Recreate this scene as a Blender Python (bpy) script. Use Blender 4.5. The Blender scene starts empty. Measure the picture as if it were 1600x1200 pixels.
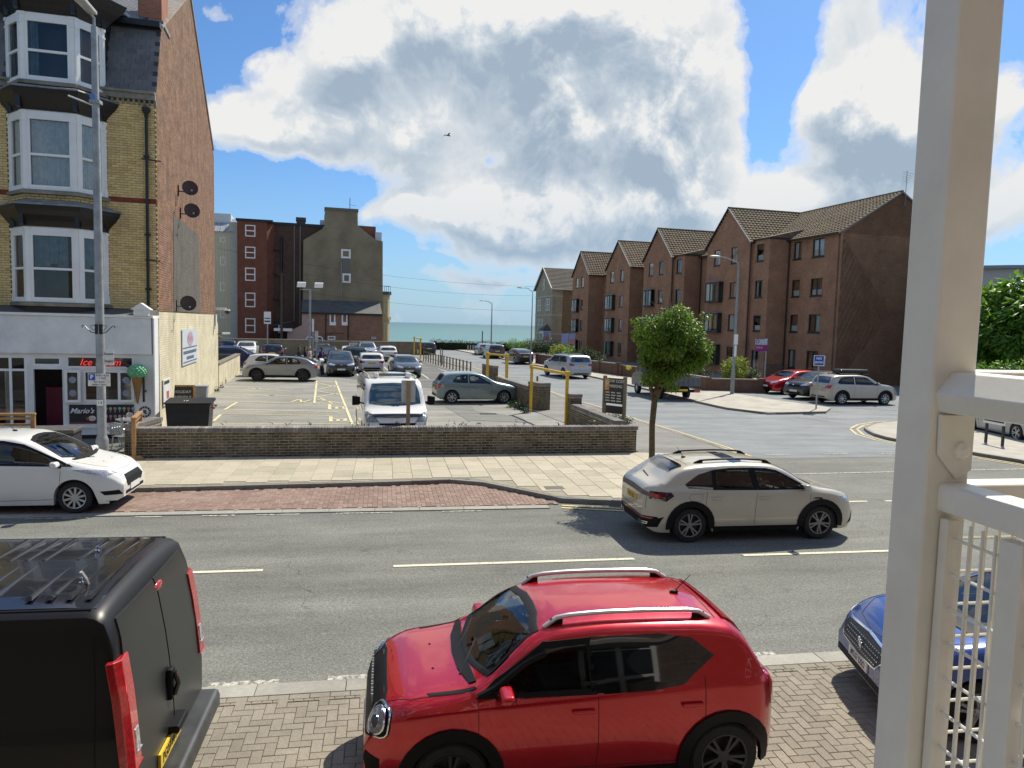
import bpy, bmesh, math, random
from math import sin, cos, pi, radians, sqrt, atan, atan2, tan, hypot
from mathutils import Vector, Matrix, noise
from mathutils.bvhtree import BVHTree
import numpy as np
random.seed(7)
scene = bpy.context.scene
col = scene.collection

# ------------------------------------------------------------------ camera, sky, sun, exposure
FOC, CAM_H = 1140.0, 3.8
YAW, PITCH, ROLL = radians(10), atan(92/1140), 0.0262
_F = Vector((sin(YAW)*cos(PITCH), cos(YAW)*cos(PITCH), -sin(PITCH)))
_R0 = Vector((cos(YAW), -sin(YAW), 0)); _U0 = _R0.cross(_F)
_R = _R0*cos(ROLL)+_U0*sin(ROLL); _U = _U0*cos(ROLL)-_R0*sin(ROLL)
CAM = Vector((0, 0, CAM_H))
cd = bpy.data.cameras.new('camera'); cam = bpy.data.objects.new('camera', cd); col.objects.link(cam)
m = Matrix((_R, _U, -_F)).transposed().to_4x4(); m.translation = CAM
cam.matrix_world = m
cd.sensor_width = 36; cd.lens = FOC/1600*36; cd.clip_start = 0.05; cd.clip_end = 90000
scene.camera = cam
def ray(x, y): return _F+_R*((x-800)/FOC)-_U*((y-600)/FOC)
def G(x, y, z=0.0):                      # a point of the place at height z, from a sight line of the survey
    d = ray(x, y); return CAM+d*((z-CAM_H)/d.z)
B_ = radians(5.4); SD = Vector((-sin(B_), cos(B_), 0)); ED = Vector((cos(B_), sin(B_), 0))
def ES(e, s, z=0.0): return ED*e+SD*s+Vector((0, 0, z))
SUN_AZ, SUN_EL = radians(42), radians(51)
sl = bpy.data.lights.new('sun', 'SUN'); so = bpy.data.objects.new('sun', sl); col.objects.link(so)
sl.energy = 4.9; sl.angle = radians(0.53); sl.color = (1.0, 0.93, 0.79)
sdir = Vector((sin(SUN_AZ)*cos(SUN_EL), cos(SUN_AZ)*cos(SUN_EL), sin(SUN_EL)))
so.rotation_euler = (-sdir).to_track_quat('-Z', 'Y').to_euler()
vs = scene.view_settings; vs.view_transform = 'Standard'; vs.look = 'None'; vs.exposure = 0.36; vs.gamma = 1; vs.use_curve_mapping = False
scene.display_settings.display_device = 'sRGB'
scene.cycles.max_bounces = 8; scene.cycles.transparent_max_bounces = 12
scene.cycles.use_denoising = True
w = bpy.data.worlds.new('World'); scene.world = w; w.use_nodes = True
wt = w.node_tree; wt.nodes.clear()
class N:                                  # tiny node helper
    def __init__(s, t): s.t = t
    def __call__(s, typ, ins=None, **kw):
        n = s.t.nodes.new(typ)
        for k, v in kw.items(): setattr(n, k, v)
        for k, v in (ins or {}).items():
            i = n.inputs[k]
            if isinstance(v, bpy.types.NodeSocket): s.t.links.new(v, i)
            else: i.default_value = v
        return n
    def math(s, op, a, b=0.0, c=None, clamp=False):
        d = {0: a, 1: b}
        if c is not None: d[2] = c
        return s('ShaderNodeMath', d, operation=op, use_clamp=clamp).outputs[0]
    def vm(s, op, a, b=(0, 0, 0)):
        return s('ShaderNodeVectorMath', {0: a, 1: b}, operation=op)
    def ramp(s, f, stops, interp='LINEAR'):
        n = s('ShaderNodeValToRGB', {0: f}); cr = n.color_ramp; cr.interpolation = interp
        while len(cr.elements) < len(stops): cr.elements.new(0.5)
        for e, (p, c) in zip(cr.elements, stops):
            e.position = p; e.color = (c, c, c, 1) if isinstance(c, (int, float)) else (*c, 1)
        return n.outputs[0]
    def mix(s, f, a, b, blend='MIX'):
        n = s.t.nodes.new('ShaderNodeMix'); n.data_type = 'RGBA'; n.blend_type = blend
        for k, v in ((0, f), (6, a), (7, b)):
            if isinstance(v, bpy.types.NodeSocket): s.t.links.new(v, n.inputs[k])
            else: n.inputs[k].default_value = v if k == 0 else ((*v, 1) if len(v) == 3 else v)
        return n.outputs[2]
W = N(wt)
sky = W('ShaderNodeTexSky', sky_type='NISHITA', sun_disc=False, sun_elevation=SUN_EL, sun_rotation=SUN_AZ, air_density=1.0, dust_density=0.6, ozone_density=2.5)
tc = W('ShaderNodeTexCoord'); dirv = W.vm('NORMALIZE', tc.outputs['Generated']).outputs[0]
SKY_STR = 0.105
def pix_dir(x, y): return ray(x, y).normalized()
def cloud_density(vec, cheap=False):
    """blobs of cloud cover in the directions where the real ones stood, broken up by fractal noise"""
    w1 = W('ShaderNodeTexNoise', {'Vector': vec, 'Scale': 5.0, 'Detail': 3.0, 'Roughness': 0.5}).outputs['Color']
    wv = W.vm('MULTIPLY', W.vm('SUBTRACT', w1, (0.5, 0.5, 0.5)).outputs[0], (0.10, 0.10, 0.10)).outputs[0]
    v2 = W.vm('ADD', vec, wv).outputs[0]
    n1 = W('ShaderNodeTexNoise', {'Vector': v2, 'Scale': 7.0, 'Detail': 9.0, 'Roughness': 0.60, 'Lacunarity': 2.1}).outputs[0]
    vo = W('ShaderNodeTexVoronoi', {'Vector': v2, 'Scale': 9.0, 'Detail': 4.0, 'Roughness': 0.55, 'Lacunarity': 2.3}, feature='F1', normalize=True).outputs['Distance']
    n1 = W.math('ADD', W.math('MULTIPLY', n1, .55), W.math('MULTIPLY', W.math('SUBTRACT', .74, vo), .66))
    n2 = W('ShaderNodeTexNoise', {'Vector': vec, 'Scale': 2.0, 'Detail': 2.0, 'Roughness': 0.5}).outputs[0]
    acc = None
    for (px, py, rx, ry, amp) in BLOBS:
        c = pix_dir(px, py)
        # local axes of the blob: across (horizontal) and up
        a = Vector((c.y, -c.x, 0)).normalized(); u = a.cross(c) * 1
        d = W.vm('SUBTRACT', v2, tuple(c)).outputs[0]
        da = W.vm('DOT_PRODUCT', d, tuple(a*(FOC/rx))).outputs['Value']
        du = W.vm('DOT_PRODUCT', d, tuple(u*(FOC/ry))).outputs['Value']
        dc = W.vm('DOT_PRODUCT', d, tuple(c*3)).outputs['Value']
        q = W.math('ADD', W.math('ADD', W.math('MULTIPLY', da, da), W.math('MULTIPLY', du, du)), W.math('MULTIPLY', dc, dc))
        g = W.math('MULTIPLY', W.math('EXPONENT', W.math('MULTIPLY', q, -1.0)), amp)
        acc = g if acc is None else W.math('ADD', acc, g)
    ax = W.math('SUBTRACT', 1.0, W.vm('DOT_PRODUCT', v2, tuple(_F)).outputs['Value'])   # out of view broken cover goes on, some added to whiten the blue fill
    acc = W.math('ADD', W.math('MINIMUM', acc, 1.0), W.math('MULTIPLY', W.ramp(ax, [(0.25, 0.0), (0.55, 1.0)]), 0.10))
    base = W.math('MULTIPLY', W.math('SUBTRACT', n2, 0.5), 0.5)
    tot = W.math('ADD', W.math('ADD', acc, base), W.math('MULTIPLY', W.math('SUBTRACT', n1, 0.5), 2.3))
    return tot
BLOBS = [(640, 60, 150, 55, .52), (800, 20, 160, 60, .5), (960, 60, 170, 90, .6), (1080, 120, 90, 110, .5), (430, 200, 90, 45, .50), (560, 190, 110, 60, .55), (660, 180, 60, 45, .35), (460, 110, 60, 40, .35),
         (820, 170, 130, 80, .5), (900, 260, 150, 60, .48), (1060, 230, 100, 60, .40), (780, 300, 90, 50, .38), (900, 330, 200, 40, .45), (1080, 320, 170, 40, .5), (1290, 290, 110, 40, .45), (1340, 70, 60, 90, .55), (1330, 170, 80, 70, .5),
         (1430, 200, 90, 90, .6), (1580, 330, 110, 50, .6), (660, 335, 80, 18, .34), (760, 345, 80, 22, .34), (650, 235, 60, 50, .45), (720, 330, 130, 45, .30), (745, 432, 130, 14, .40), (640, 330, 60, 20, .3), (690, 400, 40, 6, .26), (310, 10, 50, 18, .3), (1590, 150, 50, 60, .4), (1200, 380, 200, 30, .35),
         (960, 400, 200, 35, .45), (1130, 400, 150, 35, .42), (820, 370, 120, 30, .42), (560, 90, 70, 50, .4), (400, 80, 30, 25, .35), (380, 190, 60, 35, .4), (-150, 250, 180, 130, .5), (420, 300, 150, 40, -.5), (760, 250, 22, 16, -.3), (340, 60, 90, 70, -.5), (1215, 60, 38, 110, -.75), (1190, 230, 55, 40, -.35), (1590, 50, 50, 40, -.4), (620, 400, 200, 26, -.15)]
_d0 = cloud_density(dirv)
sh = tuple(sdir*0.026 + Vector((0, 0, 0.030)))
dirs = W.vm('NORMALIZE', W.vm('ADD', dirv, sh).outputs[0]).outputs[0]
_d1 = cloud_density(dirs)
cover = W.ramp(_d0, [(0.22, 0.0), (0.32, .4), (0.52, 1.0)], 'EASE')
thick = W.ramp(_d0, [(0.35, 0.0), (0.75, .52), (1.0, .9)])
lit = W.math('ADD', W.math('MULTIPLY', W.math('SUBTRACT', _d0, _d1), 1.9), 0.52, clamp=True)
dark = W.math('MULTIPLY', thick, W.math('SUBTRACT', 1.45, W.math('MULTIPLY', lit, 1.45)), clamp=True)
ccol = W.ramp(dark, [(0.0, (6.4, 6.4, 6.35)), (0.18, (5.5, 5.75, 5.95)), (0.42, (4.2, 4.75, 5.3)), (0.9, (2.7, 3.4, 4.2))])
skc = W.mix(1.0, sky.outputs[0], (0.50, 0.74, 0.98), 'MULTIPLY')
# low haze veils the far clouds towards the horizon
elev = W('ShaderNodeSeparateXYZ', {0: dirv}).outputs[2]
veil = W.ramp(elev, [(0.0, 1.0), (0.07, .5), (0.20, 0.0)])
pale = W.mix(W.math('MULTIPLY', veil, 0.7), W.mix(cover, skc, ccol), (2.9, 4.2, 5.6))
bg = W('ShaderNodeBackground', {'Color': pale, 'Strength': SKY_STR})
wo = W('ShaderNodeOutputWorld', {'Surface': bg.outputs[0]})
w.cycles.sampling_method = 'MANUAL'; w.cycles.sample_map_resolution = 512

# ------------------------------------------------------------------ materials
MATS = {}
def newmat(name):
    if name in MATS: return MATS[name], None, None
    mt = bpy.data.materials.new(name); mt.use_nodes = True; MATS[name] = mt
    t = mt.node_tree; return mt, N(t), t.nodes['Principled BSDF']
def setp(n, b, **kw):
    al = {'base': 'Base Color', 'rough': 'Roughness', 'metal': 'Metallic', 'coat': 'Coat Weight', 'spec': 'Specular IOR Level', 'normal': 'Normal', 'alpha': 'Alpha', 'trans': 'Transmission Weight', 'emit': 'Emission Color', 'es': 'Emission Strength', 'coatr': 'Coat Roughness'}
    for k, v in kw.items():
        i = b.inputs[al[k]]
        if isinstance(v, bpy.types.NodeSocket): n.t.links.new(v, i)
        elif k in ('base', 'emit'): i.default_value = (*v[:3], 1)
        else: i.default_value = v
def rnd_piece(n):
    oi = n('ShaderNodeObjectInfo').outputs['Random']; isl = n('ShaderNodeNewGeometry').outputs['Random Per Island']
    return n.math('FRACT', n.math('ADD', oi, isl))
def plain(name, c, rough=0.5, metal=0.0, var=0.12, scale=6.0, bump=0.0, coat=0.0, spec=0.5, bscale=None, dirt=None):
    mt, n, b = newmat(name)
    if n is None: return mt
    obj = n('ShaderNodeTexCoord').outputs['Object']
    ns = n('ShaderNodeTexNoise', {'Vector': obj, 'Scale': scale, 'Detail': 5.0, 'Roughness': 0.6}).outputs[0]
    lo = tuple(x*(1-var*1.3) for x in c); hi = tuple(min(1, x*(1+var)) for x in c)
    cc = n.ramp(ns, [(0.3, lo), (0.7, hi)])
    if dirt:
        n3 = n('ShaderNodeTexNoise', {'Vector': obj, 'Scale': scale*.35, 'Detail': 6.0, 'Roughness': 0.7}).outputs[0]
        cc = n.mix(n.ramp(n3, [(0.48, 0.0), (0.72, 0.75)]), cc, dirt)
    setp(n, b, base=cc, rough=rough, metal=metal, coat=coat, spec=spec)
    if bump:
        nb = n('ShaderNodeTexNoise', {'Vector': obj, 'Scale': bscale or scale*8, 'Detail': 3.0}).outputs[0]
        setp(n, b, normal=n('ShaderNodeBump', {'Height': nb, 'Strength': bump, 'Distance': 0.01}).outputs[0])
    return mt
def paint(name, c, metal=0.0, rough=0.25, flake=0.0):
    mt, n, b = newmat(name)
    if n is None: return mt
    obj = n('ShaderNodeTexCoord').outputs['Object']
    ns = n('ShaderNodeTexNoise', {'Vector': obj, 'Scale': 3.0, 'Detail': 4.0, 'Roughness': 0.6}).outputs[0]
    z = n('ShaderNodeSeparateXYZ', {0: obj}).outputs[2]
    dustw = n.math('MULTIPLY', n.ramp(z, [(0.1, .35), (0.45, 0.03)]), n.ramp(ns, [(0.35, 0.2), (0.7, 1.0)]))
    setp(n, b, base=n.mix(dustw, c, (0.17, 0.15, 0.12)), metal=metal, coat=1.0, coatr=0.035, spec=0.5)
    setp(n, b, rough=n.ramp(ns, [(0.3, rough*.9), (0.7, rough*1.15)]))
    return mt
def glass(name, tint=(0.10, 0.13, 0.13), see=0.0, rough=0.03):
    """dark vehicle or window glass; with see > 0 a share of the light passes through"""
    mt, n, b = newmat(name)
    if n is None: return mt
    if see <= 0:
        obj = n('ShaderNodeTexCoord').outputs['Object']
        ns = n('ShaderNodeTexNoise', {'Vector': obj, 'Scale': 1.3, 'Detail': 2.0}).outputs[0]
        setp(n, b, base=n.ramp(ns, [(0.35, tuple(x*.5 for x in tint)), (0.65, tint)]), rough=rough, spec=0.8)
        b.inputs['IOR'].default_value = 1.6
        return mt
    gl = n('ShaderNodeBsdfGlossy', {'Roughness': 0.01, 'Color': (1, 1, 1, 1)})
    tr = n('ShaderNodeBsdfTransparent', {'Color': (see*.94, see, see*.98, 1)})
    fr = n('ShaderNodeFresnel', {'IOR': 1.62}).outputs[0]
    mx = n('ShaderNodeMixShader', {0: fr, 1: tr.outputs[0], 2: gl.outputs[0]})
    out = [x for x in n.t.nodes if x.type == 'OUTPUT_MATERIAL'][0]
    n.t.links.new(mx.outputs[0], out.inputs[0]); n.t.nodes.remove(b)
    return mt
def glow(name, c, s=1.0):
    mt, n, b = newmat(name)
    if n is None: return mt
    setp(n, b, base=c, emit=c, es=s, rough=0.5); return mt
def piece_mat(name, cols, rough=0.85, grain=0.25, gscale=40, bump=0.3, moss=None):
    """bricks, stones, slates: every piece draws its own tone from cols"""
    mt, n, b = newmat(name)
    if n is None: return mt
    r = rnd_piece(n); k = len(cols)
    geo = n('ShaderNodeNewGeometry').outputs['Position']
    c = n.ramp(r, [(i/(k-1), x) for i, x in enumerate(cols)])
    ns = n('ShaderNodeTexNoise', {'Vector': geo, 'Scale': gscale, 'Detail': 4.0, 'Roughness': 0.7}).outputs[0]
    c = n.mix(1.0, c, n.ramp(ns, [(0.3, 1-grain), (0.7, 1+grain)]), 'MULTIPLY')
    big = n('ShaderNodeTexNoise', {'Vector': geo, 'Scale': 1.1, 'Detail': 5.0, 'Roughness': 0.65}).outputs[0]
    c = n.mix(1.0, c, n.ramp(big, [(0.3, 0.82), (0.7, 1.13)]), 'MULTIPLY')
    if moss: c = n.mix(n.ramp(big, [(0.5, 0.0), (0.72, moss[3])]), c, moss[:3])
    setp(n, b, base=c, rough=rough, spec=0.3)
    if bump: setp(n, b, normal=n('ShaderNodeBump', {'Height': ns, 'Strength': bump, 'Distance': 0.004}).outputs[0])
    return mt
def brickmat(name, c1, c2, mortar, bw=.225, rh=.075, ms=.010, rough=.88, stain=None, nscale=1.3, bump=.5, cont=(.72, 1.22)):
    """brickwork too far away (or too raked) to tell brick from brick; object axes, so walls stay level"""
    mt, n, b = newmat(name)
    if n is None: return mt
    t = n('ShaderNodeTexCoord'); o = n('ShaderNodeSeparateXYZ', {0: t.outputs['Object']}); nn = n('ShaderNodeSeparateXYZ', {0: t.outputs['Normal']})
    side = n.math('GREATER_THAN', n.math('ABSOLUTE', nn.outputs[0]), 0.7)
    u = n.math('ADD', n.math('MULTIPLY', o.outputs[1], side), n.math('MULTIPLY', o.outputs[0], n.math('SUBTRACT', 1.0, side)))
    v = n('ShaderNodeCombineXYZ', {0: u, 1: o.outputs[2]}).outputs[0]
    br = n('ShaderNodeTexBrick', {'Vector': v, 'Color1': (*c1, 1), 'Color2': (*c2, 1), 'Mortar': (*mortar, 1), 'Scale': 1.0, 'Mortar Size': ms, 'Mortar Smooth': .1, 'Brick Width': bw, 'Row Height': rh, 'Bias': 0.0})
    ns = n('ShaderNodeTexNoise', {'Vector': t.outputs['Object'], 'Scale': nscale, 'Detail': 7.0, 'Roughness': 0.7}).outputs[0]
    c = n.mix(1.0, br.outputs[0], n.ramp(ns, [(0.28, cont[0]), (0.72, cont[1])]), 'MULTIPLY')
    if stain:
        n2 = n('ShaderNodeTexNoise', {'Vector': n.vm('MULTIPLY', t.outputs['Object'], (1, 1, .35)).outputs[0], 'Scale': nscale*.5, 'Detail': 6.0, 'Roughness': 0.6}).outputs[0]
        c = n.mix(n.ramp(n2, [(0.5, 0.0), (0.75, 0.6)]), c, stain)
    setp(n, b, base=c, rough=rough, spec=.25, normal=n('ShaderNodeBump', {'Height': n.math('SUBTRACT', 1.0, br.outputs[1]), 'Strength': bump, 'Distance': .008}).outputs[0])
    return mt
def tarmac(name, c, patch, speck=.35, rough=.9, lines=False):
    mt, n, b = newmat(name)
    if n is None: return mt
    geo = n('ShaderNodeNewGeometry').outputs['Position']
    fine = n('ShaderNodeTexNoise', {'Vector': geo, 'Scale': 26.0, 'Detail': 5.0, 'Roughness': 0.9}).outputs[0]
    vor = n('ShaderNodeTexVoronoi', {'Vector': geo, 'Scale': 90.0}).outputs['Color']
    vv = n('ShaderNodeSeparateColor', {0: vor}).outputs[0]
    mid = n('ShaderNodeTexNoise', {'Vector': n.vm('MULTIPLY', geo, (.25, 1.0, 1)).outputs[0], 'Scale': 1.6, 'Detail': 6.0, 'Roughness': 0.65}).outputs[0]
    big = n('ShaderNodeTexNoise', {'Vector': geo, 'Scale': 0.35, 'Detail': 4.0, 'Roughness': 0.6}).outputs[0]
    band = n('ShaderNodeTexNoise', {'Vector': n.vm('MULTIPLY', geo, (.02, .8, 1)).outputs[0], 'Scale': 1.0, 'Detail': 4.0}).outputs[0]
    cc = n.mix(1.0, n.mix(n.ramp(big, [(0.42, 0.0), (0.62, 1.0)]), c, patch), n.ramp(band, [(0.3, .86), (0.7, 1.13)]), 'MULTIPLY')
    cc = n.mix(1.0, cc, n.ramp(mid, [(0.3, .80), (0.7, 1.16)]), 'MULTIPLY')
    cc = n.mix(1.0, cc, n.ramp(fine, [(0.3, 1-speck), (0.7, 1+speck)]), 'MULTIPLY')
    cc = n.mix(1.0, cc, n.ramp(n('ShaderNodeTexNoise', {'Vector': geo, 'Scale': 1.3, 'Detail': 3.0, 'Roughness': .7}).outputs[0], [(0.62, 1.0), (0.72, .78)]), 'MULTIPLY')
    cc = n.mix(1.0, cc, n.ramp(vv, [(0.0, 1-speck*.6), (1.0, 1+speck*.6)]), 'MULTIPLY')
    vc = n('ShaderNodeTexVoronoi', {'Vector': n.vm('ADD', geo, n.vm('MULTIPLY', n('ShaderNodeTexNoise', {'Vector': geo, 'Scale': 2.0, 'Detail': 4.0}).outputs['Color'], (.8, .8, 0)).outputs[0]).outputs[0], 'Scale': .33, 'Randomness': 1.0}, feature='DISTANCE_TO_EDGE').outputs['Distance']
    crack = n.math('MULTIPLY', n.ramp(vc, [(0.0, .6), (0.004, 0.0)]), n.ramp(big, [(0.5, 0.0), (0.58, 1.0)]))
    cc = n.mix(crack, cc, (.02, .02, .02))
    setp(n, b, base=cc, rough=rough, spec=.3, normal=n('ShaderNodeBump', {'Height': fine, 'Strength': .5, 'Distance': .006}).outputs[0])
    return mt
def roadpaint(name, c, wear=.5):
    mt, n, b = newmat(name)
    if n is None: return mt
    geo = n('ShaderNodeNewGeometry').outputs['Position']
    f = n('ShaderNodeTexNoise', {'Vector': geo, 'Scale': 14.0, 'Detail': 8.0, 'Roughness': 0.8}).outputs[0]
    k = n.ramp(f, [(wear-.06, 0.0), (wear+.02, 1.0)])
    n2 = n('ShaderNodeTexNoise', {'Vector': geo, 'Scale': 60.0, 'Detail': 2.0}).outputs[0]
    cc = n.mix(1.0, c, n.ramp(n2, [(0.3, .8), (0.7, 1.1)]), 'MULTIPLY')
    setp(n, b, base=n.mix(k, (.15, .15, .14), cc), rough=.8, spec=.3)
    return mt

# ------------------------------------------------------------------ mesh helpers
class MB:
    def __init__(s): s.v = []; s.f = []
    def add(s, vs, fs, M=None):
        o = len(s.v); s.v += [tuple(M @ Vector(p)) if M else tuple(p) for p in vs]; s.f += [tuple(i+o for i in f) for f in fs]; return s
    def box(s, x0, x1, y0, y1, z0, z1, M=None):
        return s.add([(x0, y0, z0), (x1, y0, z0), (x1, y1, z0), (x0, y1, z0), (x0, y0, z1), (x1, y0, z1), (x1, y1, z1), (x0, y1, z1)],
                     [(0, 3, 2, 1), (4, 5, 6, 7), (0, 1, 5, 4), (1, 2, 6, 5), (2, 3, 7, 6), (3, 0, 4, 7)], M)
    def prism(s, poly, z0, z1, M=None):          # poly in xy (counter-clockwise), extruded along z
        a = sum(poly[i][0]*poly[(i+1) % len(poly)][1]-poly[(i+1) % len(poly)][0]*poly[i][1] for i in range(len(poly)))
        if a < 0: poly = poly[::-1]
        n = len(poly)
        return s.add([(p[0], p[1], z0) for p in poly]+[(p[0], p[1], z1) for p in poly],
                     [tuple(range(n))[::-1], tuple(range(n, 2*n))]+[(i, (i+1) % n, n+(i+1) % n, n+i) for i in range(n)], M)
    def extr(s, pts, vec):                        # planar 3D polygon pushed along a vector
        n = len(pts); vec = Vector(vec); pts = [Vector(p) for p in pts]
        nn = sum(((pts[i]-pts[0]).cross(pts[(i+1) % n]-pts[0]) for i in range(n)), Vector())
        if nn.dot(vec) > 0: pts = pts[::-1]
        return s.add([tuple(p) for p in pts]+[tuple(p+vec) for p in pts],
                     [tuple(range(n)), tuple(range(2*n-1, n-1, -1))]+[(i, n+i, n+(i+1) % n, (i+1) % n) for i in range(n)])
    def tube(s, path, r, n=8, M=None, caps=True):
        path = [Vector(p) for p in path]; rs = r if isinstance(r, (list, tuple)) else [r]*len(path)
        vs = []; fs = []; prev = None
        for i, p in enumerate(path):
            t = (path[min(i+1, len(path)-1)]-path[max(i-1, 0)]).normalized()
            if prev is None: a = t.orthogonal().normalized()
            else: a = (prev-t*prev.dot(t)); a = a.normalized() if a.length > 1e-6 else t.orthogonal().normalized()
            prev = a; b = t.cross(a)
            vs += [p+(a*cos(2*pi*k/n)+b*sin(2*pi*k/n))*rs[i] for k in range(n)]
        for i in range(len(path)-1):
            fs += [(i*n+k, i*n+(k+1) % n, (i+1)*n+(k+1) % n, (i+1)*n+k) for k in range(n)]
        if caps: fs += [tuple(range(n))[::-1], tuple(range((len(path)-1)*n, len(path)*n))]
        return s.add(vs, fs, M)
    def lathe(s, prof, n=24, M=None):             # profile (r, z) round z
        vs = []; fs = []
        for (r, z) in prof: vs += [(r*cos(2*pi*k/n), r*sin(2*pi*k/n), z) for k in range(n)]
        for i in range(len(prof)-1):
            fs += [(i*n+k, i*n+(k+1) % n, (i+1)*n+(k+1) % n, (i+1)*n+k) for k in range(n)]
        return s.add(vs, fs, M)
    def ball(s, c, r, n=10, M=None):
        rx, ry, rz = r if isinstance(r, (tuple, list)) else (r, r, r); m_ = max(4, n//2+1)
        vs = [(c[0], c[1], c[2]-rz)]; fs = []
        for i in range(1, m_):
            th = -pi/2+pi*i/m_; vs += [(c[0]+rx*cos(th)*cos(2*pi*k/n), c[1]+ry*cos(th)*sin(2*pi*k/n), c[2]+rz*sin(th)) for k in range(n)]
        vs.append((c[0], c[1], c[2]+rz)); L = len(vs)-1
        fs += [(0, 1+(k+1) % n, 1+k) for k in range(n)]
        for i in range(m_-2): fs += [(1+i*n+k, 1+i*n+(k+1) % n, 1+(i+1)*n+(k+1) % n, 1+(i+1)*n+k) for k in range(n)]
        fs += [(L, 1+(m_-2)*n+k, 1+(m_-2)*n+(k+1) % n) for k in range(n)]
        return s.add(vs, fs, M)
    def mesh(s, name, mat, smooth=False, ang=35):
        me = bpy.data.meshes.new(name); me.from_pydata(s.v, [], s.f)
        if mat: me.materials.append(mat)
        if smooth:
            me.polygons.foreach_set('use_smooth', [True]*len(me.polygons)); me.update()
            try: me.set_sharp_from_angle(angle=radians(ang))
            except Exception: pass
        me.update(); return me
    def build(s, name, mat, parent=None, label=None, cat=None, group=None, kind=None, smooth=False, bevel=0, ang=35, loc=None, rot=None):
        o = bpy.data.objects.new(name, s.mesh(name, mat, smooth, ang)); col.objects.link(o)
        if parent: o.parent = parent
        if loc is not None: o.location = loc
        if rot is not None: o.rotation_euler = rot
        if bevel:
            bv = o.modifiers.new('bevel', 'BEVEL'); bv.width = bevel; bv.segments = 2; bv.limit_method = 'ANGLE'
            o.data.polygons.foreach_set('use_smooth', [True]*len(o.data.polygons)); bv.harden_normals = True
        tag(o, label, cat, group, kind); return o
def tag(o, label=None, cat=None, group=None, kind=None):
    for k, v in (('label', label), ('category', cat), ('group', group), ('kind', kind)):
        if v: o[k] = v
    return o
def empty(name, loc=(0, 0, 0), rz=0.0, label=None, cat=None, group=None, kind=None):
    o = bpy.data.objects.new(name, None); col.objects.link(o); o.location = loc; o.rotation_euler = (0, 0, rz); o.empty_display_size = .2
    return tag(o, label, cat, group, kind)
def inst(src_mesh, name, parent, loc, rot=(0, 0, 0), scale=None):
    o = bpy.data.objects.new(name, src_mesh); col.objects.link(o); o.parent = parent; o.location = loc; o.rotation_euler = rot
    if scale: o.scale = scale
    return o
def copy_tree(o, parent=None, label=None, loc=None, rz=None):
    c = o.copy(); col.objects.link(c); c.parent = parent
    if label: c['label'] = label
    if loc is not None: c.location = loc
    if rz is not None: c.rotation_euler = (0, 0, rz)
    for ch in list(o.children): copy_tree(ch, c)
    return c
FONT = bpy.data.fonts.load('<builtin>') if False else None
def text(s, size, mat, parent, M, name='lettering', ext=0.001, align='CENTER', bold=0.0, sx=1.0, shear=0.0):
    cu = bpy.data.curves.new(name, 'FONT'); cu.body = s; cu.size = size; cu.align_x = align; cu.align_y = 'CENTER'; cu.extrude = ext; cu.offset = bold; cu.shear = shear
    cu.resolution_u = 2; cu.materials.append(mat)
    to = bpy.data.objects.new('tmp', cu); me = bpy.data.meshes.new_from_object(to); bpy.data.objects.remove(to); bpy.data.curves.remove(cu)
    me.name = name; o = bpy.data.objects.new(name, me); col.objects.link(o); o.parent = parent; o.matrix_local = M @ Matrix.Diagonal((sx, 1, 1, 1)); return o
def frameM(origin, right, up):                    # text / panel frame: x right, y up, z out
    r = Vector(right).normalized(); u = Vector(up).normalized(); n_ = r.cross(u)
    M = Matrix((r, u, n_)).transposed().to_4x4(); M.translation = Vector(origin); return M
PIECE = {}
def piece_mesh(key, lx, ly, lz, mat, ch=.004):    # one brick / slab with softened top edges: 12 + bevel faces
    k = (key, round(lx, 4), round(ly, 4), round(lz, 4))
    if k in PIECE: return PIECE[k]
    mb = MB(); x, y, z = lx/2, ly/2, lz
    mb.v = [(-x, -y, 0), (x, -y, 0), (x, y, 0), (-x, y, 0), (-x, -y, z-ch), (x, -y, z-ch), (x, y, z-ch), (-x, y, z-ch),
            (-x+ch, -y+ch, z), (x-ch, -y+ch, z), (x-ch, y-ch, z), (-x+ch, y-ch, z)]
    mb.f = [(0, 1, 5, 4), (1, 2, 6, 5), (2, 3, 7, 6), (3, 0, 4, 7), (4, 5, 9, 8), (5, 6, 10, 9), (6, 7, 11, 10), (7, 4, 8, 11), (8, 9, 10, 11)]
    PIECE[k] = (mb.mesh(key, mat), mb); return PIECE[k]
def lay(parent, name, key, items, mat, world, mass='brick_mass', jit=.0, limit=300, tilt=0.0):
    """items: (Matrix local to parent, lx, ly, lz). The largest in view become objects, the rest one mass."""
    def inview(p):
        d = p-CAM; z = d.dot(_F)
        if z < .1: return None
        x = 800+FOC*d.dot(_R)/z; y = 600-FOC*d.dot(_U)/z
        return (z if -30 < x < 1630 and -30 < y < 1230 else z+1000)
    sc = []
    for i, (M, lx, ly, lz) in enumerate(items):
        v = inview((world @ M).translation); sc.append((1e9 if v is None else v, i))
    sc.sort(); one = set(i for _, i in sc[:limit]); rest = MB()
    for i, (M, lx, ly, lz) in enumerate(items):
        me, mb = piece_mesh(key, lx, ly, lz, mat)
        if jit or tilt:
            M = M @ Matrix.Translation((0, 0, random.uniform(-jit, jit))) @ Matrix.Rotation(random.uniform(-tilt, tilt), 4, 'X') @ Matrix.Rotation(random.uniform(-tilt, tilt), 4, 'Y')
        if i in one:
            o = bpy.data.objects.new(name, me); col.objects.link(o); o.parent = parent; o.matrix_local = M
        else: rest.add(mb.v, mb.f, M)
    if rest.v: rest.build(mass, mat, parent, kind='stuff')
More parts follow.
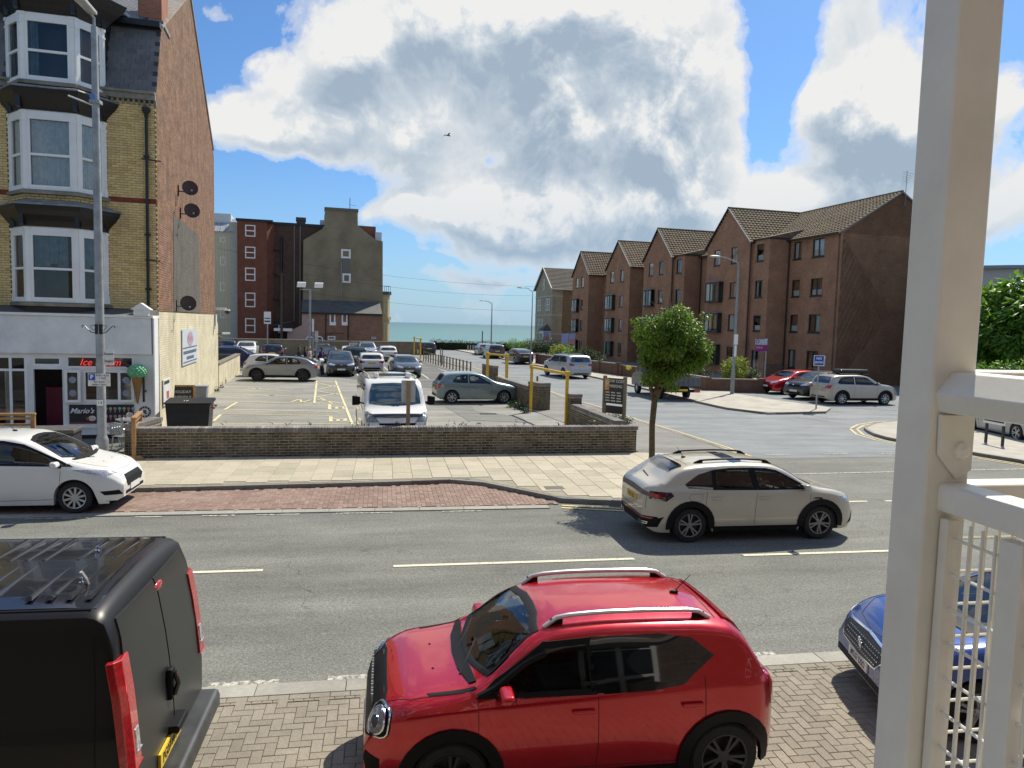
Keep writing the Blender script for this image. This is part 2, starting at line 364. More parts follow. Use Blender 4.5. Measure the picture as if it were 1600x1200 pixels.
# ------------------------------------------------------------------ ground, roads, pavements, sea
ID = Matrix.Identity(4)
def sheet(name, pts, z, mat, kind='structure', thick=0.0, **kw):
    mb = MB(); pts = [(p[0], p[1]) for p in pts]
    a = sum(pts[i][0]*pts[(i+1) % len(pts)][1]-pts[(i+1) % len(pts)][0]*pts[i][1] for i in range(len(pts)))
    if a < 0: pts = pts[::-1]
    if thick: mb.prism(pts, z-thick, z)
    else: mb.add([(p[0], p[1], z) for p in pts], [tuple(range(len(pts)))])
    o = mb.build(name, mat, kind=kind, **kw)
    bm = bmesh.new(); bm.from_mesh(o.data); bmesh.ops.triangulate(bm, faces=[f for f in bm.faces if len(f.verts) > 4]); bm.to_mesh(o.data); bm.free()
    return o
TAR = tarmac('road_tarmac', (.150, .153, .136), (.176, .178, .158), .5)
TAR2 = tarmac('side_road_tarmac', (.215, .23, .235), (.19, .205, .21), .16)
TARP = tarmac('car_park_tarmac', (.255, .25, .225), (.21, .207, .19), .2)
TARD = tarmac('worn_dark_tarmac', (.125, .125, .12), (.15, .15, .142), .25)
TARF = tarmac('footway_tarmac', (.225, .222, .205), (.19, .188, .175), .22)
CONC = plain('kerb_concrete', (.31, .305, .265), .9, var=.22, scale=4, bump=.3)
KERBD = plain('kerb_stone', (.21, .195, .17), .9, var=.3, scale=3, bump=.3, dirt=(.10, .09, .08))
sheet('ground', [(-300, -80), (300, -80), (300, 119), (-300, 119)], 0.0, TAR)
sheet('earth_bank', [(-300, 112), (300, 112), (300, 119.5), (-300, 119.5)], -.02, plain('bank_earth', (.16, .14, .09), .95), thick=9)
# the sea, a disc out to beyond the horizon
mt, n, b = newmat('sea_water')
geo = n('ShaderNodeNewGeometry').outputs['Position']
wv = n('ShaderNodeTexNoise', {'Vector': n.vm('MULTIPLY', geo, (.02, .09, 1)).outputs[0], 'Scale': 1.0, 'Detail': 7.0, 'Roughness': .65}).outputs[0]
yy = n('ShaderNodeSeparateXYZ', {0: geo}).outputs[1]
deep = n.math('MULTIPLY', yy, 1/3000, clamp=True)
c = n.mix(n.math('POWER', deep, .5), (.10, .235, .235), (.05, .145, .17))
c = n.mix(1.0, c, n.ramp(wv, [(0.35, .82), (.65, 1.15)]), 'MULTIPLY')
setp(n, b, base=c, rough=.45, spec=.25, normal=n('ShaderNodeBump', {'Height': n('ShaderNodeTexNoise', {'Vector': n.vm('MULTIPLY', geo, (.15, .5, 1)).outputs[0], 'Scale': 1.0, 'Detail': 5.0}).outputs[0], 'Strength': .6, 'Distance': .5}).outputs[0])
mb = MB(); R_ = 60000
mb.add([(-R_, 119.6, -7), (R_, 119.6, -7), (R_, R_, -7), (-R_, R_, -7)], [(0, 1, 2, 3)]); mb.build('sea', mt, kind='structure')

KL_px = [(990, 655), (950, 641), (917, 631), (897, 626), (850, 609), (800, 595), (772, 585), (735, 573), (700, 561), (677, 551)]
KERB_L = [(-16, 16.45), (-5.2, 16.57), (0, 16.9), (2.0, 17.13), (3.83, 15.08), (5.1, 14.72), (7.4, 14.72), (8.6, 15.1), (9.6, 16.0), (10.25, 17.4), (10.55, 19.2), (10.6, 22), (10.35, 25.5), (10.0, 28.5)]+[(G(*p).x-.35, G(*p).y) for p in KL_px[1:]]
INNER = [(3.0, 95.0), (3.75, 66.0), (5.3, 56.0), (6.2, 50.0), (5.8, 38.0), (6.4, 31.3), (6.9, 27.0), (7.6, 20.75), (-6.4, 20.2), (-16, 20.0)]
sheet('pavement', KERB_L+INNER, .10, TARF, thick=.14)
# kerb stones along the footway edge
def inward(poly, d):
    out = []
    for i, p in enumerate(poly):
        a = Vector(poly[max(i-1, 0)]); b_ = Vector(poly[min(i+1, len(poly)-1)]); t = (b_-a).normalized(); nrm = Vector((-t.y, t.x))
        out.append((p[0]+nrm.x*d, p[1]+nrm.y*d))
    return out
def resample(poly, step):
    pts = [Vector((p[0], p[1])) for p in poly]; out = [(pts[0], 0)]; acc = 0; res = []
    seg = []
    for a, b_ in zip(pts[:-1], pts[1:]): seg.append((a, b_, (b_-a).length))
    L = sum(s_[2] for s_ in seg); n_ = int(L/step); d = 0
    for k in range(n_+1):
        t = k*L/n_; acc = 0
        for a, b_, l in seg:
            if acc+l >= t-1e-9: res.append(a+(b_-a)*((t-acc)/l)); break
            acc += l
    return res
KSM = piece_mat('kerb_stone_piece', [(.17, .155, .13), (.26, .245, .21), (.21, .195, .165)], grain=.3, gscale=25, moss=(.10, .085, .065, .6))
kr = empty('kerb', (0, 0, 0), kind='structure')
pts = resample(KERB_L, .92); items = []
for a, b_ in zip(pts[:-1], pts[1:]):
    mid = (a+b_)/2; ang = math.atan2(b_.y-a.y, b_.x-a.x); nx, ny = -sin(ang), cos(ang)
    items.append((Matrix.Translation((mid.x+nx*.05, mid.y+ny*.05, -.02)) @ Matrix.Rotation(ang, 4, 'Z'), .905, .13, .128))
lay(kr, 'kerb_stone', 'kerb_stone', items, KSM, ID, 'kerb_stones_far', limit=70)
# stone slabs on the footway
def inside(p, poly):
    c_ = False; n_ = len(poly)
    for i in range(n_):
        x1, y1 = poly[i][0], poly[i][1]; x2, y2 = poly[(i+1) % n_][0], poly[(i+1) % n_][1]
        if (y1 > p[1]) != (y2 > p[1]) and p[0] < (x2-x1)*(p[1]-y1)/(y2-y1)+x1: c_ = not c_
    return c_
SLAB = piece_mat('footway_slab', [(.41, .37, .28), (.47, .425, .325), (.36, .33, .25), (.44, .395, .30)], grain=.16, gscale=18, moss=(.30, .27, .21, .5), bump=.2)
sheet('pavement_bedding', inward(KERB_L[:11], .15)+[(9.3, 20.25), (7.7, 20.55), (-16, 20.0)], .104, plain('slab_joint', (.27, .25, .19), .95))
pv = empty('slab_paving', (0, 0, 0), kind='structure'); items = []
poly = inward(KERB_L[:11], .17)+[(9.4, 20.3), (7.6, 20.6), (-6.4, 20.1), (-16, 19.9)]
cw, rl = .47, .70
for i in range(-30, 24):
    x = i*cw
    for j in range(-8, 3):
        y = 20.3-.37*((i % 2)-.0)*.9+j*rl-rl/2+x*.025
        q = [(x+sx*cw*.5, y+sy*rl*.5) for sx in (-1, 1) for sy in (-1, 1)]
        ins = [inside(p, poly) for p in q]
        if all(ins): items.append((Matrix.Translation((x, y, .098)), cw-.008, rl-.008, .018))
        elif any(ins):                              # cut slab against the kerb
            y1 = max(p[1] for p in q); y0 = min(p[1] for p in q)
            while y1-y0 > .16 and not (inside((x-cw*.5, y0), poly) and inside((x+cw*.5, y0), poly)): y0 += .08
            while y1-y0 > .16 and not (inside((x-cw*.5, y1), poly) and inside((x+cw*.5, y1), poly)): y1 -= .08
            if y1-y0 > .17: items.append((Matrix.Translation((x, (y0+y1)/2, .098)), cw-.008, y1-y0-.008, .018))
lay(pv, 'paving_slab', 'paving_slab', items, SLAB, ID, 'paving_slabs_far', jit=.0015, tilt=.002)
# herringbone block paving: red lay-by across the road, buff parking strip on the near side
def herring(x0, x1, y0, y1, poly=None, u=.1):
    out = []
    for i in range(int(x0/u)-1, int(x1/u)+1):
        for j in range(int(y0/u)-1, int(y1/u)+1):
            m_ = (i-j) % 4
            if m_ == 0: c_ = ((i+1)*u, (j+.5)*u); sz = (2*u, u)
            elif m_ == 3: c_ = ((i+.5)*u, (j+1)*u); sz = (u, 2*u)
            else: continue
            if not (x0 <= c_[0] <= x1 and y0 <= c_[1] <= y1): continue
            if poly and not inside(c_, poly): continue
            out.append((Matrix.Translation((c_[0], c_[1], 0)), sz[0]-.0045, sz[1]-.0045, .018))
    return out
RED = piece_mat('red_paver', [(.235, .155, .125), (.285, .195, .16), (.21, .14, .115), (.26, .18, .145), (.30, .215, .175)], grain=.22, gscale=30, moss=(.26, .20, .16, .6))
BUFF = piece_mat('buff_paver', [(.25, .225, .18), (.275, .245, .195), (.225, .20, .16), (.26, .23, .18)], grain=.35, gscale=110, bump=.5)
JOINT = plain('paver_joint', (.10, .09, .07), .95)
lb = [(-16, 14.85), (-5, 14.85), (2.9, 14.85), (3.7, 14.95), (3.75, 15.05), (1.95, 17.05), (0, 16.83), (-5.2, 16.5), (-16, 16.4)]
sheet('lay_by_bedding', lb, .012, JOINT)
r_ = empty('lay_by_paving', (0, 0, .006), kind='structure')
lay(r_, 'paving_block', 'red_block', herring(-9, 3.8, 14.86, 17.2, [(p[0], p[1]) for p in lb]), RED, Matrix.Translation((0, 0, .006)), 'paving_blocks_far', jit=.0015)
# light concrete channel blocks between lay-by and carriageway, and along the near side
chn = piece_mat('channel_block', [(.33, .32, .275), (.29, .28, .245), (.36, .35, .30)], grain=.12, gscale=20)
ch = empty('channel', (0, 0, .0), kind='structure')
lay(ch, 'channel_block', 'channel_far', [(Matrix.Translation((x*.9+.3, 14.72, 0)), .893, .24, .022) for x in range(-17, 4)], chn, ID)
lay(ch, 'channel_block', 'channel_near', [(Matrix.Translation((x*.9+.1, 7.49, 0)), .893, .25, .026) for x in range(-9, 16)], chn, ID)
sheet('parking_strip_bedding', [(-30, -1), (30, -1), (30, 7.36), (-30, 7.36)], .012, JOINT)
r_ = empty('parking_strip_paving', (0, 0, .006), kind='structure')
its = [(Matrix.Translation((i*.2, 7.31, 0)), .194, .094, .018) for i in range(-35, 45)]
its += [(Matrix.Translation((i*.1, 7.235, 0)), .094, .044, .018) for i in range(-70, 90)]
its += [it for it in herring(-5, 8.5, 2.4, 7.2)]
lay(r_, 'paving_block', 'buff_block', its, BUFF, Matrix.Translation((0, 0, .006)), 'paving_blocks_far', jit=.0012)
# side road, car park, other surfaces
KR_px = [(700, 545), (760, 557), (850, 574), (940, 593), (1000, 607), (1095, 631), (1135, 640), (1200, 648), (1290, 646)]
KERB_R = [(G(*p).x, G(*p).y) for p in KR_px]
side = [(9.6, 20.1), (34, 20.3), (60, 22), (60, 31), (44, 34.0), (31, 37), (24, 43), (21.5, 41)]+KERB_R[::-1][2:]+[(6, 100), (2, 100)]+[(p[0], p[1]) for p in KERB_L[::-1][:14]]
side = [(10.75, 20.1), (60, 20.6), (60, 60), (23, 60)]+[(p[0], p[1]) for p in KERB_R[::-1][4:-1]]+[(15, 104), (2, 104)]+[(p[0]-.0, p[1]) for p in KERB_L[::-1][:13]]
sheet('side_road', side, .004, TAR2)
park = [(-4.7-2.4, 21.2), (7.3, 20.9), (7.1, 27), (6.3, 31.3), (6.0, 38), (6.1, 50), (5.2, 56), (3.6, 67), (3.0, 94), (-12, 92), (-34, 88), (-34, 60), (-12, 60), (-10.4, 58), (-8.6, 40)]
sheet('car_park', park, .085, TARP, thick=.1)
sheet('car_park_aisle', [(G(*p).x, G(*p).y) for p in [(520, 591), (620, 604), (690, 611), (735, 607), (700, 585), (664, 567), (560, 566), (420, 574), (400, 590)]], .089, TARD)
sheet('tarmac_repair', [(G(*p).x, G(*p).y) for p in [(694, 638), (735, 634), (742, 645), (815, 655), (825, 664), (730, 660)]], .093, tarmac('repair_tarmac', (.17, .17, .16), (.19, .19, .18), .2))
pav_r = KERB_R+[(G(1298, 640).x, G(1298, 640).y), (G(1215, 628).x, G(1215, 628).y), (G(1146, 617).x, G(1146, 617).y), (21.2, 42.5), (19.9, 47), (18.3, 58), (17.2, 70), (15.5, 90), (14, 104)]
sheet('pavement_east', pav_r, .10, plain('pale_footway', (.40, .375, .32), .92, var=.16, scale=1.2, bump=.3, dirt=(.28, .26, .22)), thick=.12)
isl_px = [(1352, 672), (1362, 666), (1385, 662), (1425, 660), (1520, 663), (1640, 672), (1740, 700), (1640, 735), (1600, 724), (1520, 711), (1440, 697), (1390, 688), (1362, 680)]
isl = [(G(*p).x, G(*p).y) for p in isl_px]
sheet('pavement_corner', isl, .10, plain('pale_footway', (.40, .375, .32)), thick=.12)
ike = empty('corner_kerb', (0, 0, 0), kind='structure')
ipts = resample(isl+[isl[0]], .9)
lay(ike, 'kerb_stone', 'kerb_stone', [(Matrix.Translation(((a.x+b_.x)/2, (a.y+b_.y)/2, -.02)) @ Matrix.Rotation(math.atan2(b_.y-a.y, b_.x-a.x), 4, 'Z'), .89, .12, .126) for a, b_ in zip(ipts[:-1], ipts[1:])], KSM, ID, limit=60)
rke = empty('east_kerb', (0, 0, 0), kind='structure')
ipts = resample(KERB_R, .92)
lay(rke, 'kerb_stone', 'kerb_stone', [(Matrix.Translation(((a.x+b_.x)/2, (a.y+b_.y)/2, -.02)) @ Matrix.Rotation(math.atan2(b_.y-a.y, b_.x-a.x), 4, 'Z'), .9, .12, .126) for a, b_ in zip(ipts[:-1], ipts[1:])], KSM, ID, limit=60)
# ------------------------------------------------------------------ painted markings
WHT = roadpaint('white_road_paint', (.66, .62, .48), .42)
WHTW = roadpaint('worn_white_road_paint', (.52, .50, .42), .52)
YEL = roadpaint('yellow_road_paint', (.66, .53, .25), .42)
YELW = roadpaint('pale_yellow_bay_paint', (.66, .60, .36), .45)
def stripe(name, pts, wdt, z, mat):
    mb = MB(); P_ = [Vector((p[0], p[1])) for p in pts]; L = []; R2 = []
    for i, p in enumerate(P_):
        t = (P_[min(i+1, len(P_)-1)]-P_[max(i-1, 0)]).normalized(); nr = Vector((-t.y, t.x))*wdt/2
        L.append(p+nr); R2.append(p-nr)
    k = len(P_); mb.add([(p.x, p.y, z) for p in L]+[(p.x, p.y, z) for p in R2], [(i, k+i, k+i+1, i+1) for i in range(k-1)])
    return mb.build(name, mat, kind='structure')
for x0 in (-11.6, -5.7, .18, 6.05, 11.9, 17.8, 23.7): stripe('centre_line', [(x0, 11.25), (x0+3.93, 11.25)], .095, .008, WHT)
for a, b_ in ((-1.75, -1.05), (-.55, .3), (3.6, 4.6), (5.6, 6.4), (-3.2, -2.3)): stripe('edge_line', [(a, 7.69), (b_, 7.69)], .09, .008, WHTW)
for a, b_ in ((-6.6, -6.0), (-5.9, -5.4), (-4.6, -4.1), (-3.4, -2.8), (-2.4, -1.6), (-.9, .2), (1.2, 2.0)): stripe('edge_line', [(a, 14.52), (b_, 14.52)], .07, .008, WHTW)
stripe('junction_line', [(10.7, 17.75), (17.5, 18.1), (26, 18.4)], .11, .008, WHTW)
for k in range(9): stripe('junction_dash', [(10.3+k*1.05, 14.72), (10.9+k*1.05, 14.74)], .09, .008, WHT)
for k in range(6): stripe('junction_dash', [(11.6+k*2.0, 20.6+k*.05), (12.5+k*2.0, 20.65+k*.05)], .09, .012, WHTW)
kk = [(p[0], p[1]) for p in KERB_L[4:]]
stripe('double_yellow_line', inward(kk, -.27), .08, .012, YEL); stripe('double_yellow_line', inward(kk, -.47), .08, .012, YEL)
ik = isl+[isl[0]]
def outw(poly, d):
    cx = sum(p[0] for p in poly)/len(poly); cy = sum(p[1] for p in poly)/len(poly); o_ = inward(poly, d)
    return o_
sgn = 1 if hypot(outw(ik, .5)[3][0]-23, outw(ik, .5)[3][1]-25) > hypot(ik[3][0]-23, ik[3][1]-25) else -1
stripe('double_yellow_line', outw(ik, sgn*.30), .08, .012, YEL); stripe('double_yellow_line', outw(ik, sgn*.55), .08, .012, YEL)
for a, b_, wd in (((1242, 646), (1262, 649), .25), ((1268, 649), (1292, 652), .3), ((1300, 653), (1318, 655), .25), ((1245, 652), (1300, 660), .1)):
    stripe('worn_white_marking', [G(*a)[:2], G(*b_)[:2]], wd, .012, roadpaint('very_worn_paint', (.5, .5, .48), .56))
def park_line(a, b_, wd=.10, m_=None): stripe('bay_line', [G(a[0], a[1], .085)[:2], G(b_[0], b_[1], .085)[:2]], wd, .097, m_ or YELW)
for a, b_ in (((524, 595), (551, 664)), ((495, 595), (491, 631)), ((372, 628), (350, 641)), ((345, 648), (334, 658)), ((335, 662), (549, 663)), ((346, 647), (520, 650)),
              ((352, 640), (528, 644)), ((360, 628), (500, 631)), ((340, 615), (365, 616)), ((352, 606), (372, 607)), ((334, 619), (345, 619)),
              ((362, 619), (446, 618)), ((365, 616), (470, 620)), ((368, 608), (478, 607)), ((370, 605), (452, 612)), ((362, 598), (440, 600)), ((430, 598), (525, 597)),
              ((495, 598), (525, 605)), ((495, 609), (528, 602)), ((494, 611), (531, 617)), ((493, 621), (533, 614)), ((493, 624), (537, 631)), ((520, 631), (500, 622))): park_line(a, b_)
for px, py in ((515, 636), (517, 655)):             # the worn letter E painted twice in the bays
    for a, b_ in (((px, py), (px+22, py)), ((px, py-4), (px, py+4)), ((px+11, py-1), (px+11, py+3)), ((px+22, py-1), (px+22, py+3))): park_line(a, b_, .13)
for a, b_ in (((455, 628), (468, 624)), ((468, 624), (472, 629)), ((472, 629), (486, 625))): park_line(a, b_, .1)
WL = roadpaint('white_bay_paint', (.6, .6, .56), .42)
for a, b_ in (((549, 573), (562, 590)), ((554, 573), (561, 580)), ((599, 573), (612, 583)), ((655, 582), (670, 592)), ((648, 574), (668, 574)), ((660, 583), (690, 583)), ((648, 562), (660, 570)), ((488, 570), (497, 580)), ((562, 592), (690, 594))): park_line(a, b_, .09, WL)
# ------------------------------------------------------------------ brick walls of the car park
DKB = piece_mat('sooty_wall_brick', [(.075, .058, .038), (.12, .095, .062), (.052, .042, .03), (.10, .078, .05), (.16, .115, .075), (.09, .075, .052)], grain=.35, gscale=24, moss=(.20, .185, .13, .5))
COPB = piece_mat('coping_brick', [(.17, .155, .14), (.24, .22, .20), (.14, .125, .115), (.3, .28, .26)], grain=.3, gscale=30)
MORT = plain('sooty_mortar', (.33, .30, .22), .95, var=.35, scale=5, bump=.3, dirt=(.10, .09, .06))
def brick_wall(name, a, b_, h, thick, label, cat='wall', z0=.09, pillar=(), limit=300, bl=.225, bh=.075, brick=None, group=None, copr=.045):
    a = Vector((a[0], a[1], 0)); b_ = Vector((b_[0], b_[1], 0)); L = (b_-a).length; ang = math.atan2(b_.y-a.y, b_.x-a.x)
    root = empty(name, (a.x, a.y, z0), ang, label, cat, group)
    world = Matrix.Translation((a.x, a.y, z0)) @ Matrix.Rotation(ang, 4, 'Z')
    hb = h-.11
    MB().box(.008, L-.008, .005, thick-.005, -.05, hb).build('mortar_core', MORT, root)
    n_ = int(hb/bh); its = []
    for k in range(n_):
        off = (k % 2)*bl/2; x = -off
        while x < L-.02:
            xa = max(x, 0)+.006; xb = min(x+bl, L)-.006
            if xb-xa > .04:
                for yy_, rot in ((0.0, 1), (thick, -1)):
                    base = Matrix.Translation(((xa+xb)/2, .06 if rot > 0 else thick-.06, (k+.5)*bh)) @ Matrix.Rotation(radians(90)*rot, 4, 'X')
                    its.append((base, xb-xa, bh-.016, .058+random.uniform(-.002, .003)))
            x += bl
    for xe, s_ in ((0.0, -1), (L, 1)):                # end faces
        for k in range(n_):
            for q in range(max(1, round(thick/.11))):
                wq = thick/max(1, round(thick/.11)); its.append((Matrix.Translation((xe-s_*.06, (q+.5)*wq, (k+.5)*bh)) @ Matrix.Rotation(s_*radians(90), 4, 'Y'), bh-.010, wq-.010, .058))
    lay(root, 'brick', name+'_brick', its, brick or DKB, world, 'brickwork_beyond', limit=limit)
    its = []; x = 0
    while x < L-.03:
        its.append((Matrix.Translation((x+.0375, thick/2, hb)), .064, thick+.03, .11)); x += .075
    lay(root, 'coping_brick', name+'_coping', its, COPB, world, 'coping_beyond', limit=200, tilt=.02)
    return root
WA, WB = Vector((-6.45, 20.08, 0)), Vector((7.45, 20.6, 0))
brick_wall('brick_wall', WA, WB, .80, .33, 'long sooty dark brick wall with brick on edge coping between pavement and car park')
cpL = lambda px, py, z: G(px, py, z)
brick_wall('brick_wall', (6.42, 32.2), (6.75, 31.2), .0+1.2, .55, 'square dark brick gate pillar beside the nearest yellow height barrier', 'wall pillar', limit=150)
brick_wall('brick_wall', (5.85, 38.0), (6.42, 32.25), .98, .25, 'dark brick boundary wall behind the bonnet of the green grey hatchback', limit=200)
brick_wall('brick_wall', (6.55, 49.0), (7.0, 46.6), 1.05, .3, 'short dark brick wall between the railings and the second height barrier', limit=100)
brick_wall('brick_wall', (6.78, 26.75), (6.88, 26.25), 1.2, .45, 'dark brick gate pillar on the near side of the car park entrance', 'wall pillar', limit=100)
w2 = brick_wall('brick_wall', (6.86, 26.2), (7.05, 21.5), .85, .3, 'low brick wall with rounded grey coping beside the parking tariff board', limit=200)

# pale rendered low wall running on from the gable of the corner house, back wall of the car park
PAINTED = brickmat('cream_painted_brick', (.66, .60, .43), (.62, .56, .40), (.56, .50, .36), stain=(.45, .38, .25), bump=.7)
g0 = ES(-4.95, 40.7); r_ = empty('painted_wall', (g0.x, g0.y, 0), B_, 'low cream painted wall with weeds running back from the corner house gable', 'wall')
MB().box(0, .28, 0, 11.5, 0, 1.32).build('wall_body', PAINTED, r_); MB().box(-.03, .31, -.02, 11.52, 1.32, 1.42).build('coping', plain('wall_coping_dark', (.16, .14, .11), .9, dirt=(.3, .27, .2)), r_, bevel=.01)
MB().box(-6.5, 0, 11.25, 11.5, 0, 1.36).build('return_wall', plain('dark_render', (.13, .12, .10), .9), r_)
BUFFW = brickmat('buff_back_wall_brick', (.24, .20, .13), (.20, .165, .11), (.22, .19, .14), stain=(.14, .12, .08), bump=.2)
bw = [ES(-24, 79), ES(-8.9, 79), ES(1.0, 80.2), ES(11.7, 84)]
for i, (a, b_, h) in enumerate(zip(bw[:-1], bw[1:], (1.85, 1.65, 1.55))):
    L = (b_-a).length; ang = math.atan2(b_.y-a.y, b_.x-a.x)
    r_ = empty('boundary_wall', (a.x, a.y, 0), ang, ['tall buff brick boundary wall behind the parked cars, left stretch below the flats', 'middle stretch of the buff boundary wall below the grey gable', 'right stretch of the buff boundary wall ending at the yellow post near the sea'][i], 'wall', 'buff boundary wall at the back of the car park')
    MB().box(0, L, 0, .25, 0, h).build('wall_body', BUFFW, r_); MB().box(-.01, L, -.04, .29, h, h+.07).build('coping', plain('back_wall_coping', (.36, .33, .26), .9), r_)
    for k in range(int(L/4.5)+1): MB().box(k*4.5, k*4.5+.4, -.08, 0, 0, h-.02).build('pier', BUFFW, r_)
# ------------------------------------------------------------------ buildings
def es_at(px, py, e=None, s=None):                # (e, s, z) where a sight line meets a vertical plane of the street grid
    d = ray(px, py); de = d.dot(ED); ds = d.dot(SD); t = e/de if e is not None else s/ds
    return de*t, ds*t, CAM_H+d.z*t
WHITEF = plain('white_upvc', (.82, .82, .79), .35, var=.05, scale=2)
DARKF = plain('dark_brown_window_frame', (.045, .028, .022), .5)
BLACKP = plain('black_gloss_paint', (.009, .009, .010), .35, var=.2)
GLS = glass('window_glass', see=.90); GLSD = glass('dark_window_glass', (.035, .045, .055))
CURT = plain('net_curtain', (.74, .75, .75), .9, var=.12, scale=9)
CURTB = plain('blue_grey_curtain', (.25, .30, .34), .9, var=.2, scale=7)
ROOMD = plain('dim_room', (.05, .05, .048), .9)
STONE = plain('stone_sill', (.26, .24, .19), .9, var=.25, scale=3, bump=.3, dirt=(.10, .09, .07))
LEAD = plain('lead_flashing', (.22, .225, .23), .6, var=.3, scale=4)
def wall_holes(name, parent, M, Wd, Ht, holes, mat, depth=.12, x0=0, y0=0, reveal=None):
    xs = sorted({x0, Wd}|{h[0] for h in holes}|{h[2] for h in holes}); ys = sorted({y0, Ht}|{h[1] for h in holes}|{h[3] for h in holes})
    mb = MB()
    for i in range(len(xs)-1):
        for j in range(len(ys)-1):
            cx, cy = (xs[i]+xs[i+1])/2, (ys[j]+ys[j+1])/2
            if any(h[0] < cx < h[2] and h[1] < cy < h[3] for h in holes): continue
            mb.add([(xs[i], ys[j], 0), (xs[i+1], ys[j], 0), (xs[i+1], ys[j+1], 0), (xs[i], ys[j+1], 0)], [(0, 1, 2, 3)], M)
    for (a, c, b_, d) in holes:
        q = [(a, c), (b_, c), (b_, d), (a, d)]
        for k in range(4):
            p, r = q[k], q[(k+1) % 4]
            mb.add([(p[0], p[1], 0), (p[0], p[1], -depth), (r[0], r[1], -depth), (r[0], r[1], 0)], [(0, 1, 2, 3)], M)
    return mb.build(name, mat, parent)
def window(parent, M, w_, h_, fm=None, gm=None, bars=(), hbars=(), cur=None, curm=None, fw=.05, dep=.05, back=True, label=None, sill=None, name='window'):
    """M: lower left corner of the opening, x right, y up, z out. Frame, panes and curtain sit behind the wall face."""
    fm = fm or WHITEF; gm = gm or GLSD
    mb = MB(); Z0, Z1 = -.09, -.09+dep
    mb.box(0, fw, 0, h_, Z0, Z1, M); mb.box(w_-fw, w_, 0, h_, Z0, Z1, M); mb.box(fw, w_-fw, 0, fw, Z0, Z1-.001, M); mb.box(fw, w_-fw, h_-fw, h_, Z0, Z1-.001, M)
    for b_ in bars: mb.box(b_*w_-fw/2, b_*w_+fw/2, fw, h_-fw, Z0, Z1-.002, M)
    for b_ in hbars: mb.box(fw, w_-fw, b_*h_-fw/2, b_*h_+fw/2, Z0, Z1-.003, M)
    o = mb.build(name, fm, parent, label)
    xs = [fw*.6]+[b_*w_ for b_ in bars]+[w_-fw*.6]; ys = [fw*.6]+[b_*h_ for b_ in hbars]+[h_-fw*.6]
    for i in range(len(xs)-1):
        for j in range(len(ys)-1):
            MB().add([(xs[i], ys[j], Z0+.012), (xs[i+1], ys[j], Z0+.012), (xs[i+1], ys[j+1], Z0+.012), (xs[i], ys[j+1], Z0+.012)], [(0, 1, 2, 3)], M).build('pane', gm, o)
    if cur:
        n_ = 24; vs = []; fs = []
        for (c0, c1, d0, d1) in cur:
            k0 = len(vs); a = fw+c0*(w_-2*fw); b_ = fw+c1*(w_-2*fw); y0_ = fw+d0*(h_-2*fw); y1_ = fw+d1*(h_-2*fw)
            for i in range(n_+1):
                x = a+(b_-a)*i/n_; zz = Z0-.06+.018*sin(i*1.9+a*7); vs += [(x, y0_, zz), (x+.01*sin(i), y1_, zz)]
            fs += [(k0+2*i, k0+2*i+2, k0+2*i+3, k0+2*i+1) for i in range(n_)]
        MB().add(vs, fs, M).build('curtain', curm or CURT, o, smooth=True)
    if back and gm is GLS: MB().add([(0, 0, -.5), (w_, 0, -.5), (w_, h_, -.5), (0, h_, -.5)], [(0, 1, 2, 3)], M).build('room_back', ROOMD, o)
    if sill: MB().box(-.06, w_+.06, -.08, -.002, -.1, .07, M).build('sill', sill, o)
    return o
# ---- the corner house with the ice cream shop
X0, Y0 = -4.72, 25.5
org = ES(X0, Y0); HW = Matrix.Translation(org) @ Matrix.Rotation(B_, 4, 'Z')
house = empty('corner_house', org, B_, 'tall yellow brick house with white bay windows above an ice cream shop, red brick gable', 'house')
YB = piece_mat('yellow_brick', [(.72, .52, .22), (.80, .62, .29), (.60, .43, .18), (.77, .57, .25), (.72, .56, .29)], grain=.22, gscale=26, moss=(.20, .15, .08, .55))
YBM = brickmat('yellow_brick_far', (.75, .56, .25), (.65, .48, .21), (.15, .12, .075), stain=(.2, .15, .08))
YMORT = plain('dark_mortar', (.12, .095, .06), .95, var=.3)
GAB = brickmat('red_gable_brick', (.34, .135, .075), (.15, .06, .038), (.30, .235, .16), nscale=1.9, ms=.014, stain=(.11, .07, .05), bump=1.0, cont=(.42, 1.15))
CRM = PAINTED
def LF(x, y, z=0): return (x, y, z)
# gable wall: brick above, cream paint on the ground storey
prof = [(.075, 3.95), (.075, 10.80), (.92, 12.90), (1.0, 13.02), (6.9, 16.5), (13.75, 11.95), (14.1, 11.7), (14.1, 3.95)]
mb = MB(); mb.extr([(0, y, z) for y, z in prof], (-.4, 0, 0)); mb.build('gable_wall', GAB, house)
mb = MB(); mb.extr([(.012, y, z) for y, z in [(0, 0), (0, 3.93), (14.1, 3.93), (15.2, 3.4), (15.2, 0)]], (-.42, 0, 0)); mb.build('painted_gable_base', CRM, house)
MB().extr([(.014, y, z) for y, z in [(2.7, 3.97), (2.75, 7.35), (8.7, 7.3), (8.9, 3.97)]], (-.02, 0, 0)).build('rendered_patch', brickmat('grey_rendered_brick', (.12, .11, .095), (.09, .083, .07), (.16, .15, .13), stain=(.06, .055, .05), nscale=2.0), house)
cop = MB()
for (y0, z0), (y1, z1) in zip(prof[3:5], prof[4:6]): cop.extr([(.05, y0, z0), (.05, y1, z1), (.05, y1, z1+.09), (.05, y0, z0+.09)], (-.5, 0, 0))
cop.build('verge_coping', plain('verge_stone', (.30, .27, .23), .9, dirt=(.12, .1, .09)), house)
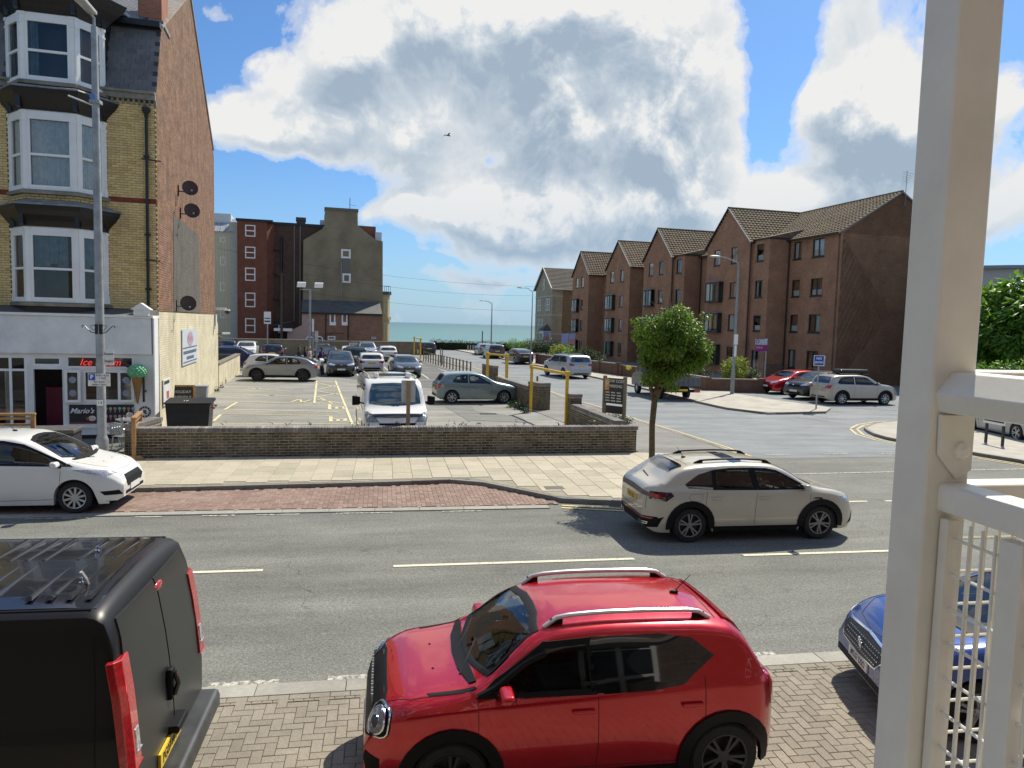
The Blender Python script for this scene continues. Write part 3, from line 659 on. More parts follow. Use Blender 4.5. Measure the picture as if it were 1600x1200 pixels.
# body behind
mb = MB(); mb.extr([(-.4, y, z) for y, z in [(.32, 3.6), (.32, 10.6), (13.9, 10.6), (13.9, 3.6)]], (-14, 0, 0)); mb.build('rear_volume', YBM, house)
SLATE = piece_mat('roof_slate', [(.135, .14, .142), (.165, .168, .168), (.12, .125, .128), (.18, .182, .18)], rough=.5, grain=.2, gscale=30)
SLB = plain('slate_underlay', (.05, .05, .055), .8)
sl_root = house
def slope(name, x0, x1, p0, p1, ew=.26, eh=.19, limit=110, skip=None):
    """slated roof plane from eave p0=(y,z) to top p1, between x0 and x1"""
    a = Vector((0, *p0)); b_ = Vector((0, *p1)); L = (b_-a).length; up = (b_-a).normalized(); out = Vector((1, 0, 0)).cross(up)
    mb = MB().add([(x0, a.y, a.z), (x1, a.y, a.z), (x1, b_.y, b_.z), (x0, b_.y, b_.z)], [(0, 1, 2, 3)]); o = mb.build(name, SLB, sl_root)
    its = []; n_ = int(L/eh)
    for k in range(n_):
        x = x0+(k % 2)*ew/2
        while x+ew <= x1+.01:
            c_ = Vector((x+ew/2, a.y, a.z))+up*(k+.5)*eh
            if not (skip and skip(c_)):
                M = Matrix((Vector((1, 0, 0)), up, out)).transposed().to_4x4(); M.translation = c_-out*.004
                M = M @ Matrix.Rotation(radians(1.5), 4, 'X'); its.append((M, ew-.006, eh*1.12, .012+random.uniform(0, .003)))
            x += ew
    lay(o, 'slate', name+'_slate', its, SLATE, HW, 'slates_beyond', limit=limit, tilt=.006); return o
slope('mansard_slope', -9.6, .03, (-.04, 10.72), (.88, 12.98), limit=140, skip=lambda c: -4.1 < c.x < -1.5)
slope('upper_roof', -9.6, -.42, (.75, 13.12), (6.9, 16.45), limit=110, skip=lambda c: c.x < -4.5 and c.y > 5)
mb = MB(); mb.extr([(-.42, y, z) for y, z in [(.02, 10.6), (.92, 12.98), (6.9, 16.38), (13.7, 11.85), (13.7, 10.6)]], (-13, 0, 0)); mb.build('roof_volume', SLB, house)
MB().box(-9.6, .03, .62, .98, 12.92, 13.10).build('mansard_gutter', BLACKP, house)
chm = MB().box(-.72, -.02, 1.25, 2.35, 13.0, 18.0).build('chimney', brickmat('chimney_brick', (.42, .15, .085), (.33, .115, .07), (.25, .2, .15)), house)
MB().box(-.80, .04, 1.17, 2.43, 13.2, 13.32).build('flashing', LEAD, chm)
# front wall: brick by brick
def facade_bricks():
    root = MB().box(-9.6, -.012, .014, .3, 3.6, 10.45).build('front_wall', YMORT, house)
    its = []; bl, bh = .225, .075; k = 0; z = 3.70
    while z < 10.30:
        x = -9.6-(k % 2)*bl/2
        while x < -.02:
            xa, xb = max(x, -9.6)+.004, min(x+bl, -.004)-.004; zc = z+bh/2
            bay = -3.98 < (xa+xb)/2 < -1.45 and (3.9 < zc < 6.9 or 7.3 < zc < 10.2)
            if xb-xa > .04 and not bay and not (7.30 < zc < 7.46): its.append((Matrix.Translation(((xa+xb)/2, .062, zc)) @ Matrix.Rotation(radians(90), 4, 'X'), xb-xa, bh-.010, .060+random.uniform(-.002, .003)))
            x += bl
        z += bh; k += 1
    lay(root, 'brick', 'yellow_brick', its, YB, HW, 'brickwork_beyond')
    its = [(Matrix.Translation((-.12-i*.225, .06, 7.34+j*.075)) @ Matrix.Rotation(radians(90), 4, 'X'), .217, .066, .064) for i in range(42) for j in (0, 1) if not -4.0 < -.12-i*.225 < -1.45]
    lay(root, 'band_brick', 'red_band_brick', its, piece_mat('red_band_brick', [(.30, .07, .04), (.22, .05, .03)], grain=.25), HW, 'band_beyond')
facade_bricks()
MB().box(-9.6, .0, -.10, .05, 10.45, 10.62).box(-9.6, 0, -.16, .05, 10.62, 10.70).build('stone_cornice', STONE, house, bevel=.01)
den = MB()
for i in range(64): den.box(-9.5+i*.15, -9.43+i*.15, -.05, .02, 10.30, 10.45)
den.build('dentils', STONE, house, kind='stuff')
# the three bays
BX = [(-4.03, .0), (-3.42, -.75), (-2.02, -.75), (-1.41, .0)]
def off_bay(d, back=0.0):
    pts = []; c_ = [(-4.03-d*1.15, .02+back), (-3.42-d*.45, -.75-d), (-2.02+d*.45, -.75-d), (-1.41+d*1.15, .02+back)]; return c_
def facet(i, z0, z1, curt, cm, sp=.0):
    (xa, ya), (xb, yb) = BX[i], BX[i+1]; v = Vector((xb-xa, yb-ya, 0)); L = v.length; r = v.normalized()
    M = frameM((xa, ya, z0), r, (0, 0, 1)); H_ = z1-z0
    pil = .12 if i == 1 else .10
    p = MB()
    for a, b_ in ((0, pil), (L-pil, L)):
        p.box(a, b_, 0, H_, -.10, .02, M); p.box(a-.01, b_+.01, 0, .20, -.1, .035, M); p.box(a-.01, b_+.01, H_-.30, H_-.24, -.1, .04, M); p.box(a-.015, b_+.015, H_-.08, H_, -.1, .045, M)
        p.box(a+.03, b_-.03, .26, H_-.36, .02, .028, M)
    p.box(pil, L-pil, H_-.16, H_, -.10, .005, M); p.box(pil, L-pil, 0, .07, -.10, .015, M)
    p.build('bay_pilasters', WHITEF, house)
    window(house, M @ Matrix.Translation((pil, .07, .035)), L-2*pil, H_-.23, WHITEF, GLS, hbars=(.47,), cur=curt, curm=cm, fw=.07, dep=.06)
for z0, z1, cu_, cm in ((4.12, 6.31, [(0, .42, .5, 1), (.58, 1, .5, 1), (0, 1, .55, 1)], CURTB), (7.40, 9.66, [(0, 1, 0, 1)], CURT), (10.52, 12.42, [(.0, .25, 0, 1)], CURTB)):
    for i in range(3): facet(i, z0, z1, cu_, cm)
    MB().prism(off_bay(-.02), z1-.02, z1+.05).build('bay_head_board', WHITEF, house)
    s_ = MB(); s_.prism(off_bay(.10), z0-.12, z0-.02); s_.prism(off_bay(.05), z0-.02, z0+.005); s_.build('bay_sill', STONE, house, bevel=.008)
def loft_bay(name, rows, mat, parent=house, back=0.0):
    mb = MB(); rr = [(off_bay(d, back), z) for d, z in rows]
    vs = [(x, y, z) for pts, z in rr for x, y in pts]; fs = []
    for j in range(len(rows)-1): fs += [(j*4+k, j*4+k+1, (j+1)*4+k+1, (j+1)*4+k) for k in range(3)]
    fs += [(0, 3, 2, 1), tuple(range((len(rows)-1)*4, len(rows)*4)), (0, 4*(len(rows)-1), 4*(len(rows)-1)+3, 3)]
    mb.add(vs, fs); return mb.build(name, mat, parent)
loft_bay('bay_cornice', [(.02, 6.34), (.05, 6.42), (.10, 6.50), (.22, 6.66), (.30, 6.80), (.33, 6.93)], BLACKP)
loft_bay('bay_cornice', [(.02, 9.69), (.05, 9.77), (.10, 9.85), (.22, 10.01), (.30, 10.13), (.33, 10.24)], BLACKP)
loft_bay('lead_roof', [(.38, 6.93), (.36, 6.97), (.12, 7.05), (.04, 7.10)], LEAD); loft_bay('lead_roof', [(.38, 10.24), (.36, 10.28), (.12, 10.36), (.04, 10.38)], LEAD)
loft_bay('bay_brick_panel', [(-.01, 7.06), (-.01, 7.3)], YBM); loft_bay('bay_brick_panel', [(-.01, 10.34), (-.01, 10.42)], YBM)
loft_bay('bay_plinth', [(-.01, 3.75), (-.01, 4.02)], plain('black_stained_stone', (.05, .045, .035), .9))
loft_bay('bay_cornice', [(.02, 12.44), (.08, 12.56), (.16, 12.66), (.36, 12.86), (.50, 13.02), (.56, 13.16)], BLACKP)
loft_bay('bay_roof', [(.60, 13.16), (.58, 13.22), (.0, 13.75), (-.6, 14.25)], SLATE if False else plain('bay_roof_slate', (.30, .31, .33), .4, var=.3), back=1.2)
# slate-hung cheek of the top bay
MB().extr([(-1.43, .0, 10.7), (-1.43, .95, 12.95), (-1.43, .0, 12.5)], (-.1, 0, 0)).box(-1.6, -1.40, .0, .9, 12.5, 12.95).build('bay_cheek', BLACKP, house)
bk = MB()
for z1 in (6.36, 9.71, 12.46):
    for (x, y) in [(-3.9, -.12), (-3.45, -.78), (-1.99, -.78), (-1.5, -.1)]: bk.box(x-.06, x+.06, y-.2, y+.05, z1, z1+.42)
bk.build('cornice_brackets', BLACKP, house)
# rainwater pipe with hopper and the branch across the corner
dp = MB().tube([(-.28, -.07, 3.9), (-.26, -.07, 10.15)], .045, 10).lathe([(.05, 9.9), (.06, 10.0), (.13, 10.12), (.13, 10.22)], 8, Matrix.Translation((-.26, -.09, 0)))
for z in (4.6, 6.3, 8.7): dp.box(-.35, -.19, -.13, 0, z, z+.06)
dp.tube([(-.42, -.05, 8.66), (.14, -.05, 8.62)], .02, 6).tube([(-.35, -.05, 5.55), (.08, -.05, 5.52)], .02, 6); dp.build('downpipe', BLACKP, house, smooth=True)
# ---- ground floor shop
FY = -.80
SHW = plain('shop_white_paint', (.80, .80, .77), .55, var=.07, scale=1.5, dirt=(.5, .52, .53))
MB().box(-9.6, -.04, FY-.10, .0, 2.60, 3.72).build('shop_fascia', SHW, house, bevel=.01)
MB().box(-9.6, .02, FY-.16, .0, 3.72, 3.80).build('fascia_capping', WHITEF, house, bevel=.01)
MB().extr([(-9.6, FY-.12, 3.80), (-9.6, .01, 3.80), (-9.6, .01, 4.0)], (9.6, 0, 0)).build('shop_roof', plain('shop_roof_felt', (.10, .095, .09), .9), house)
con = MB().box(-.52, -.10, FY-.16, FY+.12, 3.76, 3.98); con.extr([(-.60, FY-.22, 3.97), (-.02, FY-.22, 3.97), (-.31, FY-.22, 4.18)], (0, .4, 0)); con.build('fascia_console', WHITEF, house)
MB().box(.0, .045, FY-.11, FY+.5, 0, 3.72).build('fascia_return', WHITEF, house)
def sx(px, py=620): return es_at(px, py, s=Y0+FY)[0]-X0
def sz(px, py): return es_at(px, py, s=Y0+FY)[2]
holes = [(-4.6, .38, sx(43), 2.52, 'w'), (sx(52), 2.22, sx(97), 2.50, 'f'), (sx(53), .12, sx(98), 2.12, 'd'), (sx(105), 2.18, sx(209), 2.52, 'n'), (sx(131), 1.15, sx(188), 2.08, 'h')]
MS = Matrix(((1, 0, 0, 0), (0, 0, -1, FY), (0, 1, 0, 0), (0, 0, 0, 1)))     # x right, y up, z out (towards the street)
wall_holes('shopfront_frame', house, MS, -.02, 2.6, [h[:4] for h in holes], SHW, .10, x0=-9.6, y0=.12)
MB().box(-9.6, -.02, FY+.02, FY+.1, -.1, .34).build('plinth', plain('black_plinth', (.012, .012, .013), .6), house)
MB().box(-9.6, .0, FY-.05, FY+.05, .34, .42).build('shopfront_sill', WHITEF, house)
for h in holes:
    M_ = MS @ Matrix.Translation((h[0], h[1], .03)); w_, h_ = h[2]-h[0], h[3]-h[1]
    if h[4] == 'w': window(house, M_, w_, h_, WHITEF, GLS, bars=(.62,), hbars=(.80,), fw=.07, cur=[(.05, .2, 0, .8), (.45, .58, 0, .8)], back=False)
    elif h[4] == 'f': window(house, M_, w_, h_, WHITEF, GLSD, fw=.06)
    elif h[4] == 'n': window(house, M_, w_, h_, WHITEF, GLSD, fw=.04)
    elif h[4] == 'h': window(house, M_, w_, h_, WHITEF, GLS, fw=.05, bars=(), back=False)
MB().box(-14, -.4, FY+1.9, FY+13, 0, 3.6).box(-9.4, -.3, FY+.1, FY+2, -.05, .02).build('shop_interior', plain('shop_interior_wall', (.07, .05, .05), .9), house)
MB().box(-4.6, -3.9, FY+.8, FY+1.5, 0, .9).box(-3.25, -2.6, FY+.9, FY+1.5, 0, 1.5).build('seat_back', plain('maroon_vinyl', (.20, .015, .05), .5), house)
MB().box(-1.9, -.9, FY+.7, FY+.8, .6, 1.15).box(-1.8, -1.5, FY+.75, FY+.95, 1.15, 1.5).build('serving_counter', plain('counter_steel', (.25, .25, .25), .35), house)
# opened casements either side of the hatch, with round stickers
for a, b_ in ((103, 128), (186, 211)):
    xa, xb = sx(a), sx(b_); M_ = MS @ Matrix.Translation((xa, 1.13, .17))
    o = window(house, M_, xb-xa, .98, WHITEF, GLSD, fw=.075, name='casement')
    for k, c_ in enumerate((.28, .68)):
        st = MB().lathe([(.0, 0), (.10, 0), (.10, .004), (0, .004)], 20, M_ @ Matrix.Translation(((xb-xa)/2, c_, -.07))); st.build('sticker', plain('sticker_grey', (.30, .32, .33), .6), o)
        MB().lathe([(0, 0), (.055, 0), (.055, .003), (0, .003)], 16, M_ @ Matrix.Translation(((xb-xa)/2, c_, -.064))).build('sticker_centre', plain('sticker_pale', (.5, .5, .55) if k else (.25, .3, .5), .6), o)
# neon lettering, menu board, badge
NEON = glow('red_neon', (.9, .06, .04), .55)
text('Ice cream', .30, NEON, house, MS @ Matrix.Translation((sx(158), 2.34, .05)), 'neon_lettering', .006, shear=.35, sx=.95)
mbx0, mbx1 = sx(108), sx(209); mn = MB().box(mbx0, mbx1, FY-.03, FY, .47, 1.05).build('menu_board', plain('menu_black', (.02, .017, .02), .45), house)
MB().box(mbx0, mbx1, FY-.034, FY-.03, .50, .52).build('red_rule', plain('menu_red', (.35, .03, .05), .5), mn)
text("Mario's", .22, plain('menu_white', (.8, .8, .8), .6), mn, MS @ Matrix.Translation((mbx0+.34, .86, .034)), 'lettering', .002, shear=.4, bold=.004)
sc_ = MB().ball((mbx0+.62, FY-.03, .63), (.11, .012, .085)); sc_.build('scoop_print', plain('scoop_print', (.75, .62, .5), .6), mn)
MB().ball((mbx0+.50, FY-.03, .62), (.05, .013, .05)).build('strawberry_print', plain('strawberry_print', (.5, .08, .05), .6), mn)
cones = MB(); cols_ = [(.15, .45, .6), (.4, .25, .2), (.5, .4, .2), (.45, .4, .35), (.35, .22, .15), (.4, .2, .22)]
for k in range(8):
    for j in range(2):
        x = mbx0+.88+k*.125; z = .93-j*.24
        MB().ball((x, FY-.031, z), (.045, .008, .042), 10).build('flavour_print', plain('flavour_%d' % ((k*2+j*3+(0 if (k, j) != (1, 0) else 0)) % 6), cols_[(k*2+j*3+4) % 6] if (k, j) != (1, 0) else cols_[0], .6), mn)
        cones.extr([(x-.028, FY-.033, z-.04), (x+.028, FY-.033, z-.04), (x, FY-.033, z-.14)], (0, .002, 0))
cones.build('cone_prints', plain('cone_print', (.32, .25, .2), .6), mn, kind='stuff')
bd = MB().lathe([(0, 0), (.175, 0), (.175, .012), (0, .012)], 32, MS @ Matrix.Translation((sx(226), .82, 0))).build('round_badge', plain('badge_black', (.02, .02, .025), .5), house)
MB().lathe([(0, .012), (.115, .012), (.115, .016), (0, .016)], 32, MS @ Matrix.Translation((sx(226), .82, 0))).build('badge_centre', plain('badge_white', (.7, .7, .7), .5), bd)
MB().ball((sx(226), FY-.018, .83), (.05, .004, .06)).ball((sx(226)+.03, FY-.018, .77), (.04, .004, .03)).build('badge_figure', plain('badge_dark', (.12, .10, .09), .5), bd)
for k in range(12):
    a = 2*pi*k/12; M_ = MS @ Matrix.Translation((sx(226)+.145*cos(a), .82+.145*sin(a), .013)) @ Matrix.Rotation(a-pi/2, 4, 'Z')
    MB().box(-.012, .012, -.014, .014, 0, .003, M_).build('badge_mark', plain('badge_white', (.7, .7, .7), .5), bd)
def on_house(name, x, y, z, label, cat, rz=0, group=None):
    p = HW @ Vector((x, y, z)); return empty(name, p, B_+rz, label, cat, group)
# giant ice cream cone on the pier
ic = on_house('ice_cream_cone', sx(217)+.02, FY-.28, 1.16, 'giant mint green ice cream cone sign with chocolate flake beside the hatch', 'shop sign')
MB().lathe([(.0, 0), (.02, .01), (.135, .72), (.14, .74), (0, .74)], 20).build('wafer_cone', brickmat('wafer', (.42, .23, .08), (.36, .19, .07), (.22, .12, .04), bw=.05, rh=.05, ms=.006), ic)
scp = MB()
for k in range(80):
    a = k*2.4; zz = -1+2*(k+.5)/80; r_ = sqrt(1-zz*zz); scp.ball((.185*r_*cos(a), .185*r_*sin(a), .86+.155*zz), (.055, .055, .045), 7)
scp.ball((0, 0, .86), (.2, .2, .17), 14)
scp.build('ice_cream_scoop', plain('mint_green', (.16, .47, .25), .5, var=.35, scale=30), ic, smooth=True, ang=180)
MB().tube([(-.10, 0, .93), (-.34, -.03, 1.08)], .045, 8).build('chocolate_flake', plain('chocolate', (.06, .02, .015), .6, bump=.5), ic)
MB().box(.12, .17, -.02, .02, .05, .75).box(.12, .17, 0, .28, .3, .34).build('wall_bracket', BLACKP, ic)
ic.scale = (1.2, 1.2, 1.16); ic.location.z -= .06
# satellite dishes, signs, cameras on the gable
def dish(y, z, label, arm=.55):
    o = on_house('satellite_dish', .02, y, z, label, 'satellite dish', group='satellite dishes on the red gable')
    DM = plain('dish_brown', (.055, .032, .026), .55, var=.2)
    M_ = Matrix.Translation((.42, -.15, 0)) @ Matrix.Rotation(radians(78), 4, 'X') @ Matrix.Rotation(radians(18), 4, 'Y')
    prof = [(0, -.05), (.1, -.045), (.2, -.025), (.27, 0), (.275, .004), (.265, .006), (.2, -.015), (.1, -.035), (0, -.04)]
    MB().lathe([(r_, zz) for r_, zz in prof], 28, M_).build('dish_plate', DM, o, smooth=True)
    MB().tube([(0, 0, -.12), (.28, 0, -.12), (.36, -.02, -.02), (.40, -.1, 0)], .02, 6).tube([(0, 0, -.3), (0, 0, .1)], .025, 6).build('wall_arm', BLACKP, o)
    a = MB().tube([M_ @ Vector((0, -.22, -.02)), M_ @ Vector((0, -.24, .26))], .01, 6).build('feed_arm', BLACKP, o); c_ = M_ @ Vector((0, -.2, .28))
    MB().ball(c_, .035, 8).build('feed_horn', plain('lnb_grey', (.2, .2, .2), .5), o)
dish(3.75, 8.45, 'highest brown satellite dish on the red brick gable'); dish(4.15, 7.70, 'middle brown satellite dish just above the grey rendered patch'); dish(3.1, 4.28, 'lowest brown satellite dish above the cream painted brick')
def gable_sign(name, y0, y1, z0, z1, lab, mat, z1b=None):
    o = on_house(name, .03, y0, 0, lab, 'sign')
    MB().extr([(.0, 0, z0), (.0, y1-y0, z0), (.0, y1-y0, z1), (.0, 0, z1)], (.03, 0, 0)).build('board', mat, o); return o
SW = plain('sign_pale_blue', (.52, .57, .62), .5, var=.08); INK = plain('sign_ink_blue', (.06, .08, .16), .5); PNK = plain('sign_pink', (.45, .14, .2), .5)
gs = gable_sign('wall_sign', 4.05, 7.7, 1.95, 3.30, 'pale blue and white business sign board high on the cream painted gable', SW)
MG = lambda y, z, x=.034: Matrix(((0, 0, 1, x), (1, 0, 0, y), (0, 1, 0, z), (0, 0, 0, 1)))
MB().lathe([(0, 0), (.36, 0), (.36, .004), (0, .004)], 28, MG(1.8, 2.93) @ Matrix.Diagonal((1.9, .8, 1, 1))).build('emblem', plain('emblem_rose', (.42, .33, .38), .5), gs)
lg = MB()
for k in range(7): lg.ball((.036, 1.25+k*.19, 2.93+.08*sin(k*2.1)), (.004, .09, .13), 8)
lg.build('emblem_script', PNK, gs)
ln = MB()
for zz, n_ in ((2.42, 16), (2.2, 9)):
    for k in range(n_): ln.extr([(.034, 1.8-n_*.1+k*.2, zz-.06), (.034, 1.8-n_*.1+k*.2+.13, zz-.06), (.034, 1.8-n_*.1+k*.2+.13, zz+.06), (.034, 1.8-n_*.1+k*.2, zz+.06)], (.002, 0, 0))
ln.build('printed_lines', INK, gs, kind='stuff')
MB().extr([(.032, .15, 2.03), (.032, 3.5, 2.03), (.032, 3.5, 2.07), (.032, .15, 2.07)], (.003, 0, 0)).extr([(.032, .1, 2.58), (.032, 3.55, 2.58), (.032, 3.55, 2.62), (.032, .1, 2.62)], (.003, 0, 0)).build('sign_rule', INK, gs)
g2 = gable_sign('parking_notice', .35, 1.45, .85, 1.72, 'small white parking notice with red numerals low on the cream gable', plain('notice_white', (.68, .68, .66), .5))
MB().extr([(.032, .1, 1.55), (.032, 1.0, 1.55), (.032, 1.0, 1.66), (.032, .1, 1.66)], (.003, 0, 0)).extr([(.032, .1, .90), (.032, 1.0, .90), (.032, 1.0, .97), (.032, .1, .97)], (.003, 0, 0)).build('notice_band', plain('notice_black', (.03, .03, .03), .5), g2)
rn = MB()
for k in range(3): rn.extr([(.033, .5+k*.16, 1.05), (.033, .6+k*.16, 1.05), (.033, .6+k*.16, 1.3), (.033, .5+k*.16, 1.3)], (.002, 0, 0))
rn.build('red_print', plain('notice_red', (.5, .03, .03), .5), g2)
cc = on_house('security_camera', .05, 13.9, 3.75, 'white dome security camera on a bracket at the far end of the gable', 'camera')
MB().box(0, .5, -.05, .05, .42, .55).box(-.02, .05, -.15, .15, -.4, .2).build('bracket', WHITEF, cc); MB().ball((.55, 0, .33), (.14, .14, .12), 12).build('camera_dome', plain('dome_dark', (.03, .03, .04), .15), cc, smooth=True); MB().box(.42, .68, -.12, .12, .38, .47).build('camera_hood', WHITEF, cc, bevel=.03)
cb = on_house('security_camera', .05, 14.5, 2.95, 'small white bullet camera below the dome camera on the painted gable', 'camera')
MB().tube([(.0, 0, 0), (.3, -.05, .05)], .02, 6).build('bracket', BLACKP, cb); MB().box(.25, .62, -.15, -.02, 0, .1).build('camera_body', WHITEF, cb, bevel=.02)

# ---- brown brick flats along the side street
FL = brickmat('brown_flats_brick', (.42, .215, .118), (.33, .168, .094), (.30, .20, .14), nscale=.8, bump=.25, rough=.92)
TILE = plain('concrete_roof_tile', (.16, .12, .075), .9, var=.35, scale=1.6, dirt=(.19, .145, .065))
VERGE = plain('pale_verge_mortar', (.42, .40, .36), .9); BARGE = plain('dark_barge_board', (.035, .025, .02), .6)
def tiled(parent, quad, cw_=.33, ch_=.34, name='roof'):
    """tiled plane: quad = eave a, eave b, top b, top a; stepped courses with rolls, joined (too small to lift singly)"""
    a, b_, c_, d = [Vector(p) for p in quad]; n_ = max(2, int((d-a).length/ch_)); nrm = (b_-a).cross(d-a).normalized()
    if nrm.z < 0: nrm = -nrm
    mb = MB()
    for k in range(n_):
        t0, t1 = k/n_, (k+1)/n_; p0, p1 = a.lerp(d, t0), b_.lerp(c_, t0); q0, q1 = a.lerp(d, t1), b_.lerp(c_, t1)
        m_ = max(1, int((p1-p0).length/cw_))
        vs = []; fs = []
        for i in range(m_*4+1):
            u = i/(m_*4); h_ = (.0, .045, .06, .045)[i % 4]
            vs += [p0.lerp(p1, u)+nrm*(.02+h_), p0.lerp(p1, u)+nrm*(.055+h_), q0.lerp(q1, u)+nrm*(.01+h_*.9)]
        for i in range(m_*4): fs += [(3*i, 3*i+3, 3*i+4, 3*i+1), (3*i+1, 3*i+4, 3*i+5, 3*i+2)]
        mb.add(vs, fs)
    return mb.build(name, TILE, parent, kind='stuff')
CUR_OPT = [[(0, .3, 0, 1), (.7, 1, 0, 1)], [(0, .45, 0, 1)], [(0, 1, 0, 1)], [(.55, 1, 0, 1)], [(0, 1, 0, .35)], None, [(0, .25, 0, 1), (.5, .75, 0, 1)]]
def flats(s0, s_main, s_stair, s_gab, zo, label, end=False, seed=0):
    """s_main, s_stair, s_gab: (start, end) along the street; planes at e=36.5, 34.68 and 34.38"""
    rr = random.Random(seed); o0 = ES(34.38, s0); root = empty('brick_flats', (o0.x, o0.y, 0), B_, label, 'block of flats', 'brown brick flats along the side street')
    L = lambda e, s: (e-34.38, s-s0)
    H_ = 11.1+zo; PK = 14.15+zo; rx = 41.45-34.38
    wl = MB()
    def west(e, sa, sb, cols_, name, top=H_, gable=False):
        """west facing wall; cols: list of (s_centre offset from near end, width, list of (z0,z1), wide)"""
        x, _ = L(e, 0); ya, yb = sa-s0, sb-s0
        M = Matrix(((0, 0, -1, x), (-1, 0, 0, yb), (0, 1, 0, 0), (0, 0, 0, 1)))    # x right runs towards the camera (-s), y up, z out = -e
        hs = []
        for (sc, w_, rows, wide) in cols_:
            for (z0, z1) in rows: hs.append((yb+s0-sc-w_/2, z0+zo, yb+s0-sc+w_/2, z1+zo, wide))
        wall_holes(name, root, M, yb-ya, top, [h[:4] for h in hs], FL, .10, y0=-1.0)
        for h in hs:
            if h[4] == 2:                    # boxed-out window
                x0_, y0_, x1_, y1_ = h[:4]; m2 = MB()
                for a, b_, c_, d in ((x0_-.06, x1_+.06, y1_, y1_+.08), (x0_-.06, x1_+.06, y0_-.10, y0_)): m2.box(a, b_, c_, d, -.1, .42, M)
                for a in (x0_-.06, x1_): m2.box(a, a+.06, y0_, y1_, -.1, .06, M); m2.box(a, a+.06, y0_, y1_, .36, .42, M)
                m2.build('window_box', BARGE, root)
                window(root, M @ Matrix.Translation((x0_, y0_, .46)), x1_-x0_, y1_-y0_, DARKF, GLS, bars=(.34, .67), cur=rr.choice(CUR_OPT), fw=.07, back=True)
                MB().box(x0_-.05, x1_+.05, y1_+.08, y1_+.13, -.02, .44, M).build('box_flashing', LEAD, root)
            else:
                window(root, M @ Matrix.Translation((h[0], h[1], 0)), h[2]-h[0], h[3]-h[1], DARKF, GLS, bars=(.5,) if h[2]-h[0] > 1.15 else (), cur=rr.choice(CUR_OPT), fw=.07)
                MB().box(h[0]-.05, h[2]+.05, h[1]-.09, h[1], -.02, .04, M).build('sill', BARGE, root)
        if gable:
            MB().extr([(x, ya, top), (x, yb, top), (x, (ya+yb)/2, PK)], (.25, 0, 0)).build('gable_top', FL, root)
    R4 = [(9.5, 10.85), (6.6, 7.9), (3.85, 5.2), (1.0, 2.45)]
    if s_main:
        ya = s_main[0]; west(36.5, s_main[0], s_main[1], [(ya+4.78, .95, R4, 0), (ya+2.35, 1.32, R4, 0)] if s_main[1]-s_main[0] > 5 else [(ya+2.2, 1.0, R4, 0)], 'front_wall')
    if s_stair:
        sa, sb = s_stair; west(34.68, sa, sb, [((sa+sb)/2+.1, 1.0, [(9.45, 10.8), (6.55, 7.9), (3.85, 5.1), (.1, 2.3)], 0)], 'stair_tower_wall')
        x0_, x1_ = .3, 36.5-34.38; MB().add([(x0_, sa-s0, -1), (x1_, sa-s0, -1), (x1_, sa-s0, H_), (x0_, sa-s0, H_)], [(0, 1, 2, 3)]).build('stair_side_wall', FL, root)
        MB().box(x0_-.12, x1_+.1, sa-s0-.12, sb-s0+.1, H_, H_+.14).build('stair_fascia', BARGE, root)
        MB().extr([(x0_-.1, sa-s0-.1, H_+.14), (x1_+1.2, sa-s0-.1, H_+.14), (x1_+1.2, sa-s0-.1, H_+.9)], (0, sb-sa+.2, 0)).build('stair_roof', TILE, root)
        MB().tube([(x1_-.08, sa-s0-.08, 0), (x1_-.08, sa-s0-.08, H_)], .06, 8).build('downpipe', BARGE, root)
        MB().tube([(.12, sb-s0+.02, 0), (.12, sb-s0+.02, H_)], .06, 8).build('downpipe', BARGE, root)
    sa, sb = s_gab; wide = (2.2 if sb-sa > 6.4 else 2.0)
    west(34.38, sa, sb, [(sa+2.25, .95, R4, 0), (sb-1.75, wide, [(6.35, 7.95), (3.7, 5.25), (.95, 2.5)], 2), (sb-1.7, 1.0, [(9.5, 10.85)], 0)], 'gable_bay_wall', gable=True)
    MB().add([(0, sa-s0, -1), (4.0, sa-s0, -1), (4.0, sa-s0, H_), (0, sa-s0, H_)], [(0, 1, 2, 3)]).build('gable_bay_side', FL, root)
    mid = (sa+sb)/2-s0; ov = .25
    for ys, dr in ((sa-s0-ov, 1), (sb-s0+ov, -1)):
        ez = H_-.12; q = [(-.15, ys, ez), (rx+.0, ys, ez), (rx, mid, PK+.05), (-.15, mid, PK+.05)]
        tiled(root, q)
        MB().extr([(-.18, ys, ez-.02), (-.18, mid, PK+.03), (-.18, mid, PK+.14), (-.18, ys, ez+.09)], (.14, 0, 0)).build('verge', VERGE if dr > 0 else BARGE, root)
    MB().box(-.05, 3.8, sa-s0-.30, sa-s0-.18, H_-.18, H_-.05).build('gutter', BARGE, root)
    rc = MB().tube([(-.15, mid, PK+.1), (rx+.5, mid, PK+.1)], .11, 8); rc.build('ridge_tiles', TILE, root)
    y_end = (s_main[0] if s_main else s0)-s0; yb = sb-s0
    if s_main:
        tiled(root, [(2.12-.3, y_end-.15, H_-.12), (2.12-.3, yb, H_-.12), (rx, yb, PK+.05), (rx, y_end-.15, PK+.05)])
        MB().box(1.75, 1.87, y_end-.1, (s_stair or s_gab)[0]-s0, H_-.18, H_-.05).build('gutter', BARGE, root)
    mb = MB(); mb.extr([(2.3, 0, 0), (2.3, 0, H_-.1), (rx, 0, PK-.05), (rx*2-2.3, 0, H_-.1), (rx*2-2.3, 0, 0)], (0, yb, 0)); mb.build('rear_volume', FL, root)
    MB().extr([(rx, -.15, PK+.06), (rx*2-1.9, -.15, H_-.12), (rx*2-1.9, yb, H_-.12), (rx, yb, PK+.06)], (0, 0, .1)).build('rear_roof', TILE, root)
    MB().tube([(rx, -.15, PK+.1), (rx, yb, PK+.1)], .11, 8).build('ridge_tiles', TILE, root)
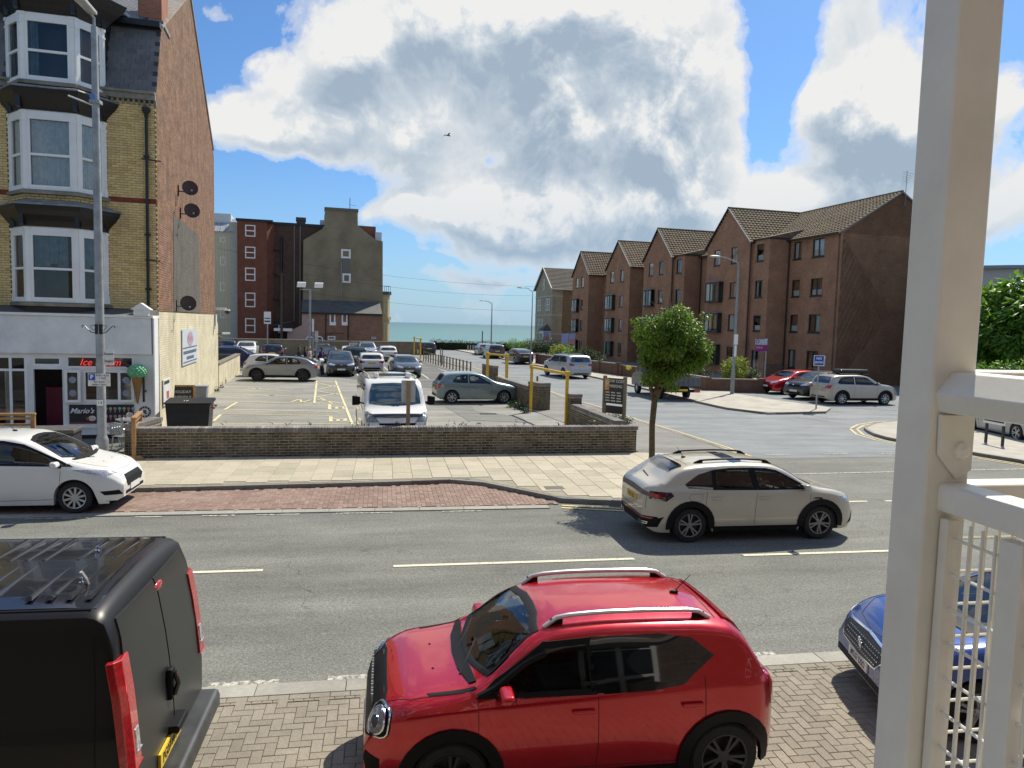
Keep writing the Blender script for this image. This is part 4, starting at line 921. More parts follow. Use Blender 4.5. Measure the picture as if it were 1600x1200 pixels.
    if end:
        x1_ = rx*2-2.12; MB().extr([(2.12, 0, -1), (x1_, 0, -1), (x1_, 0, H_), (rx, 0, PK-.02), (2.12, 0, H_)], (0, .2, 0)).build('end_wall', FL, root)
        MB().extr([(1.8, -.2, H_-.10), (rx, -.2, PK+.10), (rx, -.2, PK), (1.8, -.2, H_-.2)], (0, .12, 0)).extr([(x1_+.3, -.2, H_-.10), (rx, -.2, PK+.10), (rx, -.2, PK), (x1_+.3, -.2, H_-.2)], (0, .12, 0)).build('end_verge', VERGE if False else plain('grey_verge', (.2, .2, .19), .8), root)
        a = MB().tube([(rx+.3, -.12, PK-.9), (rx+.3, -.12, PK+1.6)], .025, 6)
        for k in range(5): a.tube([(rx-.1, -.12, PK+1.5-k*.16), (rx+.9-.1*k, -.12, PK+1.4-k*.16)], .01, 4)
        a.build('aerial', plain('aerial_metal', (.3, .3, .3), .4, metal=.8), root)
    return root
flats(44.9, (44.9, 50.66), (50.66, 52.95), (52.95, 59.6), 0, 'nearest block of the brown brick flats with the blank end wall', end=True, seed=3)
flats(59.6, (59.6, 64.27), (64.27, 66.35), (66.35, 72.65), -.15, 'second block of brown brick flats, half hidden by the street tree', seed=5)
flats(72.65, (72.65, 76.15), None, (76.15, 83.0), -.38, 'third block of brown brick flats from the near end', seed=8)
flats(83.0, (83.0, 88.9), None, (88.9, 94.9), -.52, 'farthest and smallest looking block of the brown brick flats', seed=11)
# ---- Victorian villa beyond the flats
CB = brickmat('cream_villa_brick', (.40, .36, .26), (.36, .32, .23), (.3, .27, .2), nscale=1.0); OB = brickmat('ochre_villa_brick', (.26, .19, .10), (.19, .14, .075), (.2, .16, .1), nscale=2.5)
SG = 103.5; o0 = ES(34.38, SG); vil = empty('seaside_villa', (o0.x, o0.y, 0), B_, 'pale Victorian villa with steep gable and bay window at the sea end of the street', 'house')
zr = es_at(842, 420, e=34.38)[2]; ze = es_at(853, 451, e=34.38)[2]
WF = 8.4
MB().add([(0, 0, -1), (4.4, 0, -1), (4.4, 0, ze), (0, 0, ze)], [(0, 1, 2, 3)]).build('side_wall', OB, vil)
MB().box(-.03, 1.6, -.04, .02, -1, ze).build('corner_brickwork', CB, vil)
mb = MB(); mb.extr([(0, 0, -1), (0, 0, ze), (0, WF/2, zr), (0, WF, ze), (0, WF, -1)], (.3, 0, 0)); mb.build('front_wall', CB, vil)
MB().box(.3, 11, .3, WF, -1, ze-.1).build('rear_volume', OB, vil)
TD = plain('dark_villa_tile', (.085, .075, .065), .85, var=.3, scale=3)
rp = MB()
for k in range(16):
    t0, t1 = k/16, (k+1)/16; rp.add([(-.3, -.35+(WF/2+.35)*t0, ze-.2+(zr-ze+.2)*t0+.06), (10, -.35+(WF/2+.35)*t0, ze-.2+(zr-ze+.2)*t0+.06), (10, -.35+(WF/2+.35)*t1, ze-.2+(zr-ze+.2)*t1), (-.3, -.35+(WF/2+.35)*t1, ze-.2+(zr-ze+.2)*t1)], [(0, 1, 2, 3)])
rp.add([(-.3, WF+.3, ze-.2), (10, WF+.3, ze-.2), (10, WF/2, zr), (-.3, WF/2, zr)], [(0, 3, 2, 1)]); rp.build('roof', TD, vil)
MB().extr([(-.35, -.4, ze-.3), (-.35, WF/2, zr-.05), (-.35, WF/2, zr+.15), (-.35, -.4, ze-.05)], (.1, 0, 0)).extr([(-.35, WF+.4, ze-.3), (-.35, WF/2, zr-.05), (-.35, WF/2, zr+.15), (-.35, WF+.4, ze-.05)], (.1, 0, 0)).box(-.2, 10, -.45, -.33, ze-.3, ze-.15).build('barge_board', plain('cream_board', (.55, .52, .44), .6), vil)
for z in (2.6, 5.4, 8.2): MB().box(-.06, 1.62, -.07, WF, z, z+.14).build('string_course', plain('stone_band', (.5, .46, .36), .8), vil)
MW = Matrix(((0, 0, -1, -.02), (-1, 0, 0, WF), (0, 1, 0, 0), (0, 0, 0, 1)))
for (x, z, w_, h_) in ((1.3, 6.1, .7, 1.8), (2.3, 6.1, .7, 1.8), (5.6, 6.1, .7, 1.8), (6.6, 6.1, .7, 1.8), (3.9, 9.3, .7, 1.6), (1.8, 3.1, .8, 1.7), (3.3, 3.1, .8, 1.7)):
    window(vil, MW @ Matrix.Translation((x, z, .10)), w_, h_, WHITEF, GLSD, hbars=(.5,), fw=.07)
by = MB().prism([(-1.0, .8), (-1.0, 2.8), (0, 3.4), (0, .2)], -1, 3.1).build('bay', plain('bay_white', (.6, .6, .56), .6), vil)
MB().extr([(-1.15, .7, 3.1), (-1.15, 2.9, 3.1), (.05, 3.6, 3.1), (.05, 0, 3.1)], (0, 0, .12)).build('bay_eave', TD, vil); MB().add([(-1.15, .7, 3.2), (-1.15, 2.9, 3.2), (.0, 3.6, 3.2), (.0, 0, 3.2), (-.1, 1.8, 4.1)], [(0, 4, 1), (1, 4, 2), (0, 3, 4)]).build('bay_roof', TD, vil)
window(vil, Matrix(((0, 0, -1, -1.0), (-1, 0, 0, 2.6), (0, 1, 0, .7), (0, 0, 0, 1))) @ Matrix.Translation((0, 0, .1)), 1.6, 2.1, WHITEF, GLSD, hbars=(.55,), fw=.09)
MB().tube([(3.6, -.08, 0), (3.6, -.08, ze)], .05, 6).build('downpipe', plain('pink_pipe', (.5, .42, .38), .6), vil)
# ---- tall buildings behind the car park
SB = 95.0; CH = 0.0
def bx_(px, py=500, s=SB): return es_at(px, py, s=s)[0]
def bz(px, py, s=SB): return es_at(px, py, s=s)[2]
def bld(name, px0, s, label):
    o0 = ES(bx_(px0, 450, s), s); return empty(name, (o0.x, o0.y, 0), B_, label, 'building'), bx_(px0, 450, s)
def winp(root, e0, s, px0, py0, px1, py1, y_local=0.0, **kw):
    x0_, z1_ = bx_(px0, py0, s)-e0, bz(px0, py0, s); x1_, z0_ = bx_(px1, py1, s)-e0, bz(px1, py1, s)
    M = Matrix(((1, 0, 0, x0_), (0, 0, -1, y_local-.06), (0, 1, 0, z0_), (0, 0, 0, 1))); kw.setdefault('fw', .13)
    o = window(root, M, x1_-x0_, z1_-z0_, kw.pop('fm', WHITEF), GLSD, **kw); return o
def poly_px(s, e0, pts, yl=0.0): return [(bx_(px, py, s)-e0, yl, bz(px, py, s)) for px, py in pts]
root, e0 = bld('metal_clad_flats', 333, SB, 'pale olive metal clad flats with small windows, beside the brown brick wing')
W_ = bx_(371, 450)-e0; zt_ = bz(352, 362)
CL = plain('olive_cladding', (.60, .55, .38), .7, var=.06)
MB().box(-6, W_-.9, .0, 9, 0, zt_).build('wall', CL, root)
rb = MB()
for k in range(26): rb.box(-6+k*.33, -5.94+k*.33, -.05, 0, 0, zt_) if -6+k*.33 < W_-1 else None
rb.build('cladding_ribs', CL, root, kind='stuff'); MB().box(W_-.9, W_, -.1, 9, 0, zt_+1.2).build('corner_panel', plain('pale_panel', (.5, .49, .43), .7), root)
MB().extr([(-6, -.2, zt_), (-6, 3, zt_+1.9), (-6, 3, zt_)], (W_+5.6, 0, 0)).build('metal_roof', plain('metal_roof', (.35, .38, .40), .4, metal=.3), root)
rs = MB()
for k in range(16): rs.extr([(-5.8+k*.6, -.25, zt_+.02), (-5.8+k*.6, 3, zt_+1.97), (-5.8+k*.6, 3, zt_+1.87), (-5.8+k*.6, -.25, zt_-.08)], (.06, 0, 0)) if -5.8+k*.6 < W_-.5 else None
rs.build('roof_seams', plain('metal_seam', (.22, .24, .25), .4), root, kind='stuff')
MB().box(-6, bx_(358, 340)-e0, 2, 6, zt_+1, bz(345, 330)).build('lift_overrun', plain('overrun_white', (.6, .62, .62), .6), root)
for y0_, y1_ in ((370, 379), (401, 415), (441, 455), (483, 497)): winp(root, e0, SB, 344, y0_, 352, y1_, fw=.1)
root, e0 = bld('brown_brick_wing', 371, SB-1.5, 'dark brown brick wing with one column of white framed windows')
s = SB-1.5; BRW = brickmat('wing_brick', (.24, .075, .045), (.19, .06, .038), (.15, .09, .06), bump=.2)
W_ = bx_(417, 450, s)-e0; zt_ = bz(400, 346, s); MB().box(0, W_, 0, 8, 0, zt_).build('wall', BRW, root); MB().box(-.15, W_+.7, -.2, 8, zt_, zt_+.25).build('roof_edge', BLACKP, root)
MB().extr([(W_, 0, 0), (W_+.8, 1.5, 0), (W_+.8, 8, 0), (W_, 8, 0)], (0, 0, zt_)).build('splayed_wall', BRW, root)
for y0_, y1_ in ((351, 370), (385, 404), (418, 439), (457, 480), (497, 520)): winp(root, e0, s, 383, y0_, 399, y1_, hbars=(.5,), cur=None, fw=.12)
root, e0 = bld('dark_brick_block', 420, SB, 'sooty dark brick rear block with black pipes between the wing and grey gable')
DKR = brickmat('sooty_rear_brick', (.11, .062, .042), (.08, .046, .033), (.09, .065, .05), bump=.2)
W_ = bx_(560, 450)-e0; zt_ = bz(450, 352); MB().box(0, W_, 0, 8, 0, zt_).build('wall', DKR, root); MB().box(-.1, W_, -.15, 8, zt_, zt_+.3).build('roof_edge', BLACKP, root)
pp = MB().tube([(1.5, -.15, 0), (1.5, -.15, zt_-1.5)], .13, 6)
for z in (3.2, 6.0, 9.0, 12.0): pp.tube([(-.2, -.15, z+.4), (1.6, -.15, z)], .10, 6).box(-.4, .6, -.3, 0, z+.3, z+.6)
pp.build('soil_pipes', BLACKP, root); xg = bx_(469, 450)-e0; MB().tube([(xg, -.1, 3), (xg, -.1, zt_)], .07, 6).tube([(xg-.7, -.1, zt_), (xg-.7, -.1, 3.6), (xg-6, -.1, 2.4)], .06, 6).build('rain_pipes', plain('grey_pipe', (.22, .21, .2), .6), root)
ck = MB().box(bx_(463, 340)-e0, bx_(477, 340)-e0, 1, 2.4, zt_, bz(470, 343)); ck.box(bx_(462, 340)-e0, bx_(478, 340)-e0, .9, 2.5, bz(470, 343), bz(470, 338)); ck.build('chimney', plain('chimney_grey', (.10, .09, .08), .9), root)
MB().box(bx_(500, 350)-e0, bx_(509, 350)-e0, .5, 2, zt_-1, bz(505, 343)).build('dormer', plain('dormer_white', (.55, .6, .65), .6), root)
pch = MB().box(bx_(431, 510)-e0, bx_(458, 510)-e0, -5, -.0, 2.4, 2.7).build('porch_roof', WHITEF, root); winp(root, e0, SB, 435, 508, 441, 520, fm=WHITEF)
root, e0 = bld('grey_rendered_gable', 473, SB-1.0, 'big grey brown rendered gable with two small white windows and chimney stack'); s = SB-1.0
REN = plain('grey_brown_render', (.27, .22, .14), .95, var=.22, scale=.35, bump=.2, dirt=(.12, .10, .075))
pts = poly_px(s, e0, [(473, 540), (474, 375), (503, 358), (508, 351), (508, 327), (559, 327), (559, 352), (571, 362), (588, 375), (598, 377), (598, 540)])
MB().extr(pts, (0, 7, 0)).build('gable_wall', REN, root)
MB().box(bx_(507, 330, s)-e0, bx_(560, 330, s)-e0, -.12, 1.6, bz(530, 329, s), bz(530, 325, s)).build('stack_coping', plain('stack_coping', (.16, .14, .10), .9), root)
MB().extr(poly_px(s, e0, [(559, 376), (559, 351), (588, 353), (588, 376)], .8), (0, 3, 0)).build('red_brick_rear', brickmat('rear_red_brick', (.24, .10, .06), (.2, .08, .05), (.16, .1, .08)), root)
MB().box(bx_(587, 362, s)-e0, bx_(597, 362, s)-e0, .5, 3, bz(590, 376, s), bz(590, 362, s)).build('dormer', plain('dormer_white', (.55, .6, .65), .6), root)
for b_ in ((533, 389, 548, 404), (535, 427, 548, 442)): winp(root, e0, s, *b_, fw=.22)
MB().box(bx_(534, 430, s)-e0, bx_(546, 430, s)-e0, -.02, 0, bz(540, 427, s), bz(540, 404, s)).build('patched_render', plain('lighter_render', (.17, .165, .15), .95), root)
MB().tube([(bx_(533, 450, s)-e0, -.08, bz(533, 470, s)), (bx_(533, 450, s)-e0, -.08, bz(533, 410, s))], .05, 6).build('waste_pipe', plain('pale_pipe', (.35, .34, .32), .6), root)
MB().tube([(bx_(547, 330, s)-e0, .5, bz(547, 327, s)), (bx_(547, 330, s)-e0, .5, bz(547, 308, s))], .04, 5).tube([(bx_(545, 330, s)-e0, .5, bz(547, 319, s)), (bx_(557, 330, s)-e0, .5, bz(547, 320, s))], .02, 4).build('aerial', BLACKP, root)
# lean-to annex: slate roof, brick and pink wall
s2 = s-3.2; x0_, x1_ = bx_(471, 487, s2)-e0, bx_(597, 487, s2)-e0; zE = bz(530, 488, s2); zR = bz(530, 470, s)
MB().extr([(x0_, -3.35, zE-.05), (x0_, 0, zR), (x0_, 0, zR-.15), (x0_, -3.35, zE-.2)], (x1_-x0_, 0, 0)).build('annex_roof', plain('annex_slate', (.10, .105, .10), .75, var=.2, scale=1.2), root)
MB().box(x0_, x1_, -3.45, -3.3, zE-.3, zE-.08).build('annex_gutter', BLACKP, root)
ANX = brickmat('annex_brick', (.30, .15, .095), (.24, .115, .075), (.26, .19, .14), nscale=1.5); xp = bx_(483, 500, s2)-e0
MB().box(xp, x1_-.05, -3.2, 0, 0, zE-.1).build('annex_wall', ANX, root)
PK_ = plain('pink_render', (.46, .31, .26), .9, var=.08)
MB().box(x0_+.05, xp, -3.22, 0, 0, zE-.1).extr([(x0_+.05, -3.22, 0), (x0_+.05, -3.22, bz(471, 508, s2)), (bx_(449, 520, s2)-e0, -3.22, bz(449, 519, s2)), (bx_(449, 520, s2)-e0, -3.22, 0)], (0, .3, 0)).build('pink_wall', PK_, root)
for b_ in ((515, 489, 524, 508), (534, 489, 543, 508)):
    o = winp(root, e0, s2, *b_, y_local=-3.2, fw=.16)
    x0w, z0w = bx_(b_[0], 500, s2)-e0, bz(b_[0], b_[3], s2); MB().box(x0w, x0w+.75, -3.28, -3.2, z0w-.02, z0w+.38).build('window_panel', WHITEF, root)
winp(root, e0, s2, 512, 525, 524, 531, y_local=-3.2, fw=.12)
for px in (484, 499):
    cx = bx_(px, 527, s2)-e0; cz = bz(px, 531, s2); M_ = Matrix(((1, 0, 0, cx), (0, 0, -1, -3.22), (0, 1, 0, cz), (0, 0, 0, 1)))
    o = MB().lathe([(.32, 0), (.46, 0), (.46, .06), (.32, .06)], 24, M_).build('arched_window', WHITEF, root); MB().lathe([(0, .01), (.34, .01), (.34, .03), (0, .03)], 20, M_).build('pane', GLSD, o)
for px in (509, 544): xx = bx_(px, 500, s2)-e0; MB().tube([(xx, -3.3, 0), (xx, -3.3, zE-.2)], .06, 6).build('downpipe', BLACKP, root)
MB().tube([(bx_(511, 520, s2)-e0, -3.3, bz(511, 521, s2)), (bx_(538, 520, s2)-e0, -3.3, bz(538, 521, s2))], .05, 6).build('waste_pipe', plain('red_pipe', (.15, .05, .04), .6), root)
MB().box(bx_(580, 525, s2)-e0, bx_(588, 525, s2)-e0, -3.26, -3.2, bz(584, 530, s2), bz(584, 526, s2)).build('name_board', plain('board_grey', (.35, .37, .4), .6), root)
o0 = ES(bx_(598, 450, s+2), s+2); yb_ = empty('cream_bay_tower', (o0.x, o0.y, 0), B_, 'narrow cream bay tower of the seafront house behind the grey gable', 'building')
YT = plain('cream_yellow_paint', (.50, .42, .22), .7, var=.08); W_ = bx_(610, 450, s+2)-bx_(598, 450, s+2); zt_ = bz(604, 458, s+2)
MB().prism([(0, 0), (W_*.7, 0), (W_, .6), (W_, 4), (0, 4)], 0, zt_).build('bay_wall', YT, yb_)
for z in (bz(604, 458, s+2), bz(604, 497, s+2)): MB().prism([(-.1, -.15), (W_*.7+.05, -.15), (W_+.2, .55), (W_+.2, 4), (-.1, 4)], z-.2, z+.2).build('cornice', YT if z < zt_-1 else plain('dark_cornice', (.08, .08, .09), .6), yb_)
for za, zb_ in ((bz(604, 490, s+2), bz(604, 465, s+2)), (bz(604, 529, s+2), bz(604, 505, s+2))):
    window(yb_, Matrix(((1, 0, 0, .2), (0, 0, -1, -.07), (0, 1, 0, za), (0, 0, 0, 1))), W_*.45, zb_-za, plain('cream_frame', (.6, .55, .4), .6), GLSD, fw=.1, hbars=(.5,))
rl = MB().tube([(0, .1, zt_+.9), (W_, .1, zt_+.9)], .03, 5)
for k in range(5): rl.tube([(k*W_/4, .1, zt_), (k*W_/4, .1, zt_+.9)], .025, 5)
rl.build('roof_railing', BLACKP, yb_)
# hall with the curved roof behind the trees on the far right
hp = G(1500, 600, 0); hd = Vector((ray(1570, 480).x, ray(1570, 480).y, 0)).normalized(); hc = hd*95
hall = empty('curved_roof_hall', hc, -radians(36), 'large pale hall with a shallow curved roof behind the green trees', 'building')
arc = [(-24+i*3, -.0, 9.3+1.9*(1-((i-8)/8)**2)) for i in range(17)]
MB().extr([(x, 0, z) for x, _, z in arc]+[(24, 0, 0), (-24, 0, 0)], (0, 20, 0)).build('end_wall', plain('hall_cladding', (.42, .43, .42), .6), hall)
rf = MB()
for (a, b_) in zip(arc[:-1], arc[1:]): rf.extr([(a[0], -.6, a[2]), (b_[0], -.6, b_[2]), (b_[0], -.6, b_[2]+.35), (a[0], -.6, a[2]+.35)], (0, 21, 0))
rf.build('curved_roof', plain('hall_roof_edge', (.20, .24, .27), .5), hall)
# the terrace the balcony belongs to (behind the camera): seen only in reflections, and its shade on the parking strip
own = empty('own_terrace', (-14, -1.2, 0), 0, 'red brick terrace with white sash windows that carries the white balcony', 'building')
OWB = brickmat('terrace_brick', (.16, .10, .085), (.13, .08, .065), (.2, .18, .15))
MB().box(0, 40, -8, 0, 0, 9.5).build('wall', OWB, own); MB().box(0, 40, -8.2, .25, 9.5, 9.8).build('eaves', WHITEF, own)
for i in range(10):
    for z in (1.0, 4.3):
        M_ = Matrix(((-1, 0, 0, 2.2+i*3.9+.6), (0, 0, 1, .1), (0, 1, 0, z), (0, 0, 0, 1))); window(own, M_, 1.3, 1.7, WHITEF, GLSD, hbars=(.5,), bars=(.5,), fw=.09)
# ------------------------------------------------------------------ vehicles
def pch(pts, x):                                  # monotone cubic through (x, v) points
    n_ = len(pts)
    if x <= pts[0][0]: return pts[0][1]
    if x >= pts[-1][0]: return pts[-1][1]
    i = max(k for k in range(n_-1) if pts[k][0] <= x)
    def sl(k): return (pts[k+1][1]-pts[k][1])/(pts[k+1][0]-pts[k][0])
    def tg(k):
        if k == 0: return sl(0)
        if k == n_-1: return sl(n_-2)
        a, b_ = sl(k-1), sl(k); return 0 if a*b_ <= 0 else 2*a*b_/(a+b_)
    h_ = pts[i+1][0]-pts[i][0]; t = (x-pts[i][0])/h_; m0, m1 = tg(i)*h_, tg(i+1)*h_
    return (2*t**3-3*t**2+1)*pts[i][1]+(t**3-2*t**2+t)*m0+(-2*t**3+3*t**2)*pts[i+1][1]+(t**3-t**2)*m1
def inpoly(p, poly): return inside(p, poly)
def inset(poly, d):
    n_ = len(poly); out = []; a = sum(poly[i][0]*poly[(i+1) % n_][1]-poly[(i+1) % n_][0]*poly[i][1] for i in range(n_)); s_ = 1 if a > 0 else -1
    for i in range(n_):
        p0, p1, p2 = Vector(poly[i-1]), Vector(poly[i]), Vector(poly[(i+1) % n_])
        e1, e2 = (p1-p0).normalized(), (p2-p1).normalized(); n1 = Vector((-e1.y, e1.x))*s_; n2 = Vector((-e2.y, e2.x))*s_
        b_ = (n1+n2); b_ = b_/max(.35, b_.length_squared/2) if b_.length > 1e-6 else n1
        out.append(tuple(p1+b_*d))
    return out
RUB = plain('tyre_rubber', (.018, .018, .018), .85, var=.3, scale=20); BLK = plain('black_plastic', (.008, .008, .009), .55, var=.2, spec=.18)
CHR = plain('chrome', (.75, .76, .78), .12, metal=1.0, var=.03); ALU = plain('alloy_silver', (.46, .47, .48), .32, metal=.7, var=.08); ALUD = plain('alloy_dark', (.045, .045, .05), .35, metal=.4)
GLC = glass('car_glass', see=.62); GLP = glass('privacy_glass', (.008, .010, .011)); GLO = glass('car_glass_opaque', (.035, .055, .06))
LRED = plain('tail_light_red', (.42, .012, .015), .12, var=.3, scale=40, coat=1.0); LWH = plain('lamp_lens', (.5, .52, .54), .08, var=.45, scale=38, coat=1.0, metal=.4); LAM = plain('amber_lens', (.5, .16, .02), .15)
SEAM = plain('panel_gap', (.008, .008, .008), .9); SEATM = plain('seat_fabric', (.045, .045, .05), .9); DASH = plain('dashboard', (.035, .035, .037), .7)
PLW = plain('white_plate', (.70, .70, .66), .45, var=.04); PLY = plain('yellow_plate', (.72, .48, .04), .45, var=.04); PLB = plain('plate_black', (.01, .01, .01), .5)
class Car:
    def __init__(c, name, label, cat, loc, heading, L, fo, wb, W, top, belt, bot=.2, paintm=None, wr=.31, tw=.205, tum=.24, roofcrown=.06, group=None, nose=.28, tail=.2, endw=.74, clad=None, z=0, boxy=0, near=False, hoodcrown=.05, swell=0.0):
        c.root = empty(name, (loc[0], loc[1], z), heading, label, cat, group)
        c.L, c.wb, c.W, c.wr, c.tw, c.near, c.pm = L, wb, W, wr, tw, near, paintm
        c.xf = wb/2+fo; c.xr = c.xf-L; c.top = top; c.belt = belt; c.bot = bot; c.hw0 = W/2; c.arch = wr+.055
        c.tum = tum; c.rc = roofcrown; c.nose = nose; c.tail = tail; c.endw = endw; c.boxy = boxy; c.hc = hoodcrown; c.swell = swell
        c.open = []; c.patches = []
    def halfw(c, x):
        w_ = c.hw0; df = c.xf-x; dr = x-c.xr
        for d, r_ in ((df, c.nose*2.2), (dr, c.tail*2.2)):
            if d < r_: t = 1-d/r_; w_ = min(w_, c.hw0*(1-(1-c.endw)*t**2.6))
        return w_
    def section(c, x):
        hw = c.halfw(x); zt = pch(c.top, x); zb = c.bot+.0; e = 0
        df, dr = c.xf-x, x-c.xr
        for d in (df, dr):
            if d < .18: zb += (.18-d)*.55
        zl = zb
        for xw in (c.wb/2, -c.wb/2):
            q = c.arch**2-(x-xw)**2
            if q > 0: zl = max(zl, c.wr+sqrt(q))
        bl = min(pch(c.belt, x), zt-.035)
        bl = max(bl, zl+.06); zt = max(zt, bl+.03)
        def side(z):                                 # body side profile
            t = (z-c.bot)/(max(.5, pch(c.belt, x))-c.bot)
            if c.boxy: return 1-.02*(1-t)**3-.05*max(0, t-.55)**1.6
            return .955+.045*sin(min(1, max(0, t*1.25))*pi/2)-.05*max(0, t-.72)**1.3-.02*max(0, .25-t)
        pts = [(0, zl-.0), (hw*.55, zl), (hw*side(zl)*.97, zl)]
        for k in range(7):
            z = zl+(bl-zl)*(k/6.0); pts.append((hw*side(max(z, c.bot))+(c.swell*sin(pi*min(1, max(0, (z-c.bot)/(bl-c.bot))))), z))
        yb = pts[-1][1] and pts[-1][0]
        hgt = zt-bl
        if hgt > .16:
            cr = min(c.rc+.02, hgt*.35); ze = zt-cr
            ye = yb-.012-(ze-bl)*c.tum; pts += [(yb-.008, bl+.015), (yb-.02-(ze-bl)*c.tum*.30, bl+(ze-bl)*.35), (yb-.014-(ze-bl)*c.tum*.68, bl+(ze-bl)*.72), (ye, ze)]
            pts += [(ye-.055, ze+cr*.5), (ye*.72, zt-cr*.20), (ye*.38, zt-cr*.05), (0, zt)]
        else:
            cr = min(hgt, .16); pts += [(yb-.012-(cr*.1), bl+cr*.25), (yb*.965-.02, bl+cr*.52), (yb*.92-.02, bl+cr*.74), (yb*.85, bl+hgt*.86)]
            pts += [(yb*.74, bl+hgt*.93), (yb*.55, bl+hgt*.975), (yb*.3, bl+hgt), (0, bl+hgt)]
        # one round of corner cutting on the upper half
        out = pts[:3]; up = pts[3:]
        o2 = [up[0]]
        for a, b_ in zip(up[:-1], up[1:]):
            o2.append((a[0]*.75+b_[0]*.25, a[1]*.75+b_[1]*.25)); o2.append((a[0]*.25+b_[0]*.75, a[1]*.25+b_[1]*.75))
        o2.append(up[-1]); return out+o2
    def body(c):
        xs = set(); st = .055 if c.near else .085
        n_ = int(c.L/st)
        for i in range(n_+1): xs.add(round(c.xr+c.L*i/n_, 4))
        for d in (0, .012, .03, .06, .1): xs.add(round(c.xf-d, 4)); xs.add(round(c.xr+d, 4))
        for xw in (c.wb/2, -c.wb/2):
            for k in range(17): xs.add(round(xw+c.arch*.9995*cos(pi*k/16), 4))
        xs = sorted(xs); xs = [x for i, x in enumerate(xs) if i == 0 or x-xs[i-1] > .006]
        rows = [c.section(x) for x in xs]; m_ = len(rows[0]); vs = []; fs = []
        for x, r in zip(xs, rows):
            vs += [(x, -y, z) for y, z in r]+[(x, y, z) for y, z in r]
        S2 = 2*m_
        for i in range(len(xs)-1):
            for k in range(m_-1):
                a = i*S2+k; b_ = a+S2; fs.append((a, b_, b_+1, a+1))
                a = i*S2+m_+k; b_ = a+S2; fs.append((a, a+1, b_+1, b_))
        for i, flip in ((0, 1), (len(xs)-1, 0)):
            o_ = i*S2
            for k in range(m_-1):
                q = (o_+k, o_+k+1, o_+m_+k+1, o_+m_+k); fs.append(q if not flip else q[::-1])
        # shell for projecting (closed), then cut the see-through openings
        c.bvh = BVHTree.FromPolygons([Vector(v) for v in vs], fs)
        keep = []
        for f in fs:
            cx = [sum(vs[i][k] for i in f)/len(f) for k in range(3)]; kill = False
            for (ax, poly, cond) in c.open:
                if not cond(cx): continue
                nv = (Vector(vs[f[2]])-Vector(vs[f[0]])).cross(Vector(vs[f[3]])-Vector(vs[f[1]])).normalized()
                if (abs(nv.y) < .6) if ax == 'side' else (abs(nv.x) < .25 or abs(nv.y) > .62): continue
                uv = (cx[0], cx[2]) if ax == 'side' else (cx[1], cx[2])
                if inside(uv, poly): kill = True; break
            if not kill: keep.append(f)
        mb = MB(); mb.v = vs; mb.f = keep
        o = mb.build('body', c.pm, c.root, smooth=True, ang=38)
        bm = bmesh.new(); bm.from_mesh(o.data); bmesh.ops.remove_doubles(bm, verts=bm.verts, dist=.0006); bm.normal_update(); bm.to_mesh(o.data); bm.free()
        c.bodyo = o; return o
    def hit(c, p, ax):
        p = Vector(p); ax = Vector(ax)
        r = c.bvh.ray_cast(p+ax*4, -ax)
        if r[0] is None:
            r = c.bvh.find_nearest(p)
        return r[0], r[1]
    def patch(c, name, pts, ax, mat, off=.004, parent=None, grid=.07, label=None, thick=.012, hole=None):
        """pts: 3D points given in the plane across ax; laid onto the body along ax. Returns the object"""
        ax = Vector(ax).normalized(); up = Vector((0, 0, 1)) if abs(ax.z) < .8 else Vector((1, 0, 0)); r = up.cross(ax).normalized(); up = ax.cross(r)
        P2 = [(Vector(p).dot(r), Vector(p).dot(up)) for p in pts]
        bm = bmesh.new()
        if hole is None: bm.faces.new([bm.verts.new((p[0], p[1], 0)) for p in P2])
        else:
            H2 = inset(P2, hole); va = [bm.verts.new((p[0], p[1], 0)) for p in P2]; vb = [bm.verts.new((p[0], p[1], 0)) for p in H2]; n_ = len(va)
            for i in range(n_): bm.faces.new((va[i], va[(i+1) % n_], vb[(i+1) % n_], vb[i]))
        for d, k in ((Vector((1, 0, 0)), 0), (Vector((0, 1, 0)), 1)):
            lo = min(p[k] for p in P2); hi = max(p[k] for p in P2); n_ = int((hi-lo)/grid)
            for i in range(1, n_+1):
                bmesh.ops.bisect_plane(bm, geom=bm.verts[:]+bm.edges[:]+bm.faces[:], plane_co=d*(lo+(hi-lo)*i/(n_+1)), plane_no=d, dist=1e-5)
        bmesh.ops.triangulate(bm, faces=[f for f in bm.faces if len(f.verts) > 4])
        for v in bm.verts:
            base = r*v.co.x+up*v.co.y; h_, nr = c.hit(base, ax)
            if nr.dot(ax) < 0: nr = -nr
            v.co = h_+(nr*.6+ax*.4)*off
        bmesh.ops.recalc_face_normals(bm, faces=bm.faces)
        # face outwards, then a skirt back into the body
        s_ = sum((f.normal.dot(ax)*f.calc_area() for f in bm.faces))
        if s_ < 0: bmesh.ops.reverse_faces(bm, faces=bm.faces)
        if thick:
            ed = [e for e in bm.edges if e.is_boundary]; ret = bmesh.ops.extrude_edge_only(bm, edges=ed)
            for g in ret['geom']:
                if isinstance(g, bmesh.types.BMVert): g.co -= ax*thick
        me = bpy.data.meshes.new(name); bm.to_mesh(me); bm.free(); me.materials.append(mat)
        me.polygons.foreach_set('use_smooth', [True]*len(me.polygons)); me.set_sharp_from_angle(angle=radians(40))
        o = bpy.data.objects.new(name, me); col.objects.link(o); o.parent = parent or c.root
        if label: o['label'] = label
        return o
    def side(c, name, poly, mat, s=None, **kw):       # poly in (x, z), both flanks
        out = []
        for q in ((1, -1) if s is None else (s,)): out.append(c.patch(name, [(p[0], 0, p[1]) for p in poly], (0, q, 0), mat, **kw))
        return out
